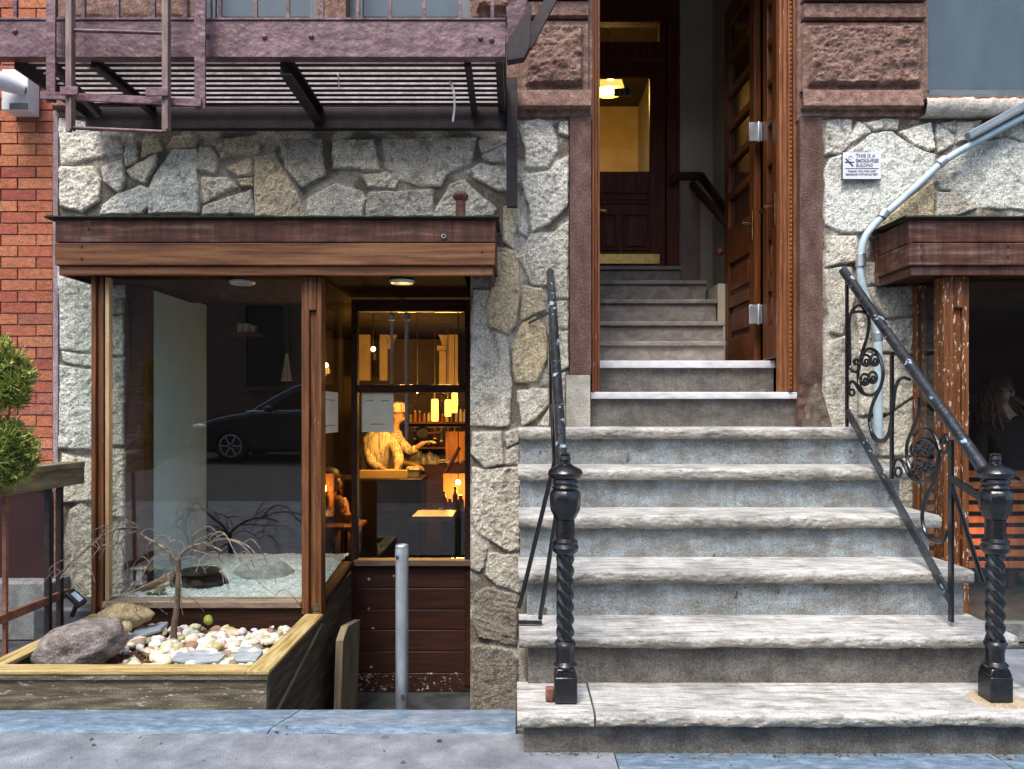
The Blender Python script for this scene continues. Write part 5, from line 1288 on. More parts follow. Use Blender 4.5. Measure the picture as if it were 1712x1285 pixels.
tr = thing('rock', 'yellowish rough rock behind the boulder at the bay foot', 'rock', tuple(P(215, 1035, 3.95)))
rock(tr, 'rock_body', P(212, 1028, 3.98), (0.125, 0.09, 0.06), 'tanrock', 9, jit=0.2)
tr = thing('rock', 'small round yellow stone between the boulder and the slate', 'rock', tuple(P(210, 1048, 3.8)))
rock(tr, 'rock_body', P(210, 1048, 3.8), (0.035, 0.03, 0.03), 'tanrock', 12, 18, 12)
tr = thing('rock', 'round moss-green stone at the back of the white pebbles', 'rock', tuple(P(348, 1037, 3.98)))
rock(tr, 'rock_body', P(348, 1036, 3.98), (0.024, 0.022, 0.026), 'moss', 14, 18, 12, 0.05) 
def slab(pts, z, th, label, tilt=0.0):
    d0 = [Vector(((px - CX) * (EYE - z) / (py - CY), (EYE - z) * FPX / (py - CY), z)) for px, py in pts]
    c = sum(d0, Vector()) / len(d0)
    t = thing('slate_slab', label, 'slate', tuple(c), 'flat slate pieces lying on the pebbles')
    mb = MB(); n = len(d0)
    up = [p + Vector((0, 0, th + tilt * (p.x - c.x))) for p in d0]
    mb.add([p + Vector((0, 0, tilt * (p.x - c.x))) for p in d0] + up, [tuple(range(n))[::-1], tuple(range(n, 2 * n))] + [(i, (i + 1) % n, n + (i + 1) % n, n + i) for i in range(n)])
    mb.build('slab_body', MT['slate'], t, bevel=0.004, seg=2)
slab([(202, 1069), (225, 1069), (268, 1060), (282, 1046), (268, 1044), (236, 1056)], 0.135, 0.016, 'pale blue slate leaning beside the boulder', 0.12)
slab([(286, 1106), (296, 1094), (340, 1090), (378, 1098), (366, 1108), (322, 1112)], 0.125, 0.014, 'long pale blue slate at the front edge of the pebbles')
slab([(384, 1098), (402, 1086), (432, 1085), (440, 1092), (428, 1108), (396, 1108)], 0.125, 0.014, 'pale slate in the front right corner of the planter')
# pebbles
rnd = random.Random(21)
mb = MB(); cols = []
palette = [(0.78, 0.75, 0.66)] * 9 + [(0.66, 0.57, 0.4)] * 3 + [(0.5, 0.38, 0.25), (0.7, 0.68, 0.6), (0.42, 0.4, 0.18), (0.3, 0.2, 0.13), (0.6, 0.59, 0.55), (0.58, 0.5, 0.26)]
n = 0
while n < 470:
    x, y = rnd.uniform(PX0 + 0.1, PX1 - 0.05), rnd.uniform(PY0 + 0.06, PY1 - 0.06)
    px = CX + x * FPX / y
    if px < 205 and rnd.random() < 0.93: continue
    sz = rnd.uniform(0.01, 0.024) if rnd.random() < 0.6 else rnd.uniform(0.024, 0.036)
    k = len(mb.v)
    z = float(soil_h(np.array([x]), np.array([y]))[0]) + sz * 0.35 + rnd.uniform(0, 0.02)
    mb.ball((0, 0, 0), (sz * rnd.uniform(0.9, 1.4), sz * rnd.uniform(0.8, 1.1), sz * rnd.uniform(0.5, 0.85)), 10, 7, 0.3, n)
    q = Quaternion((rnd.uniform(-0.25, 0.25), rnd.uniform(-0.25, 0.25), 1), rnd.uniform(0, 6.28))
    for i in range(k, len(mb.v)):
        p = q @ Vector(mb.v[i]); mb.v[i] = (p.x + x, p.y + y, p.z + z)
    c = rnd.choice(palette); c = tuple(v * rnd.uniform(0.85, 1.1) for v in c); cols += [c] * (len(mb.v) - k)
    n += 1
o = mb.build('pebbles', MT['pebble'], colors=cols, angle=70); tag(o, 'white and tan rounded pebbles covering the planter bed', 'pebbles', kind='stuff')
mb = MB(); cols = []
for k in range(420):
    x, y = rnd.uniform(PX0 + 0.05, PX1 - 0.04), rnd.uniform(PY0 + 0.05, PY1 - 0.04)
    z = float(soil_h(np.array([x]), np.array([y]))[0]) + rnd.uniform(0.006, 0.034); a = rnd.uniform(0, 6.28); l, w = rnd.uniform(0.008, 0.022), rnd.uniform(0.002, 0.007)
    u, v = Vector((math.cos(a), math.sin(a), rnd.uniform(-.3, .5))) * l, Vector((-math.sin(a), math.cos(a), rnd.uniform(-.3, .3))) * w
    c = Vector((x, y, z)); mb.add([c - u, c + v, c + u, c - v], [(0, 1, 2, 3)]); cols += [rnd.choice([(0.2, 0.08, 0.035), (0.12, 0.05, 0.025), (0.3, 0.17, 0.07), (0.07, 0.035, 0.02)])] * 4
o = mb.build('leaf_litter', MT['pebble'], colors=cols); tag(o, 'scraps of brown leaf and bark among the pebbles', 'leaf litter', kind='stuff')

# weeping tree, bare
DT = 3.86
wt = thing('weeping_tree', 'small bare weeping tree with drooping twigs growing among the pebbles', 'tree', tuple(P(292, 1068, DT)))
mb = MB(); mb.tube(spline([P(290, 1082, DT), P(291, 1050, DT), P(296, 1010, DT), P(298, 970, DT), P(298, 938, DT)], 5), [0.0175 - 0.0065 * i / 20 for i in range(21)], 10)
mb.ball(P(298, 936, DT), (0.014, 0.013, 0.017), 10, 8, 0.15, 3); mb.build('trunk', MT['bark'], wt)
rnd = random.Random(5)
BR = [ # (points in photo, start depth, end depth, radius)
 ([(297, 940), (286, 925), (268, 912), (250, 902), (235, 894), (226, 889)], 3.86, 3.80, 0.008),
 ([(228, 889), (205, 884), (185, 888), (160, 905), (138, 925), (112, 948), (86, 968)], 3.80, 3.55, 0.0045),
 ([(232, 892), (230, 880), (220, 873), (207, 872)], 3.80, 3.74, 0.004), ([(232, 882), (205, 882), (180, 890), (155, 908)], 3.80, 3.66, 0.003),
 ([(226, 889), (210, 894), (203, 908), (206, 925), (212, 942)], 3.80, 3.86, 0.0035), ([(160, 905), (166, 915), (158, 926), (152, 934)], 3.66, 3.63, 0.0025),
 ([(112, 948), (104, 962), (100, 968)], 3.58, 3.56, 0.0025), ([(150, 912), (120, 938), (105, 958)], 3.64, 3.55, 0.0025),
 ([(170, 893), (167, 908), (180, 900), (188, 922)], 3.68, 3.70, 0.0022),
 ([(300, 930), (312, 918), (330, 910), (350, 911), (371, 921)], 3.86, 3.76, 0.007),
 ([(345, 911), (365, 902), (388, 902), (410, 910), (424, 922), (431, 936)], 3.80, 3.68, 0.004), ([(348, 909), (355, 895), (368, 889), (380, 898), (392, 922), (408, 945)], 3.80, 3.66, 0.004),
 ([(380, 902), (400, 908), (418, 925), (432, 944), (436, 960), (446, 978)], 3.75, 3.60, 0.003), ([(312, 918), (330, 921), (352, 928), (372, 930), (396, 944)], 3.84, 3.72, 0.0032),
 ([(392, 922), (410, 942), (428, 966), (434, 978)], 3.70, 3.62, 0.0022), ([(408, 945), (432, 972), (450, 988), (462, 995)], 3.66, 3.58, 0.002),
 ([(290, 930), (276, 918), (262, 922), (252, 938)], 3.86, 3.9, 0.003), ([(294, 932), (272, 928), (258, 932), (246, 946), (238, 962)], 3.86, 3.78, 0.003),
 ([(292, 938), (272, 936), (255, 945), (248, 958)], 3.86, 3.95, 0.0025), ([(290, 926), (284, 910), (292, 903), (304, 906), (309, 916)], 3.84, 3.8, 0.0025),
 ([(262, 910), (258, 898), (265, 895), (275, 904)], 3.84, 3.85, 0.002), ([(300, 944), (304, 990), (303, 1010), (306, 1028)], 3.86, 3.85, 0.0028), ([(304, 935), (320, 930), (336, 942), (344, 958)], 3.86, 3.8, 0.0025),
 ([(240, 960), (215, 985), (190, 1008), (176, 1022)], 3.78, 3.72, 0.003), ([(285, 958), (250, 975), (215, 992), (178, 1016)], 3.82, 3.7, 0.0025), ([(246, 946), (236, 965), (214, 1000), (205, 1022)], 3.78, 3.72, 0.0022),
 ([(285, 965), (262, 985), (246, 1003), (240, 1012)], 3.82, 3.75, 0.002), ([(206, 925), (214, 950), (206, 975), (190, 985)], 3.86, 3.84, 0.002)]
mb = MB()
for pts, da, db, r in BR:
    n = len(pts); pp = spline([P(x, y, da + (db - da) * i / (n - 1)) for i, (x, y) in enumerate(pts)], 5)
    mb.tube(pp, [1.3 * r * (1 - 0.6 * i / (len(pp) - 1)) for i in range(len(pp))], 6)
    for _ in range(2 if r > 0.0024 else 1):   # side twigs, arching then drooping
        i = rnd.randrange(2, len(pp) - 1); a = pp[i]; s = rnd.choice((-1, 1)); l = rnd.uniform(0.05, 0.13)
        mb.tube(spline([a, a + Vector((s * l * 0.35, rnd.uniform(-.03, .03), l * 0.22)), a + Vector((s * l * 0.8, rnd.uniform(-.05, .05), -l * 0.1)), a + Vector((s * l, rnd.uniform(-.05, .05), -l * 0.7))], 4), [0.002] * 13, 5)
mb.build('branches', MT['twig'], wt)

# ------------------------------------------------------------ leaning board in the areaway
lb = thing('leaning_board', 'short weathered plank leaning against the bay side in the areaway', 'plank', (X(575, 4.3), 4.3, -0.54))
ya, yb = 4.16, 4.62
mb = MB(); mb.add([(-0.985, ya, -0.539), (-0.985, yb, -0.539), (-0.965, yb, 0.02), (-0.965, ya + 0.12, 0.075), (-0.965, ya, 0.03),
                   (-0.945, ya, -0.539), (-0.945, yb, -0.539), (-0.925, yb, 0.02), (-0.925, ya + 0.12, 0.075), (-0.925, ya, 0.03)],
                  [(0, 1, 2, 3, 4), (9, 8, 7, 6, 5), (0, 5, 6, 1), (1, 6, 7, 2), (2, 7, 8, 3), (3, 8, 9, 4), (4, 9, 5, 0)])
mb.build('plank', MT['greywood'], lb, bevel=0.004)

# ------------------------------------------------------------ left yard: wooden rail fence, maroon panel, kerb, solar lamp, juniper
XL = -2.37
rf = thing('area_railing', 'iron area railing with weathered wooden top rail at the left of the planter', 'railing', (XL, 3.8, 0))
mb = MB(); mb.box(XL - 0.05, XL + 0.05, 3.3, 4.18, 0.955, 0.99); mb.box(XL - 0.048, XL - 0.02, 3.3, 4.178, 0.86, 0.9548); mb.box(XL + 0.02, XL + 0.048, 3.3, 4.178, 0.87, 0.9548); mb.build('top_rail', M('olive_wood', two((0.1, 0.08, 0.04), (0.3, 0.25, 0.14)), (25, 3, 25), rough=0.8), rf, bevel=0.005)
for y, r, m in ((4.03, 0.013, 'darkiron'), (3.93, 0.013, 'darkiron'), (3.6, 0.009, 'rust')):
    mb = MB(); mb.box(XL - r, XL + r, y - r, y + r, 0.0, 0.87); mb.build('picket', MT[m], rf)
mb = MB(); mb.box(XL - 0.012, XL + 0.012, 3.3, 4.1, 0.28, 0.32); mb.build('bottom_rail', MT['rust'], rf, bevel=0.002)
mp_ = thing('maroon_panel', 'dark maroon sheet metal panel against the brick wall behind the area railing', 'panel', (-2.95, 4.42, 0.3))
mb = MB(); mb.box(-4.2, X(88, 4.42), 4.40, 4.44, Z(968, 4.42), Z(816, 4.42)); mb.build('sheet', MT['maroon'], mp_, bevel=0.004)
mb = MB(); mb.tube(spline([P(-60, 814, 4.39), P(60, 814, 4.39), P(82, 815, 4.39), P(91, 822, 4.39), P(93, 840, 4.39), P(93, 970, 4.39)], 5), 0.009, 8); mb.build('pipe_edge', MT['rust'], mp_)
kb = MB(); kb.box(-5, X(100, 4.38), 4.28, 4.5, -0.01, Z(966, 4.4)); o = kb.build('stone_ledge', MT['concrete'], bevel=0.01); o['kind'] = 'structure'
mb = MB(); mb.prism([(-2.62, 4.45), (-2.62, 4.2), (-2.26, 4.16), (-2.26, 4.45)], 'z', 0.0, 0.2); o = mb.build('rubble_ledge', MT['darkstone'], bevel=0.02); o['kind'] = 'structure'
sl = thing('solar_lamp', 'small black solar lamp with pale blue panel propped by the planter corner', 'lamp', tuple(P(128, 1000, 4.0)))
c = P(127, 1000, 4.02)
Rm = Matrix.Translation(c) @ Matrix.Rotation(R(42), 4, 'Y') @ Matrix.Rotation(R(28), 4, 'X')
mb = MB(); mb.box(-0.05, 0.05, -0.026, 0.026, -0.016, 0.016, Rm); mb.build('lamp_body', MT['blackbox'], sl, bevel=0.006)
mb = MB(); mb.box(-0.03, 0.03, -0.013, 0.013, 0.0162, 0.019, Rm); mb.build('solar_panel', M('solar_panel', two((0.35, 0.5, 0.6), (0.55, 0.7, 0.78)), (40, 40, 40), rough=0.2, bump=0), sl)
mb = MB(); mb.tube([c + Vector((0, 0.02, -0.02)), P(120, 1030, 4.05)], 0.012, 8); mb.build('stake', MT['blackbox'], sl)

jn = thing('juniper', 'clipped green juniper with two leafy pads at the left edge', 'shrub', (-2.35, 3.45, 0))
mb = MB(); mb.tube(spline([(-2.62, 3.45, 0), (-2.6, 3.45, 0.5), (-2.52, 3.45, 0.95), (-2.45, 3.46, 1.4)], 6), [0.03 - 0.0009 * i for i in range(19)], 8)
mb.tube([(-2.53, 3.45, 0.92), (-2.42, 3.45, 1.05)], 0.012, 6); mb.build('trunk', MT['bark'], jn)
rnd = random.Random(9)
PADS = [(-14, 625, 0.085), (14, 612, 0.06), (28, 640, 0.055), (6, 655, 0.07), (-8, 597, 0.06), (22, 665, 0.05), (-20, 660, 0.07), (36, 624, 0.035),
        (-18, 752, 0.1), (10, 735, 0.06), (30, 750, 0.06), (42, 766, 0.045), (20, 775, 0.065), (-2, 722, 0.05), (4, 792, 0.06), (-24, 790, 0.08), (36, 788, 0.035), (24, 728, 0.035)]
for part in range(2):
    mb = MB(); cols = []
    for (cx, cy, rr) in PADS[:8] if part == 0 else PADS[8:]:
        c = P(cx, cy, 3.42 + rnd.uniform(-0.07, 0.07))
        rr *= 1.12
        for k in range(int(120000 * rr * rr)):
            v = Vector((rnd.gauss(0, 1), rnd.gauss(0, 1), rnd.gauss(0, 1))).normalized()
            p = c + Vector((v.x * rr, v.y * rr, v.z * rr * 0.8)) * rnd.uniform(0.2, 1.12) ** 0.6
            t = (v * 0.8 + Vector((rnd.gauss(0, .45), rnd.gauss(0, .45), rnd.gauss(0, .35) + 0.35))).normalized(); s_ = t.orthogonal().normalized()
            s_ = Quaternion(t, rnd.uniform(0, 6.28)) @ s_
            l, w = rnd.uniform(0.018, 0.05), rnd.uniform(0.0018, 0.0036)
            mb.add([p - s_ * w, p + s_ * w, p + t * l * 0.6 + s_ * w * 0.9, p + t * l, p + t * l * 0.6 - s_ * w * 0.9], [(0, 1, 2, 3, 4)])
            g = rnd.choice([(0.13, 0.2, 0.03), (0.22, 0.3, 0.04), (0.3, 0.37, 0.06), (0.09, 0.15, 0.025), (0.42, 0.44, 0.1), (0.2, 0.12, 0.05) if rnd.random() < 0.3 else (0.24, 0.32, 0.05)])
            cols += [g] * 5
    for (cx, cy, rr) in PADS[:8] if part == 0 else PADS[8:]:      # loose sprays reaching out of the pads
        c = P(cx, cy, 3.42)
        for q in range(16):
            v = Vector((rnd.gauss(0, 1), rnd.gauss(0, 0.8), rnd.gauss(0.25, 0.8))).normalized(); L_ = rr * rnd.uniform(1.1, 1.75)
            for k in range(34):
                f_ = rnd.uniform(0.35, 1.0); p = c + v * L_ * f_ + Vector((0, 0, 0.015 * f_ * f_))
                t = (v * 0.9 + Vector((rnd.gauss(0, .5), rnd.gauss(0, .5), rnd.gauss(0, .5)))).normalized(); s_ = t.orthogonal().normalized(); l, w = rnd.uniform(0.014, 0.03), rnd.uniform(0.0016, 0.003)
                mb.add([p - s_ * w, p + s_ * w, p + t * l * 0.6 + s_ * w, p + t * l, p + t * l * 0.6 - s_ * w], [(0, 1, 2, 3, 4)])
                cols += [rnd.choice([(0.3, 0.38, 0.06), (0.2, 0.28, 0.05), (0.42, 0.46, 0.11), (0.26, 0.2, 0.07)])] * 5
    mb.build('foliage', MT['needle'], jn, colors=cols)

# ------------------------------------------------------------ inside the left shop
FL = -0.54
def S(name, mat, *b):
    mb = MB(); mb.box(*b); return struct(mb, name, mat)
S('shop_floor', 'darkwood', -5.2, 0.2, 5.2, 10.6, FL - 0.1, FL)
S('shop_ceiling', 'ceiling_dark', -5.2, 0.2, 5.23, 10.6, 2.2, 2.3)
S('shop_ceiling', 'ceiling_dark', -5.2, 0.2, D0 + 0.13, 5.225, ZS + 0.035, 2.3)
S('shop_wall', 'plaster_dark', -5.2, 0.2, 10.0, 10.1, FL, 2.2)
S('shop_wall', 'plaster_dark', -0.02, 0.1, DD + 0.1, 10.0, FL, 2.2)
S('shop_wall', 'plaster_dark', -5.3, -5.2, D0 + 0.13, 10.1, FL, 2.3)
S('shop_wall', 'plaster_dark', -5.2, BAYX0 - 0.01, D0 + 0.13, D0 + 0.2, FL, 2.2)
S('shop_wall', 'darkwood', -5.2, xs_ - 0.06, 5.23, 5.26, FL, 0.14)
S('shop_wall', 'plaster_dark', -5.2, -1.53, 6.05, 6.12, FL, 2.2)  # partition added to keep kitchen light off the display window
# pale partition curving away from the window
mb = MB(); xw = X(249, 4.62)
arc = [(xw, 4.62), (xw + 0.01, 5.42)] + [(xw - 0.2 + 0.21 * math.cos(a), 5.42 + 0.2 * math.sin(a)) for a in [k * math.pi / 20 for k in range(1, 11)]]
arc += [(p[0] - 0.05, p[1] + (0.0 if i < 2 else 0.04)) for i, p in reversed(list(enumerate(arc)))]
mb.prism(arc, 'z', 0.16, ZS + 0.03); o = mb.build('partition_wall', MT['plaster_pale']); o['kind'] = 'structure'
# display bed: white gravel, flat grey stone, black basin, driftwood, fern
xs = np.linspace(xw - 0.02, xs_ - 0.07, 130); ys = np.linspace(DB + 0.1, 5.2, 110)
GX, GY = np.meshgrid(xs, ys)
def gz(x, y): return zsl - 0.015 + 0.07 * smooth(4.3, 5.1, y) + 0.014 * fbm(x * 45, y * 45, 2, 4) + 0.006 * vnoise(x * 120, y * 120, 2)
c = np.array((0.72, 0.8, 0.8)) * (0.45 + 0.7 * vnoise(GX * 110, GY * 110, 6))[..., None]
o = grid_mesh('white_gravel', GX, GY, gz(GX, GY), M('white_gravel', two((0.8,) * 3, (1.2,) * 3), (90, 90, 90), rough=0.8, bump=0.6, attr=True), None, None, c)
tag(o, 'white crushed gravel bed inside the display window', 'gravel', kind='stuff')
t = thing('rock', 'flat pale grey stone lying on the white gravel in the window', 'rock', tuple(P(440, 965, 4.7)))
rock(t, 'rock_body', P(440, 962, 4.72), (0.18, 0.11, 0.1), 'greyrock', 31, jit=0.12)
t = thing('stone_basin', 'glossy black round basin lying in the white gravel in the window', 'basin', tuple(P(335, 985, 4.55)))
rock(t, 'basin_body', P(336, 978, 4.55), (0.16, 0.1, 0.1), 'blackbox', 41, 28, 18, 0.12)
mb = MB(); cc = P(334, 966, 4.5); mb.lathe((cc.x, cc.y, cc.z + 0.03), [(0.1, 0), (0.118, 0.012), (0.105, 0.02), (0.085, 0.006)], 24); mb.build('rim', MT['blackbox'], t)
mb = MB(); mb.tube([P(296, 955, 4.5), P(290, 968, 4.48), P(292, 985, 4.48)], [0.02, 0.026, 0.02], 10); mb.build('spout', MT['blackbox'], t)
t = thing('driftwood', 'reddish brown driftwood branch lying left of the black basin', 'driftwood', tuple(P(250, 985, 4.4)))
mb = MB(); mb.tube(spline([P(205, 1000, 4.38), P(235, 985, 4.42), P(265, 972, 4.46), P(289, 962, 4.5)], 5), [0.03 - 0.001 * k for k in range(16)], 8); mb.tube(spline([P(232, 988, 4.42), P(255, 992, 4.4), P(275, 985, 4.4)], 4), 0.014, 7); mb.build('wood', M('driftwood_wood', [(0.3, (0.07, 0.035, 0.02)), (0.7, (0.28, 0.15, 0.1))], (8, 8, 30), rough=0.85, bump=0.4), t)
t = thing('fern', 'small green fern at the lower left corner of the window bed', 'plant', tuple(P(262, 998, 4.3)))
mb = MB(); rnd = random.Random(3); c0 = P(262, 1000, 4.32)
for k in range(60):
    a = rnd.uniform(0, 6.28); e = c0 + Vector((math.cos(a) * rnd.uniform(0.02, 0.085), math.sin(a) * 0.05, rnd.uniform(0.005, 0.04)))
    u = (e - c0); s = u.cross(Vector((0, 0, 1))).normalized() * 0.007
    mb.add([c0, c0 + u * 0.6 + s + Vector((0, 0, 0.012)), e, c0 + u * 0.6 - s + Vector((0, 0, 0.012))], [(0, 1, 2, 3)])
mb.build('fronds', M('fern_green', two((0.03, 0.08, 0.02), (0.07, 0.16, 0.03)), (40, 40, 40), rough=0.6), t)
t = thing('small_lantern', 'little silver lantern standing in the left corner of the window bed', 'lantern', tuple(P(232, 975, 4.4)))
cc = P(232, 962, 4.4)
mb = MB(); mb.box(cc.x - 0.032, cc.x + 0.032, 4.37, 4.43, cc.z - 0.05, cc.z - 0.035); mb.box(cc.x - 0.03, cc.x - 0.022, 4.372, 4.38, cc.z - 0.0345, cc.z + 0.035); mb.box(cc.x + 0.022, cc.x + 0.03, 4.372, 4.38, cc.z - 0.0345, cc.z + 0.035); mb.box(cc.x - 0.032, cc.x + 0.032, 4.37, 4.43, cc.z + 0.0355, cc.z + 0.05); mb.build('frame', MT['steel'], t, bevel=0.003)
mb = MB(); mb.lathe((cc.x, 4.4, 0), [(0.012, cc.z - 0.034), (0.016, cc.z - 0.01), (0.012, cc.z + 0.03)], 12); mb.build('candle', MT['white'], t)

# hanging cloths and tags
def hang(px, y0, y1, w0, w1, d, label, tags=False):
    t = thing('hanging_cloth', label, 'cloth', tuple(P(px, y1, d)), 'pale cloths hanging inside the display window')
    n = 9; PXs = np.linspace(-1, 1, n * 3); K = np.linspace(0, 1, 14)
    A, B = np.meshgrid(PXs, K)
    w = (w0 + (w1 - w0) * B) / 2
    GX = X(px, d) + A * w * d / FPX; GZ = Z(y0, d) - B * (y1 - y0) * d / FPX
    GY = d + 0.012 * np.sin(A * 9 + 0.6) * (0.3 + B)
    o = grid_mesh('cloth_body', GX, GY, GZ, MT['paper'], t); m = o.modifiers.new('thick', 'SOLIDIFY'); m.thickness = 0.004
    if tags:
        for a, b, xx in ((586, 597, 326), (602, 619, 325)):
            mb = MB(); mb.box(X(xx - 9, d), X(xx + 9, d), d - 0.02, d - 0.015, Z(b, d), Z(a, d)); mb.build('paper_tag', MT['paper'], t)
    mb = MB(); mb.tube([P(px, y0 + 2, d), P(px, y0 - 60, d)], 0.004, 6); mb.build('cord', MT['darkwood'], t)
hang(325, 621, 665, 8, 12, 5.7, 'narrow pale cloth with two paper tags above it', True)
hang(480, 590, 637, 3, 18, 5.9, 'pale cloth narrow at the top hanging beside the corner post')
t = thing('wall_shelf', 'small dark shelf holding a row of pale boxes deep in the window', 'shelf', tuple(P(410, 555, 5.8)))
mb = MB(); mb.box(X(388, 5.8), X(437, 5.8), 5.75, 5.9, Z(561, 5.8), Z(557, 5.8)); mb.build('board', MT['casing'], t)
for k, (a, b, c) in enumerate(((399, 407, 541), (409, 419, 541), (421, 427, 544))):
    bx_ = thing('box', ('left', 'middle', 'right')[k] + ' of three small pale boxes on the window shelf', 'box', tuple(P((a + b) / 2, 557, 5.8)), 'pale boxes on the window shelf')
    mb = MB(); mb.box(X(a, 5.8), X(b, 5.8), 5.77, 5.84, Z(556.8, 5.8), Z(c + 2, 5.8)); mb.build('carton', MT['paper'], bx_, bevel=0.003)
    mb = MB(); mb.box(X(a, 5.8) - 0.001, X(b, 5.8) + 0.001, 5.769, 5.841, Z(c + 2, 5.8) + 0.0003, Z(c, 5.8)); mb.build('lid', MT['paper'], bx_, bevel=0.002)

# arch and pilasters built inside for the facade mirrored in the door glass
dw = thing('mirrored_arch', 'tan arch with pilasters standing in for the facade mirrored in the shop door glass', 'archway', (X(700, 9.4), 9.4, FL))
DA = 9.4
def pbox(px0, px1, py0, py1, d0, d1, mb): mb.box(X(px0, d0), X(px1, d0), d0, d1, Z(py1, d0), Z(py0, d0))
mb = MB(); pbox(747, 767, 531, 650, DA, DA + 0.15, mb); pbox(744, 770, 523, 530.5, DA - 0.03, DA + 0.15, mb); pbox(745, 769, 534, 537, DA - 0.02, DA - 0.001, mb); mb.build('pilaster', MT['mirror_arch_tan'], dw, bevel=0.01)
for a, b in ((598, 618), (634, 647)):
    mb = MB(); pbox(a, b, 524, 636, DA, DA + 0.1, mb); mb.build('pilaster', MT['mirror_arch_tan'], dw, bevel=0.01)
mb = MB()
cx_, cz_ = X(697, DA), Z(582, DA); ro, ri = 50 * DA / FPX, 42 * DA / FPX
arcp = [(cx_ + ro * math.cos(a), cz_ + ro * math.sin(a)) for a in [k * math.pi / 24 for k in range(25)]]
arci = [(cx_ + ri * math.cos(a), cz_ + ri * math.sin(a)) for a in [k * math.pi / 24 for k in range(25)]]
for i in range(24): mb.prism([arcp[i], arcp[i + 1], arci[i + 1], arci[i]], 'y', DA + 0.02, DA + 0.14)
mb.build('arch_band', MT['mirror_arch_tan'], dw)
mb = MB(); pbox(734, 746, 586, 650, DA + 0.02, DA + 0.14, mb); pbox(730, 746, 577, 585, DA, DA + 0.14, mb); mb.build('impost', MT['mirror_arch_tan'], dw, bevel=0.006)
mb = MB()
top = [(X(748, DA), cz_), (X(748, DA), Z(505, DA)), (X(640, DA), Z(505, DA)), (X(640, DA), cz_)]
arc2 = [(cx_ + ro * math.cos(a), cz_ + ro * math.sin(a)) for a in [math.pi - k * math.pi / 24 for k in range(25)]]
mb.prism(top + arc2, 'y', DA + 0.05, DA + 0.13); mb.build('spandrel', MT['plaster_beige'], dw)
for a, la in ((655, 'left'), (680, 'right')):
    t = thing('ceiling_pipe', ('shorter left', 'longer right')[a > 660] + ' pale steel pipe hanging from the ceiling inside the shop door', 'pipe', (X(a, 5.6), 5.6, 1.5), 'slim pale pipes inside the shop door')
    mb = MB(); r = 0.011 if a < 660 else 0.014; mb.lathe((X(a, 5.6), 5.6, 0), [(r, Z(641 if a < 660 else 735, 5.6)), (r, 2.19)], 12); mb.build('tube', MT['skylit_post'], t)
    mb = MB(); mb.lathe((X(a, 5.6), 5.6, 0), [(r + 0.001, Z(536, 5.6)), (r + 0.012, Z(534, 5.6)), (r + 0.012, Z(526, 5.6)), (r + 0.001, Z(524, 5.6))], 12); mb.build('collar', MT['skylit_post'], t)

# kitchen
kc = thing('kitchen_counter', 'black kitchen counter in front of the cooks', 'counter', (X(645, 7.7), 7.7, FL))
mb = MB(); mb.box(X(520, 7.7), X(704, 7.7), 7.7, 8.2, FL, Z(806, 7.7)); mb.build('body', MT['blackbox'], kc, bevel=0.005)
mb = MB(); mb.box(X(518, 7.7), X(706, 7.7), 7.66, 8.22, Z(806, 7.7) + 0.0005, Z(800, 7.7)); mb.build('counter_top', MT['blackbox'], kc, bevel=0.005)
mb = MB(); mb.box(X(600, 7.7), X(680, 7.7), 7.72, 7.76, Z(800, 7.7) + 0.001, Z(786, 7.7)); mb.build('front_ledge', MT['plaster_amber'], kc, bevel=0.004)
ZC = Z(800, 7.7)
items = [('food_tray', 'amber lit tray with chopped food on the counter beside the cook', 'tray', 607, 622, 8.0, 0.035), ('steel_pan', 'square steel pan at the middle of the counter', 'pan', 645, 660, 7.9, 0.06), ('steel_pan', 'dark square pan at the right end of the counter', 'pan', 682, 702, 7.9, 0.09)]
for nm, lab, cat, a, b, d, h in items:
    t = thing(nm, lab, cat, (X((a + b) / 2, d), d, ZC)); x0, x1 = X(a, d), X(b, d)
    mb = MB(); mb.box(x0, x1, d - 0.09, d + 0.09, ZC + 0.001, ZC + h * 0.85); mb.box(x0 - 0.01, x1 + 0.01, d - 0.1, d + 0.1, ZC + h * 0.85 + 0.0005, ZC + h); mb.build('pan_body', MT['steel'] if nm != 'food_tray' else MT['plaster_amber'], t, bevel=0.004)
    mb = MB()
    for k in range(6): mb.ball((x0 + (x1 - x0) * (k + .5) / 6, d - 0.05 + 0.02 * (k % 3), ZC + h + 0.008), (0.02, 0.018, 0.014), 8, 6, 0.2, k)
    mb.build('food', MT['tanrock'], t)
wall_pan = thing('wok', 'round dark wok hanging behind the cook above the kitchen pass', 'wok', tuple(P(706, 722, 9.5)))
mb = MB(); c = P(706, 724, 9.5)
n = 24; vs = [c + Vector((0.11 * math.cos(k * 2 * math.pi / n), 0, 0.085 * math.sin(k * 2 * math.pi / n))) for k in range(n)]
vs2 = [c + Vector((0.075 * math.cos(k * 2 * math.pi / n), 0.06, 0.055 * math.sin(k * 2 * math.pi / n))) for k in range(n)]
mb.add(vs + vs2, [(k, (k + 1) % n, n + (k + 1) % n, n + k) for k in range(n)] + [tuple(range(n, 2 * n))]); mb.build('bowl', MT['darkiron'], wall_pan)
mb = MB(); mb.tube([P(716, 724, 9.48), P(738, 722, 9.46)], 0.012, 8); mb.build('handle', MT['casing'], wall_pan)
pr = thing('plate_rack', 'wooden rack of plates and utensils at the right of the kitchen', 'rack', (X(735, 9), 9.0, FL))
mb = MB(); mb.box(X(690, 9), X(790, 9), 8.85, 9.2, FL, Z(775, 9)); mb.build('cabinet', MT['darkwood'], pr)
mb = MB(); mb.box(X(742, 9), X(785, 9), 9.22, 9.26, Z(775, 9), Z(722, 9)); mb.build('back_panel', MT['orangewall'], pr)
mb = MB()
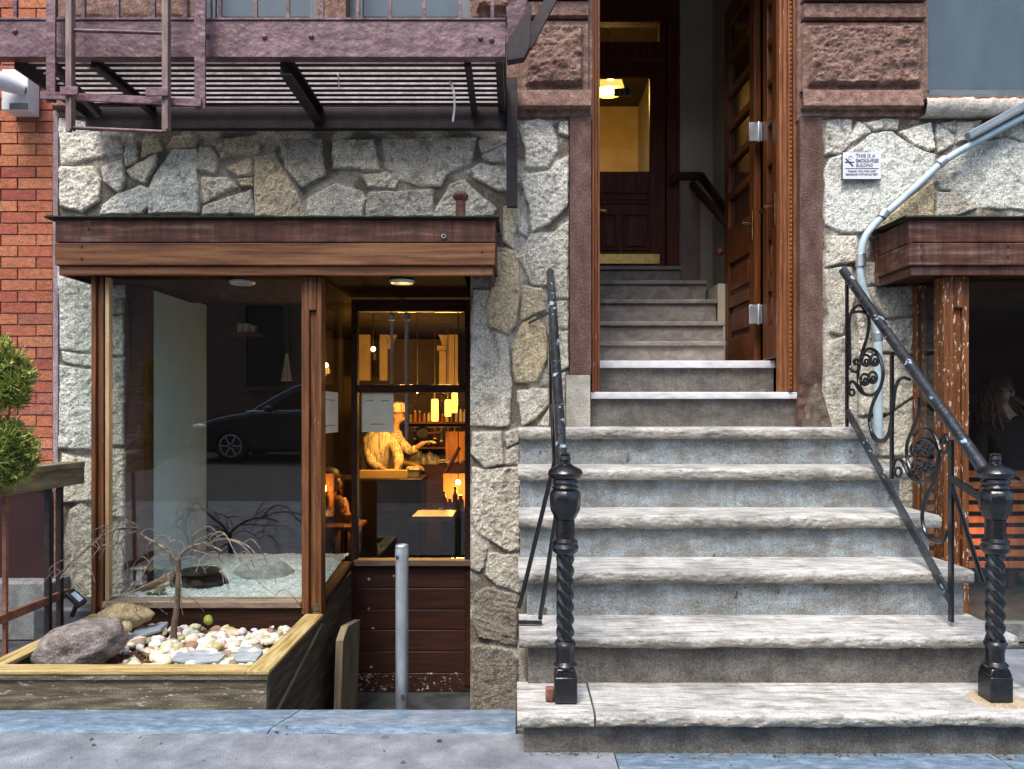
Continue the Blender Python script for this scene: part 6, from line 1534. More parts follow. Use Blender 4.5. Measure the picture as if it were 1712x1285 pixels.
for k in range(6): mb.lathe((X(722 + 7 * (k % 3), 8.95), 8.95, Z(775, 9) + 0.001 + 0.03 * (k // 3)), [(0.03, 0), (0.075, 0.02), (0.07, 0.022)], 16)
mb.build('plate', MT['paper'], pr)
mb = MB(); mb.bar(P(740, 800, 8.3), P(768, 748, 8.5), 0.03, 0.03); mb.build('slanted_rail', MT['darkwood'], pr)
t = thing('dining_table', 'dark red low table inside the shop door', 'table', (X(715, 5.9), 6.0, FL))
mb = MB(); mb.box(X(688, 5.9), X(757, 5.9), 5.9, 6.3, Z(871, 5.9), Z(863, 5.9)); mb.build('tabletop', M('red_lacquer', two((0.13, 0.05, 0.04), (0.2, 0.08, 0.07)), (4, 20, 20), rough=0.4), t, bevel=0.004)
for a in (693, 752):
    for y in (5.94, 6.26): mb = MB(); mb.box(X(a, 5.9) - 0.02, X(a, 5.9) + 0.02, y - 0.02, y + 0.02, FL, Z(871, 5.9) - 0.0005); mb.build('leg', MT['blackbox'], t)
t = thing('side_counter', 'wooden side counter at the right inside the shop door', 'counter', (X(760, 6.4), 6.5, FL))
mb = MB(); mb.box(X(735, 6.4), X(800, 6.4), 6.4, 6.9, Z(866, 6.4), Z(856, 6.4)); mb.build('counter_top', MT['fascia_orange'], t, bevel=0.004)
mb = MB(); mb.box(X(738, 6.4), X(800, 6.4), 6.43, 6.9, FL, Z(866, 6.4) - 0.0005); mb.build('body', MT['darkwood'], t)
mb = MB(); mb.box(X(741, 6.85), X(800, 6.85), 6.86, 6.89, Z(856, 6.4) + 0.001, Z(792, 6.85)); mb.build('back_panel', MT['orangewall'], t)  # panel added, its orange stands in for the counter glow
ZK = Z(856, 6.4)
MT['amber_glass'] = M('amber_bottle', two((0.25, 0.08, 0.01), (0.45, 0.16, 0.03)), (12, 12, 12), rough=0.15, bump=0)
for k, (px, h, r, lab) in enumerate(((743, 0.16, 0.024, 'tall amber sauce bottle at the left end of the side counter'), (752, 0.1, 0.03, 'squat amber jar on the side counter'), (761, 0.2, 0.022, 'tallest amber bottle on the side counter'), (770, 0.13, 0.03, 'wide amber jar at the right end of the side counter'))):
    b = thing('bottle', lab, 'bottle', (X(px, 6.5), 6.5, ZK), 'bottles and jars on the side counter')
    mb = MB(); mb.lathe((X(px, 6.5), 6.5, ZK + 0.001), [(r, 0), (r, h * 0.6), (r * 0.5, h * 0.78), (r * 0.45, h * 0.9)], 14); mb.build('glass_body', MT['amber_glass'], b)
    mb = MB(); mb.lathe((X(px, 6.5), 6.5, ZK + 0.0015), [(r * 0.55, h * 0.9), (r * 0.55, h)], 12); mb.build('cap', MT['blackbox'], b)
# crockery on the rack, the counter and the side counter
rnd = random.Random(12)
def dish(px, d, z, r, lab, mat):
    b = thing('bowl', lab, 'bowl', (X(px, d), d, z), 'bowls and dishes in the lit kitchen')
    mb = MB(); mb.lathe((X(px, d), d, z + 0.001), [(r * 0.45, 0), (r * 0.8, r * 0.3), (r, r * 0.75), (r * 0.93, r * 0.75), (r * 0.6, r * 0.25)], 16); mb.build('bowl_body', MT[mat], b)
    mb = MB(); mb.ball((X(px, d), d, z + r * 0.62), (r * 0.75, r * 0.75, r * 0.3), 10, 6, 0.15, px); mb.build('food', MT['tanrock'], b)
for k in range(9): dish(694 + 9.5 * k, 8.9 + 0.06 * (k % 3), Z(775, 9), (0.05, 0.038, 0.06)[k % 3], 'small bowl on the cabinet at the right of the kitchen', ('paper', 'amber_glass', 'plaster_amber')[k % 3])
for k in range(5): dish(739 + 9 * k, 6.46 + 0.03 * (k % 2), ZK, (0.032, 0.026)[k % 2], 'small bowl at the front of the side counter', ('paper', 'orangewall')[k % 2])
for k in range(4): dish(603 + 6 * k, 7.86, ZC, 0.03, 'small bowl at the left end of the black counter', ('plaster_amber', 'paper')[k % 2])
sh = thing('kitchen_shelf', 'dark wall shelf of jars above the kitchen rack', 'shelf', (X(710, 9.7), 9.8, Z(706, 9.7)))
mb = MB(); mb.box(X(676, 9.7), X(785, 9.7), 9.7, 9.98, Z(708, 9.7), Z(705, 9.7)); mb.box(X(676, 9.7), X(785, 9.7), 9.7, 9.98, Z(750, 9.7), Z(747, 9.7)); mb.build('board', MT['casing'], sh)
for k in range(14):
    px = 679 + 7.6 * k; zz = Z(705, 9.7) if k < 14 else 0
    j = thing('jar', 'jar on the wall shelf at the back of the kitchen', 'jar', (X(px, 9.8), 9.8, zz), 'jars on the kitchen wall shelf')
    r = rnd.uniform(0.018, 0.026); h = rnd.uniform(0.09, 0.17)
    mb = MB(); mb.lathe((X(px, 9.8), 9.8, zz + 0.001), [(r, 0), (r, h * 0.75), (r * 0.7, h * 0.82), (r * 0.7, h * 0.86)], 12); mb.build('glass_body', MT[rnd.choice(['amber_glass', 'paper', 'tanrock', 'orangewall'])], j)
    mb = MB(); mb.lathe((X(px, 9.8), 9.8, zz + 0.0015), [(r * 0.8, h * 0.86), (r * 0.8, h)], 12); mb.build('lid', MT['brass'], j)
# steel pots with lids along the pass and a row of hanging ladles
for k, (px, r_, h_) in enumerate(((688, 0.05, 0.09), (697, 0.04, 0.13), (706, 0.055, 0.08), (716, 0.045, 0.11), (726, 0.05, 0.07))):
    p_ = thing('steel_pot', ('low wide', 'tall narrow', 'broadest shallow', 'medium tall', 'last shallow')[k] + ' steel pot in the row at the front of the cabinet', 'pot', (X(px, 8.87), 8.87, Z(775, 9)), 'steel pots in front of the kitchen rack')
    mb = MB(); mb.lathe((X(px, 8.78), 8.92, Z(775, 9) + 0.001), [(r_, 0), (r_, h_), (r_ + 0.006, h_ + 0.004)], 18); mb.build('pot_body', MT['steel'], p_)
    mb = MB(); mb.lathe((X(px, 8.78), 8.92, Z(775, 9) + h_ + 0.0055), [(r_ + 0.004, 0), (r_ * 0.5, 0.015), (0.008, 0.018), (0.01, 0.035)], 18); mb.build('lid', MT['steel'], p_)
hk = thing('utensil_rail', 'rail of hanging ladles under the kitchen wall shelf', 'utensil rail', tuple(P(720, 715, 9.6)))
mb = MB(); mb.tube([P(688, 714, 9.6), P(770, 714, 9.6)], 0.008, 8); mb.build('rail', MT['brass'], hk)
for k in range(7):
    px = 694 + 11 * k; a_, b_ = P(px, 714, 9.59), P(px, 733 + 4 * (k % 3), 9.59)
    mb = MB(); mb.tube([a_, b_], 0.006, 6); mb.ball(b_, (0.032, 0.02, 0.026), 10, 7); mb.build('ladle', MT['brass' if k % 2 else 'steel'], hk)
# hanging yellow lanterns
for k, (px, y0, y1, w, d, lab) in enumerate(((727, 667, 704, 12, 8.5, 'left and longest of the three yellow paper lanterns over the kitchen'), (749, 668, 696, 11, 8.6, 'middle yellow paper lantern over the kitchen'), (760, 656, 690, 10, 8.8, 'right and highest of the three yellow paper lanterns'))):
    l = thing('paper_lantern', lab, 'lantern', (X(px, d), d, Z(y1, d)), 'yellow paper lanterns over the kitchen')
    r = w / 2 * d / FPX
    mb = MB(); mb.lathe((X(px, d), d, 0), [(r * 0.9, Z(y1, d)), (r, Z(y1, d) + 0.02), (r, Z(y0, d) - 0.02), (r * 0.85, Z(y0, d))], 16); mb.build('shade', emit_mat('lit_paper', (1.0, 0.5, 0.07), 1.5), l)
    mb = MB(); mb.tube([(X(px, d), d, Z(y0, d)), (X(px, d), d, 2.2)], 0.006, 6); mb.build('cord', MT['blackbox'], l)
    pd = bpy.data.lights.new('lantern_light', 'POINT'); pd.energy = (13, 9, 7)[k]; pd.color = (1.0, 0.47, 0.1); pd.shadow_soft_size = 0.12
    po = bpy.data.objects.new('lantern_light', pd); COL.objects.link(po); po.location = ((X(px, d) - 0.25 * (k == 0)), d - 0.45, Z(y0, d) + 0.02)
# bulbs added to light the cooks, the side counter and the diner
def bulb(px, py, d, e, lab, col=(1.0, 0.47, 0.1)):
    t = thing('added_pendant', lab, 'lamp', tuple(P(px, py, d)))
    c = P(px, py, d)
    mb = MB(); mb.ball(c, 0.022, 12, 8); mb.build('bulb', emit_mat('added_bulb', (1.0, 0.72, 0.35), 9), t)
    mb = MB(); mb.tube([c + Vector((0, 0, 0.02)), (c.x, c.y, 2.2)], 0.005, 6); mb.build('cord', MT['blackbox'], t)
    pd = bpy.data.lights.new('added_light', 'POINT'); pd.energy = e; pd.color = col; pd.shadow_soft_size = 0.06
    po = bpy.data.objects.new('added_light', pd); COL.objects.link(po); po.location = c + Vector((0, -0.06, -0.05))
bulb(624, 583, 7.4, 8, 'added pendant bulb lighting the cooks')
bulb(698, 653, 7.6, 46, 'added pendant bulb lighting the kitchen right of the paper notice')
bulb(766, 806, 6.7, 7, 'added low amber bulb behind the bottles on the side counter')
bulb(545, 610, 7.2, 2.5, 'added pendant bulb lighting the diner beside the bay corner post')

# ------------------------------------------------------------ people
def skin(name, nodes, edges, mat, parent=None, root=None, sub=2):
    off = ORG[parent.name] if parent is not None else Vector((0, 0, 0))
    bm = bmesh.new(); lay = bm.verts.layers.skin.verify(); vv = {}
    for k, (p, r) in nodes.items():
        v = bm.verts.new(Vector(p) - off); rr = r if isinstance(r, tuple) else (r, r)
        v[lay].radius = rr; v[lay].use_root = (k == root); vv[k] = v
    for a, b in edges: bm.edges.new((vv[a], vv[b]))
    me = bpy.data.meshes.new(name); bm.to_mesh(me); bm.free()
    o = link(name, me, mat, parent)
    m = o.modifiers.new('skin', 'SKIN'); m.use_smooth_shade = True; m.branch_smoothing = 0.4
    m = o.modifiers.new('sub', 'SUBSURF'); m.levels = sub; m.render_levels = sub
    return o
def add_hand(N, E, wrist_key, wrist, tip_dir, side, s=1.0, tag_=''):
    t = Vector(tip_dir).normalized(); u = Vector(side).normalized(); n = t.cross(u)
    palm = wrist + t * 0.055 * s
    N[tag_ + 'palm'] = (palm, (0.032 * s, 0.018 * s)); E.append((wrist_key, tag_ + 'palm'))
    for i, (o, l) in enumerate(((-0.026, 0.062), (-0.009, 0.074), (0.009, 0.07), (0.026, 0.055))):
        a = palm + t * 0.03 * s + u * o * s; b = a + t * l * 0.55 * s + n * 0.012 * s; c = b + t * l * 0.3 * s + n * 0.025 * s
        for q, p, r in ((0, a, 0.0095), (1, b, 0.0085), (2, c, 0.007)): N[f'{tag_}f{i}{q}'] = (p, r * s)
        E += [(tag_ + 'palm', f'{tag_}f{i}0'), (f'{tag_}f{i}0', f'{tag_}f{i}1'), (f'{tag_}f{i}1', f'{tag_}f{i}2')]
    a = palm - t * 0.025 * s - u * 0.035 * s; b = a + (t * 0.6 - u * 0.6).normalized() * 0.035 * s
    N[tag_ + 't0'] = (a, 0.011 * s); N[tag_ + 't1'] = (b, 0.009 * s); E += [(tag_ + 'palm', tag_ + 't0'), (tag_ + 't0', tag_ + 't1')]
SKIN = M('skin', two((0.42, 0.24, 0.16), (0.5, 0.3, 0.21)), (20, 20, 20), rough=0.55, bump=0.02)
CLOTH = M('cream_cook_cloth', two((0.3, 0.22, 0.12), (0.7, 0.62, 0.48), 0.42, 0.52), (60, 60, 2.5), detail=2, rough=0.9, bump=0.3)
TROU = M('dark_trousers', two((0.02, 0.02, 0.022), (0.04, 0.04, 0.042)), (20, 20, 20), rough=0.9)
HAIR = M('brown_hair', two((0.03, 0.013, 0.006), (0.14, 0.06, 0.027)), (60, 60, 6), rough=0.5, bump=0.4)
DARKCOAT = M('dark_coat', two((0.012, 0.009, 0.008), (0.03, 0.022, 0.02)), (20, 20, 20), rough=0.85, bump=0.2)
def figure(label, head, face_dir, neck, chest, pelvis, shL, shR, elL, elR, haL, haR, feetz, cloth, hat=None, hair=None, group=None, handdirs=((0.6, -0.2, -0.8), (0.6, -0.2, -0.8)), trous=TROU, hairfn=None):
    H = Vector(head); fd = Vector(face_dir).normalized()
    loc = (pelvis[0], pelvis[1], feetz)
    root = thing('person', label, 'person', loc, group)
    N, E = {}, []
    V_ = Vector
    side = fd.cross(V_((0, 0, 1))).normalized()
    N['pelvis'] = (V_(pelvis), (0.15, 0.11)); N['chest'] = (V_(chest), (0.16, 0.11)); N['neck0'] = (V_(neck), 0.06)
    N['neck1'] = (V_(neck).lerp(H, 0.45), 0.052)
    N['head'] = (H, (0.077, 0.09)); N['crown'] = (H + V_((0, 0, 0.07)) - fd * 0.012, (0.066, 0.078)); N['chin'] = (H + fd * 0.045 - V_((0, 0, 0.07)), 0.045)
    N['nose'] = (H + fd * 0.098 - V_((0, 0, 0.012)), 0.012)
    E += [('pelvis', 'chest'), ('chest', 'neck0'), ('neck0', 'neck1'), ('neck1', 'head'), ('head', 'crown'), ('head', 'chin'), ('head', 'nose')]
    for s, sh, el, ha, hd in (('L', shL, elL, haL, handdirs[0]), ('R', shR, elR, haR, handdirs[1])):
        N['sh' + s] = (V_(sh), 0.062); N['el' + s] = (V_(el), 0.043); N['wr' + s] = (V_(ha), 0.029)
        E += [('chest', 'sh' + s), ('sh' + s, 'el' + s), ('el' + s, 'wr' + s)]
        add_hand(N, E, 'wr' + s, V_(ha), hd, side, 1.0, s)
    for s, k in (('L', 1), ('R', -1)):
        hip = V_(pelvis) - side * 0.09 * k - V_((0, 0, 0.06)); ft = V_((hip.x, hip.y, feetz + 0.05)); kn = hip.lerp(ft, 0.5) + fd * 0.03
        N['hip' + s] = (hip, 0.088); N['kn' + s] = (kn, 0.058); N['an' + s] = (ft, 0.04); N['toe' + s] = (ft + fd * 0.15 - V_((0, 0, 0.02)), 0.035)
        E += [('pelvis', 'hip' + s), ('hip' + s, 'kn' + s), ('kn' + s, 'an' + s), ('an' + s, 'toe' + s)]
    body = skin('body', N, E, SKIN, root, 'pelvis', 2)
    JN = {'pelvis': (V_(pelvis) - V_((0, 0, 0.08)), (0.175, 0.135)), 'chest': (V_(chest), (0.165, 0.125)), 'neck0': (V_(neck) + V_((0, 0, 0.015)), 0.083)}
    JE = [('pelvis', 'chest'), ('chest', 'neck0')]
    for s, sh, el, ha in (('L', shL, elL, haL), ('R', shR, elR, haR)):
        JN['sh' + s] = (V_(sh), 0.072); JN['el' + s] = (V_(el), 0.056); JN['fo' + s] = (V_(el).lerp(V_(ha), 0.55), 0.052)
        JE += [('chest', 'sh' + s), ('sh' + s, 'el' + s), ('el' + s, 'fo' + s)]
    skin('jacket', JN, JE, cloth, root, 'pelvis', 2)
    TN, TE = {'p': (V_(pelvis) - V_((0, 0, 0.05)), (0.16, 0.125))}, []
    for s in 'LR':
        TN['h' + s] = (N['hip' + s][0], 0.1); TN['k' + s] = (N['kn' + s][0], 0.072); TN['a' + s] = (N['an' + s][0] + V_((0, 0, 0.03)), 0.056)
        TE += [('p', 'h' + s), ('h' + s, 'k' + s), ('k' + s, 'a' + s)]
    skin('trousers', TN, TE, trous, root, 'p', 2)
    for k in (-1, 1):
        mb = MB(); e = H + fd * 0.083 + side * 0.031 * k + V_((0, 0, 0.012)); mb.ball(e, (0.011, 0.011, 0.008), 8, 6); mb.build('eye', MT['ink'], root)
        mb = MB(); mb.ball(H + side * 0.08 * k + V_((0, 0, 0.0)), (0.014, 0.02, 0.03), 8, 6); mb.build('ear', SKIN, root)
        mb = MB(); mb.bar(e + V_((0, 0, 0.022)) - side * 0.017, e + V_((0, 0, 0.022)) + side * 0.017, 0.008, 0.006); mb.build('eyebrow', HAIR, root)
    mb = MB(); m0 = H + fd * 0.088 - V_((0, 0, 0.052)); mb.ball(m0, (abs(side.x) * 0.024 + 0.006, abs(side.y) * 0.024 + 0.006, 0.007), 10, 6); mb.build('mouth', M('lips', two((0.3, 0.08, 0.07), (0.36, 0.11, 0.09)), (9, 9, 9)), root)
    if hat:
        mb = MB(); mb.lathe(tuple(H + V_((0, 0, 0.055)) - fd * 0.01), [(0.1, 0), (0.104, 0.012), (0.102, 0.05), (0.108, 0.075), (0.095, 0.105), (0.05, 0.118)], 20); mb.build('cap', hat, root)
    if hairfn: hairfn(root, H, fd, side)
    return root
d = 8.55
figure('cook in a cream jacket bending over the counter, face hidden behind the notice', P(640, 700, d - 0.1), (0.5, -0.6, -0.35), P(636, 716, d), P(632, 744, d + 0.06), P(618, 812, d + 0.2),
       P(611, 736, d + 0.08), P(657, 738, d + 0.02), P(622, 776, d - 0.05), P(668, 766, d - 0.1), P(648, 789, d - 0.36), P(662, 787, d - 0.38), FL, CLOTH, hat=CLOTH)
d = 8.9
figure('cook in a cream cap standing in profile and reaching towards the utensils', P(665, 697, d), (1, -0.3, -0.1), P(660, 716, d), P(659, 744, d), P(656, 802, d),
       P(650, 735, d + 0.12), P(668, 737, d - 0.1), P(664, 770, d + 0.05), P(687, 756, d - 0.2), P(690, 776, d - 0.1), P(707, 741, d - 0.3), FL, CLOTH, hat=CLOTH, handdirs=((0.8, -0.2, -0.2), (0.9, -0.2, 0.25)))
d = 7.0
figure('seated diner in amber striped shirt dimly seen through the bay side glass', P(556, 806, d), (0.9, -0.3, -0.2), P(554, 826, d), P(554, 846, d), P(548, 905, d),
       P(540, 838, d + 0.1), P(568, 840, d - 0.1), P(544, 872, d), P(578, 868, d - 0.15), P(570, 876, d - 0.2), P(590, 862, d - 0.25), FL, M('striped_shirt', two((0.25, 0.1, 0.03), (0.5, 0.26, 0.1), 0.48, 0.52), (40, 40, 6), rough=0.9),
       hairfn=lambda root, H, fd, side: (lambda mb: (mb.ball(H + Vector((0, 0, 0.04)) - fd * 0.03, (0.092, 0.1, 0.095), 16, 10, 0.06, 2), mb.build('hair', HAIR, root)))(MB()))
t = thing('dining_table', 'dark table in front of the diner behind the bay side glass', 'table', (X(572, 6.7), 6.7, FL))
mb = MB(); mb.box(X(535, 6.6), X(600, 6.6), 6.5, 6.95, Z(884, 6.6), Z(878, 6.6)); mb.build('tabletop', MT['casing'], t, bevel=0.004)
mb = MB(); mb.box(X(565, 6.6), X(575, 6.6), 6.7, 6.75, FL, Z(884, 6.6) - 0.0005); mb.build('leg', MT['blackbox'], t)

# right hand shop room
S('shop_floor', 'darkstone', 2.05, 7, 4.1, 9.0, -0.06, 0.012)
S('shop_ceiling', 'plaster_dark', 1.82, 7, D0 + 0.31, 9.0, 2.05, 2.2)
S('shop_wall', 'plaster_dark', 1.82, 7, 9.0, 9.1, 0, 2.2)
S('shop_wall', 'plaster_dark', 7.0, 7.1, 4.0, 9.1, 0, 2.3)
S('shop_wall', 'plaster_dark', 1.82, 1.9, D0 + 0.13, 9.0, 0, 2.2)
t = thing('slatted_bench', 'orange lit slatted wooden bench back in the right hand shop', 'bench', (X(1640, 5.4), 5.4, 0.012))
for k in range(9):
    z = Z(792 + 19 * k, 5.4); mb = MB(); mb.box(X(1535, 5.4), X(1790, 5.4), 5.4, 5.42, z - 0.024, z + 0.024); mb.build('slat', MT['orangewall'], t, bevel=0.004)
for px in (1535, 1600, 1694, 1790):
    mb = MB(); mb.box(X(px, 5.4) - 0.02, X(px, 5.4) + 0.02, 5.421, 5.46, 0.012, Z(784, 5.4)); mb.build('upright', MT['darkwood'], t)
tl = thing('tube_lamp', 'thin warm tube lamp hanging in the dark right hand shop', 'lamp', tuple(P(1672, 530, 6.9)))
mb = MB(); mb.tube([P(1648, 534, 6.9), P(1695, 528, 6.9)], 0.008, 8); mb.build('tube', emit_mat('warm_tube', (1.0, 0.6, 0.3), 2.2), tl)
for px, py in ((1650, 534), (1693, 528)): mb = MB(); p = P(px, py, 6.9); mb.tube([p, (p.x, p.y, 2.05)], 0.004, 6); mb.build('cord', MT['blackbox'], tl)
bl = thing('added_bench_lamp', 'low amber lamp added to light the slatted bench', 'lamp', tuple(P(1610, 900, 5.2)))  # lamp added to make the bench slats glow
c = P(1605, 905, 5.2)
mb = MB(); mb.ball(c, 0.03, 12, 8); mb.build('bulb', emit_mat('added_bench_bulb', (1.0, 0.6, 0.25), 3), bl)
mb = MB(); mb.lathe((c.x, c.y, 0), [(0.05, 0.013), (0.045, 0.03), (0.012, 0.04), (0.012, c.z - 0.02)], 12); mb.build('stand', MT['blackbox'], bl)
pd = bpy.data.lights.new('added_bench_light', 'POINT'); pd.energy = 1.5; pd.color = (1.0, 0.36, 0.07); pd.shadow_soft_size = 0.05
po = bpy.data.objects.new('added_bench_light', pd); COL.objects.link(po); po.location = c + Vector((0.25, 0.02, 0.02))

def long_hair(root, H, fd, side):
    mb = MB(); mb.ball(H + Vector((0, 0, 0.035)) - fd * 0.035, (0.1, 0.105, 0.105), 18, 12, 0.08, 4)
    rnd = random.Random(8)
    for k in range(90):
        a = rnd.uniform(-1.4, 2.6); v = (-fd * math.cos(a) + side * math.sin(a)) * 0.95
        st = H + v * 0.085 + Vector((0, 0, rnd.uniform(0.05, 0.11))) - fd * 0.02
        l = rnd.uniform(0.3, 0.48); sway = Vector((rnd.uniform(0.0, 0.16), rnd.uniform(-0.02, 0.06), 0)); wv = side * rnd.uniform(-0.035, 0.035)
        mb.tube(spline([st, st + v * 0.05 + wv - Vector((0, 0, 0.12)), st + v * 0.06 - wv + sway * 0.5 - Vector((0, 0, l * 0.65)), st + v * 0.035 + sway - Vector((0, 0, l))], 4), [0.014] * 9 + [0.009, 0.007, 0.005, 0.003], 6)
    mb.build('hair', HAIR, root)
d = 5.6
figure('woman with long brown hair in a dark coat behind the right hand window', P(1672, 656, d), (-0.12, -1, -0.05), P(1678, 690, d + 0.02), P(1682, 730, d + 0.03), P(1686, 830, d + 0.03),
       P(1640, 716, d + 0.02), P(1724, 716, d + 0.02), P(1632, 782, d - 0.02), P(1734, 784, d - 0.02), P(1664, 812, d - 0.2), P(1702, 806, d - 0.22), 0.012, DARKCOAT, hairfn=long_hair, handdirs=((0.8, -0.3, 0.1), (-0.8, -0.3, 0.1)))

# ------------------------------------------------------------ across the street (what the glass mirrors and what shades the steps)
ob = thing('street_building', 'brown brick row house across the street behind the viewer', 'building', (0, -12.2, 0))
mb = MB(); mb.box(-18, 18, -13, -12.2, 0, 7.4); mb.build('wall', M('far_brick', two((0.2, 0.11, 0.075), (0.34, 0.2, 0.15)), (3, 3, 12), rough=0.9), ob)
mb = MB(); mb.box(-18, 18, -12.19, -11.9, 7.4, 7.8); mb.build('cornice', MT['brown'], ob)
for r in range(2):
    for i in range(8):
        x = -15 + 4.2 * i; z = 1.3 + 3.9 * r
        mb = MB(); mb.box(x - 0.62, x - 0.5, -12.2, -12.1, z, z + 2.1); mb.box(x + 0.5, x + 0.62, -12.2, -12.1, z, z + 2.1); mb.box(x - 0.62, x + 0.62, -12.2, -12.05, z - 0.14, z - 0.001); mb.box(x - 0.62, x + 0.62, -12.2, -12.08, z + 2.101, z + 2.25)
        w = mb.build('window', MT['brown'], ob)
        mb = MB(); mb.box(x - 0.5, x + 0.5, -12.19, -12.16, z, z + 2.1); mb.build('pane', MT['blackbox'], w)
car = thing('parked_car', 'black hatchback parked across the street, mirrored in the display window', 'car', (-4.0, -7.1, -0.12))
PAINT = M('black_car_paint', two((0.008, 0.008, 0.01), (0.014, 0.014, 0.016)), (3, 3, 3), rough=0.15, coat=1.0, bump=0)
x0 = -6.2; g = -0.12
low = [(0, .28), (0.03, .5), (0.12, .66), (0.55, .82), (1.15, .93), (1.3, .96), (3.9, .98), (4.3, .92), (4.36, .6), (4.34, .3), (3.9, .2), (0.3, .2)]
mb = MB(); mb.prism([(x0 + a, g + b) for a, b in low], 'y', -8.0, -6.25); mb.build('body', PAINT, car, bevel=0.06, seg=3)
cab = [(1.15, .93), (1.9, 1.38), (2.4, 1.5), (3.1, 1.46), (4.05, 1.0)]
def cabin(mb, y0, y1, ins):
    a = [(x0 + p, g + q) for p, q in cab]; n = len(a)
    mb.add([(p, y1 - (0.0 if i in (0, 4) else ins), q) for i, (p, q) in enumerate(a)] + [(p, y0 + (0.0 if i in (0, 4) else ins), q) for i, (p, q) in enumerate(a)],
           [tuple(range(n)), tuple(range(n, 2 * n))[::-1]] + [(i, n + i, n + (i + 1) % n, (i + 1) % n) for i in range(n)])
mb = MB(); cabin(mb, -7.95, -6.3, 0.2); mb.build('roof', PAINT, car, bevel=0.04, seg=3)
mb = MB(); mb.prism([(x0 + 1.5, g + 1.0), (x0 + 2.02, g + 1.33), (x0 + 2.4, g + 1.42), (x0 + 2.75, g + 1.42), (x0 + 2.75, g + 1.0)], 'y', -6.46, -6.33); mb.build('side_window', MT['glass_dark'], car)
mb = MB(); mb.prism([(x0 + 2.82, g + 1.0), (x0 + 2.82, g + 1.42), (x0 + 3.1, g + 1.39), (x0 + 3.8, g + 1.03)], 'y', -6.46, -6.33); mb.build('side_window', MT['glass_dark'], car)
mb = MB(); mb.ball((x0 + 0.24, -6.36, g + .68), (0.2, 0.14, 0.06), 12, 8); mb.build('headlight', MT['white'], car)
mb = MB(); mb.ball((x0 + 1.55, -6.17, g + 1.02), (0.1, 0.08, 0.06), 10, 8); mb.build('mirror', PAINT, car)
ALLOY = M('alloy_rim', two((0.55, 0.55, 0.55), (0.65, 0.65, 0.65)), (5, 5, 5), rough=0.3, metal=0.6, bump=0)
for wx in (x0 + 0.82, x0 + 3.45):
    for wy, s in ((-6.24, 1), (-8.0, -1)):
        def wl(prof):
            mb = MB(); mb.lathe((0, 0, 0), prof, 28); mb.v = [(wx + p[0], wy + s * (p[2] - 0.2), g + .32 + p[1]) for p in mb.v]; return mb
        w = wl([(0.2, 0.0), (0.3, 0.0), (0.32, 0.03), (0.32, 0.19), (0.3, 0.215), (0.22, 0.215)]).build('wheel', MT['blackbox'], car)
        mb = MB()
        for k in range(6):
            a = k * math.pi / 3; mb.bar((wx + 0.03 * math.cos(a), wy + s * 0.03, g + .32 + 0.03 * math.sin(a)), (wx + 0.2 * math.cos(a), wy + s * 0.03, g + .32 + 0.2 * math.sin(a)), 0.03, 0.03, up=(0, 1, 0))
        mb.tube([(wx + 0.205 * math.cos(k * math.pi / 14), wy + s * 0.025, g + .32 + 0.205 * math.sin(k * math.pi / 14)) for k in range(29)], 0.016, 6); mb.build('rim', ALLOY, w)
HILITE = M('highlight_metal', two((0.6, 0.6, 0.6), (0.7, 0.7, 0.7)), (5, 5, 5), rough=0.25, metal=1.0, bump=0)
mb = MB(); mb.tube(spline([(x0 + a, -6.32 - 0.2 * (0 < i < 4), g + b + 0.02) for i, (a, b) in enumerate(cab)], 5), 0.022, 6); mb.build('roof_highlight', HILITE, car)  # bright tube added as the highlight along the roofline
mb = MB(); mb.tube(spline([(x0 + a, -6.3, g + b + 0.01) for a, b in low[2:8]], 4), 0.016, 6); mb.build('hood_highlight', HILITE, car)  # bright tube added as the highlight along the hood
cn = thing('traffic_cone', 'orange traffic cone with white band standing on the roadside', 'cone', (-6.6, -5.2, -0.12))
mb = MB(); mb.lathe((-6.6, -5.2, 0), [(0.13, -0.08), (0.03, 0.62), (0.02, 0.63)], 20); mb.build('cone_body', M('cone_orange', two((0.75, 0.1, 0.01), (0.85, 0.14, 0.02)), (5, 5, 5), rough=0.5), cn)
mb = MB(); mb.box(-6.79, -6.41, -5.39, -5.01, -0.119, -0.08); mb.build('base', MT['blackbox'], cn)
mb = MB(); mb.lathe((-6.6, -5.2, 0), [(0.1, 0.13), (0.083, 0.25)], 20); mb.build('white_band', MT['white'], cn)
stt = thing('street_tree', 'bare street tree on the far pavement', 'tree', (-4.6, -9.6, 0))
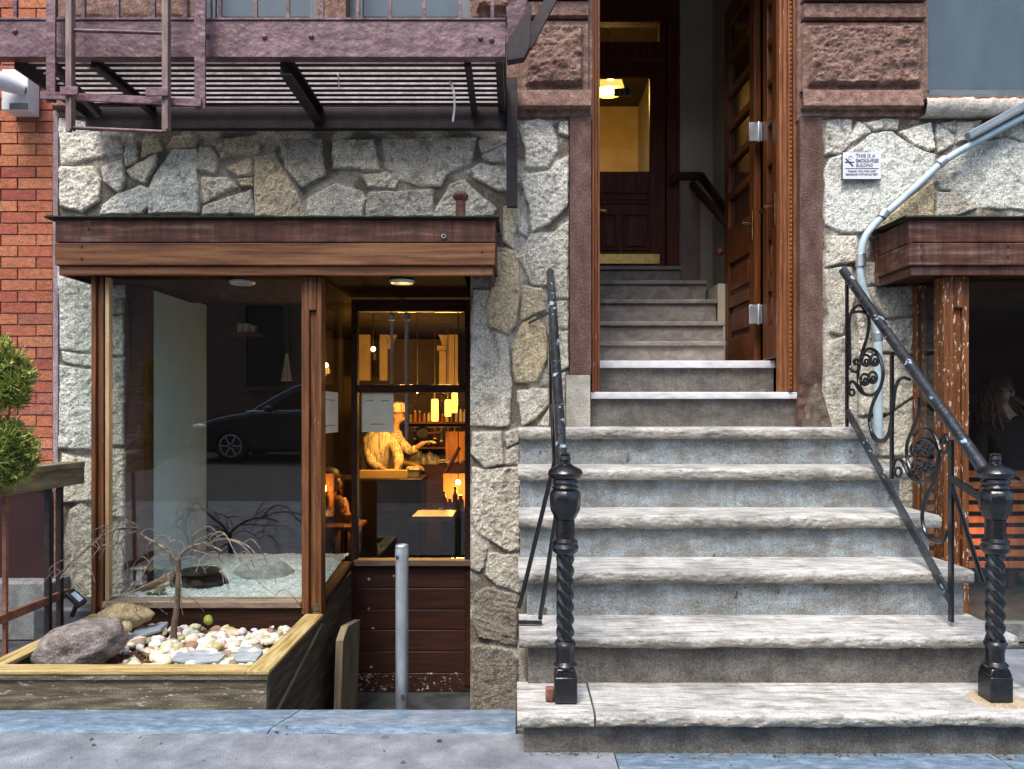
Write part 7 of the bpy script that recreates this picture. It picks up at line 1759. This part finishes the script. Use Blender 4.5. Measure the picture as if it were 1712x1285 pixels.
mb = MB(); mb.tube([(-4.6, -9.6, 0), (-4.58, -9.6, 1.5), (-4.6, -9.6, 2.6)], [0.09, 0.075, 0.06], 10); mb.build('trunk', MT['bark'], stt)
mb = MB(); rnd = random.Random(2)
def grow(p, t, l, r, k):
    e = p + t * l; m = p + t * l * 0.5 + Vector((rnd.gauss(0, .04), rnd.gauss(0, .04), 0.0)) * l
    mb.tube([p, m, e], [r, r * 0.85, r * 0.7], 5, caps=False)
    if k == 0: return
    for _ in range(3 if k > 1 else 2):
        nt = (t + Vector((rnd.gauss(0, .5), rnd.gauss(0, .5), rnd.gauss(0.1, .3)))).normalized(); grow(e, nt, l * rnd.uniform(.6, .85), r * 0.62, k - 1)
for a in range(5): grow(Vector((-4.6, -9.6, 2.3 + 0.07 * a)), Vector((math.cos(a * 1.26), math.sin(a * 1.26), 1.0)).normalized(), 0.9, 0.035, 4)
mb.build('crown', MT['twig'], stt)

# grit and scraps gathered along the foot of the steps
mb = MB(); cols = []; rnd = random.Random(77)
for k in range(260):
    if k < 150: x, y = rnd.uniform(0.03, 2.3), 2.845 - abs(rnd.gauss(0, 0.02))
    else: x, y = rnd.uniform(-2.4, 2.2), rnd.uniform(2.6, 3.1)
    s = rnd.uniform(0.002, 0.006) if rnd.random() < 0.9 else rnd.uniform(0.006, 0.013)
    z = 0.004 if x < 0.36 or y > 2.93 else -0.001
    if y > 3.02 and x < 0: z = 0.016
    n0 = len(mb.v); a = rnd.uniform(0, 6.28); u = Vector((math.cos(a), math.sin(a), 0)) * s; v = Vector((-u.y, u.x, 0)) * rnd.uniform(0.3, 1); c = Vector((x, y, z))
    mb.add([c - u - v, c + u - v * 0.4, c + u * 0.8 + v, c - u * 0.6 + v, c + Vector((0, 0, s * 0.5))], [(0, 1, 4), (1, 2, 4), (2, 3, 4), (3, 0, 4), (3, 2, 1, 0)])
    cols += [rnd.choice([(0.12, 0.09, 0.06), (0.3, 0.27, 0.23), (0.06, 0.05, 0.045), (0.2, 0.12, 0.06)])] * 5
o = mb.build('pavement_grit', MT['pebble'], colors=cols); tag(o, 'grit and leaf scraps along the foot of the steps', 'grit', kind='stuff')
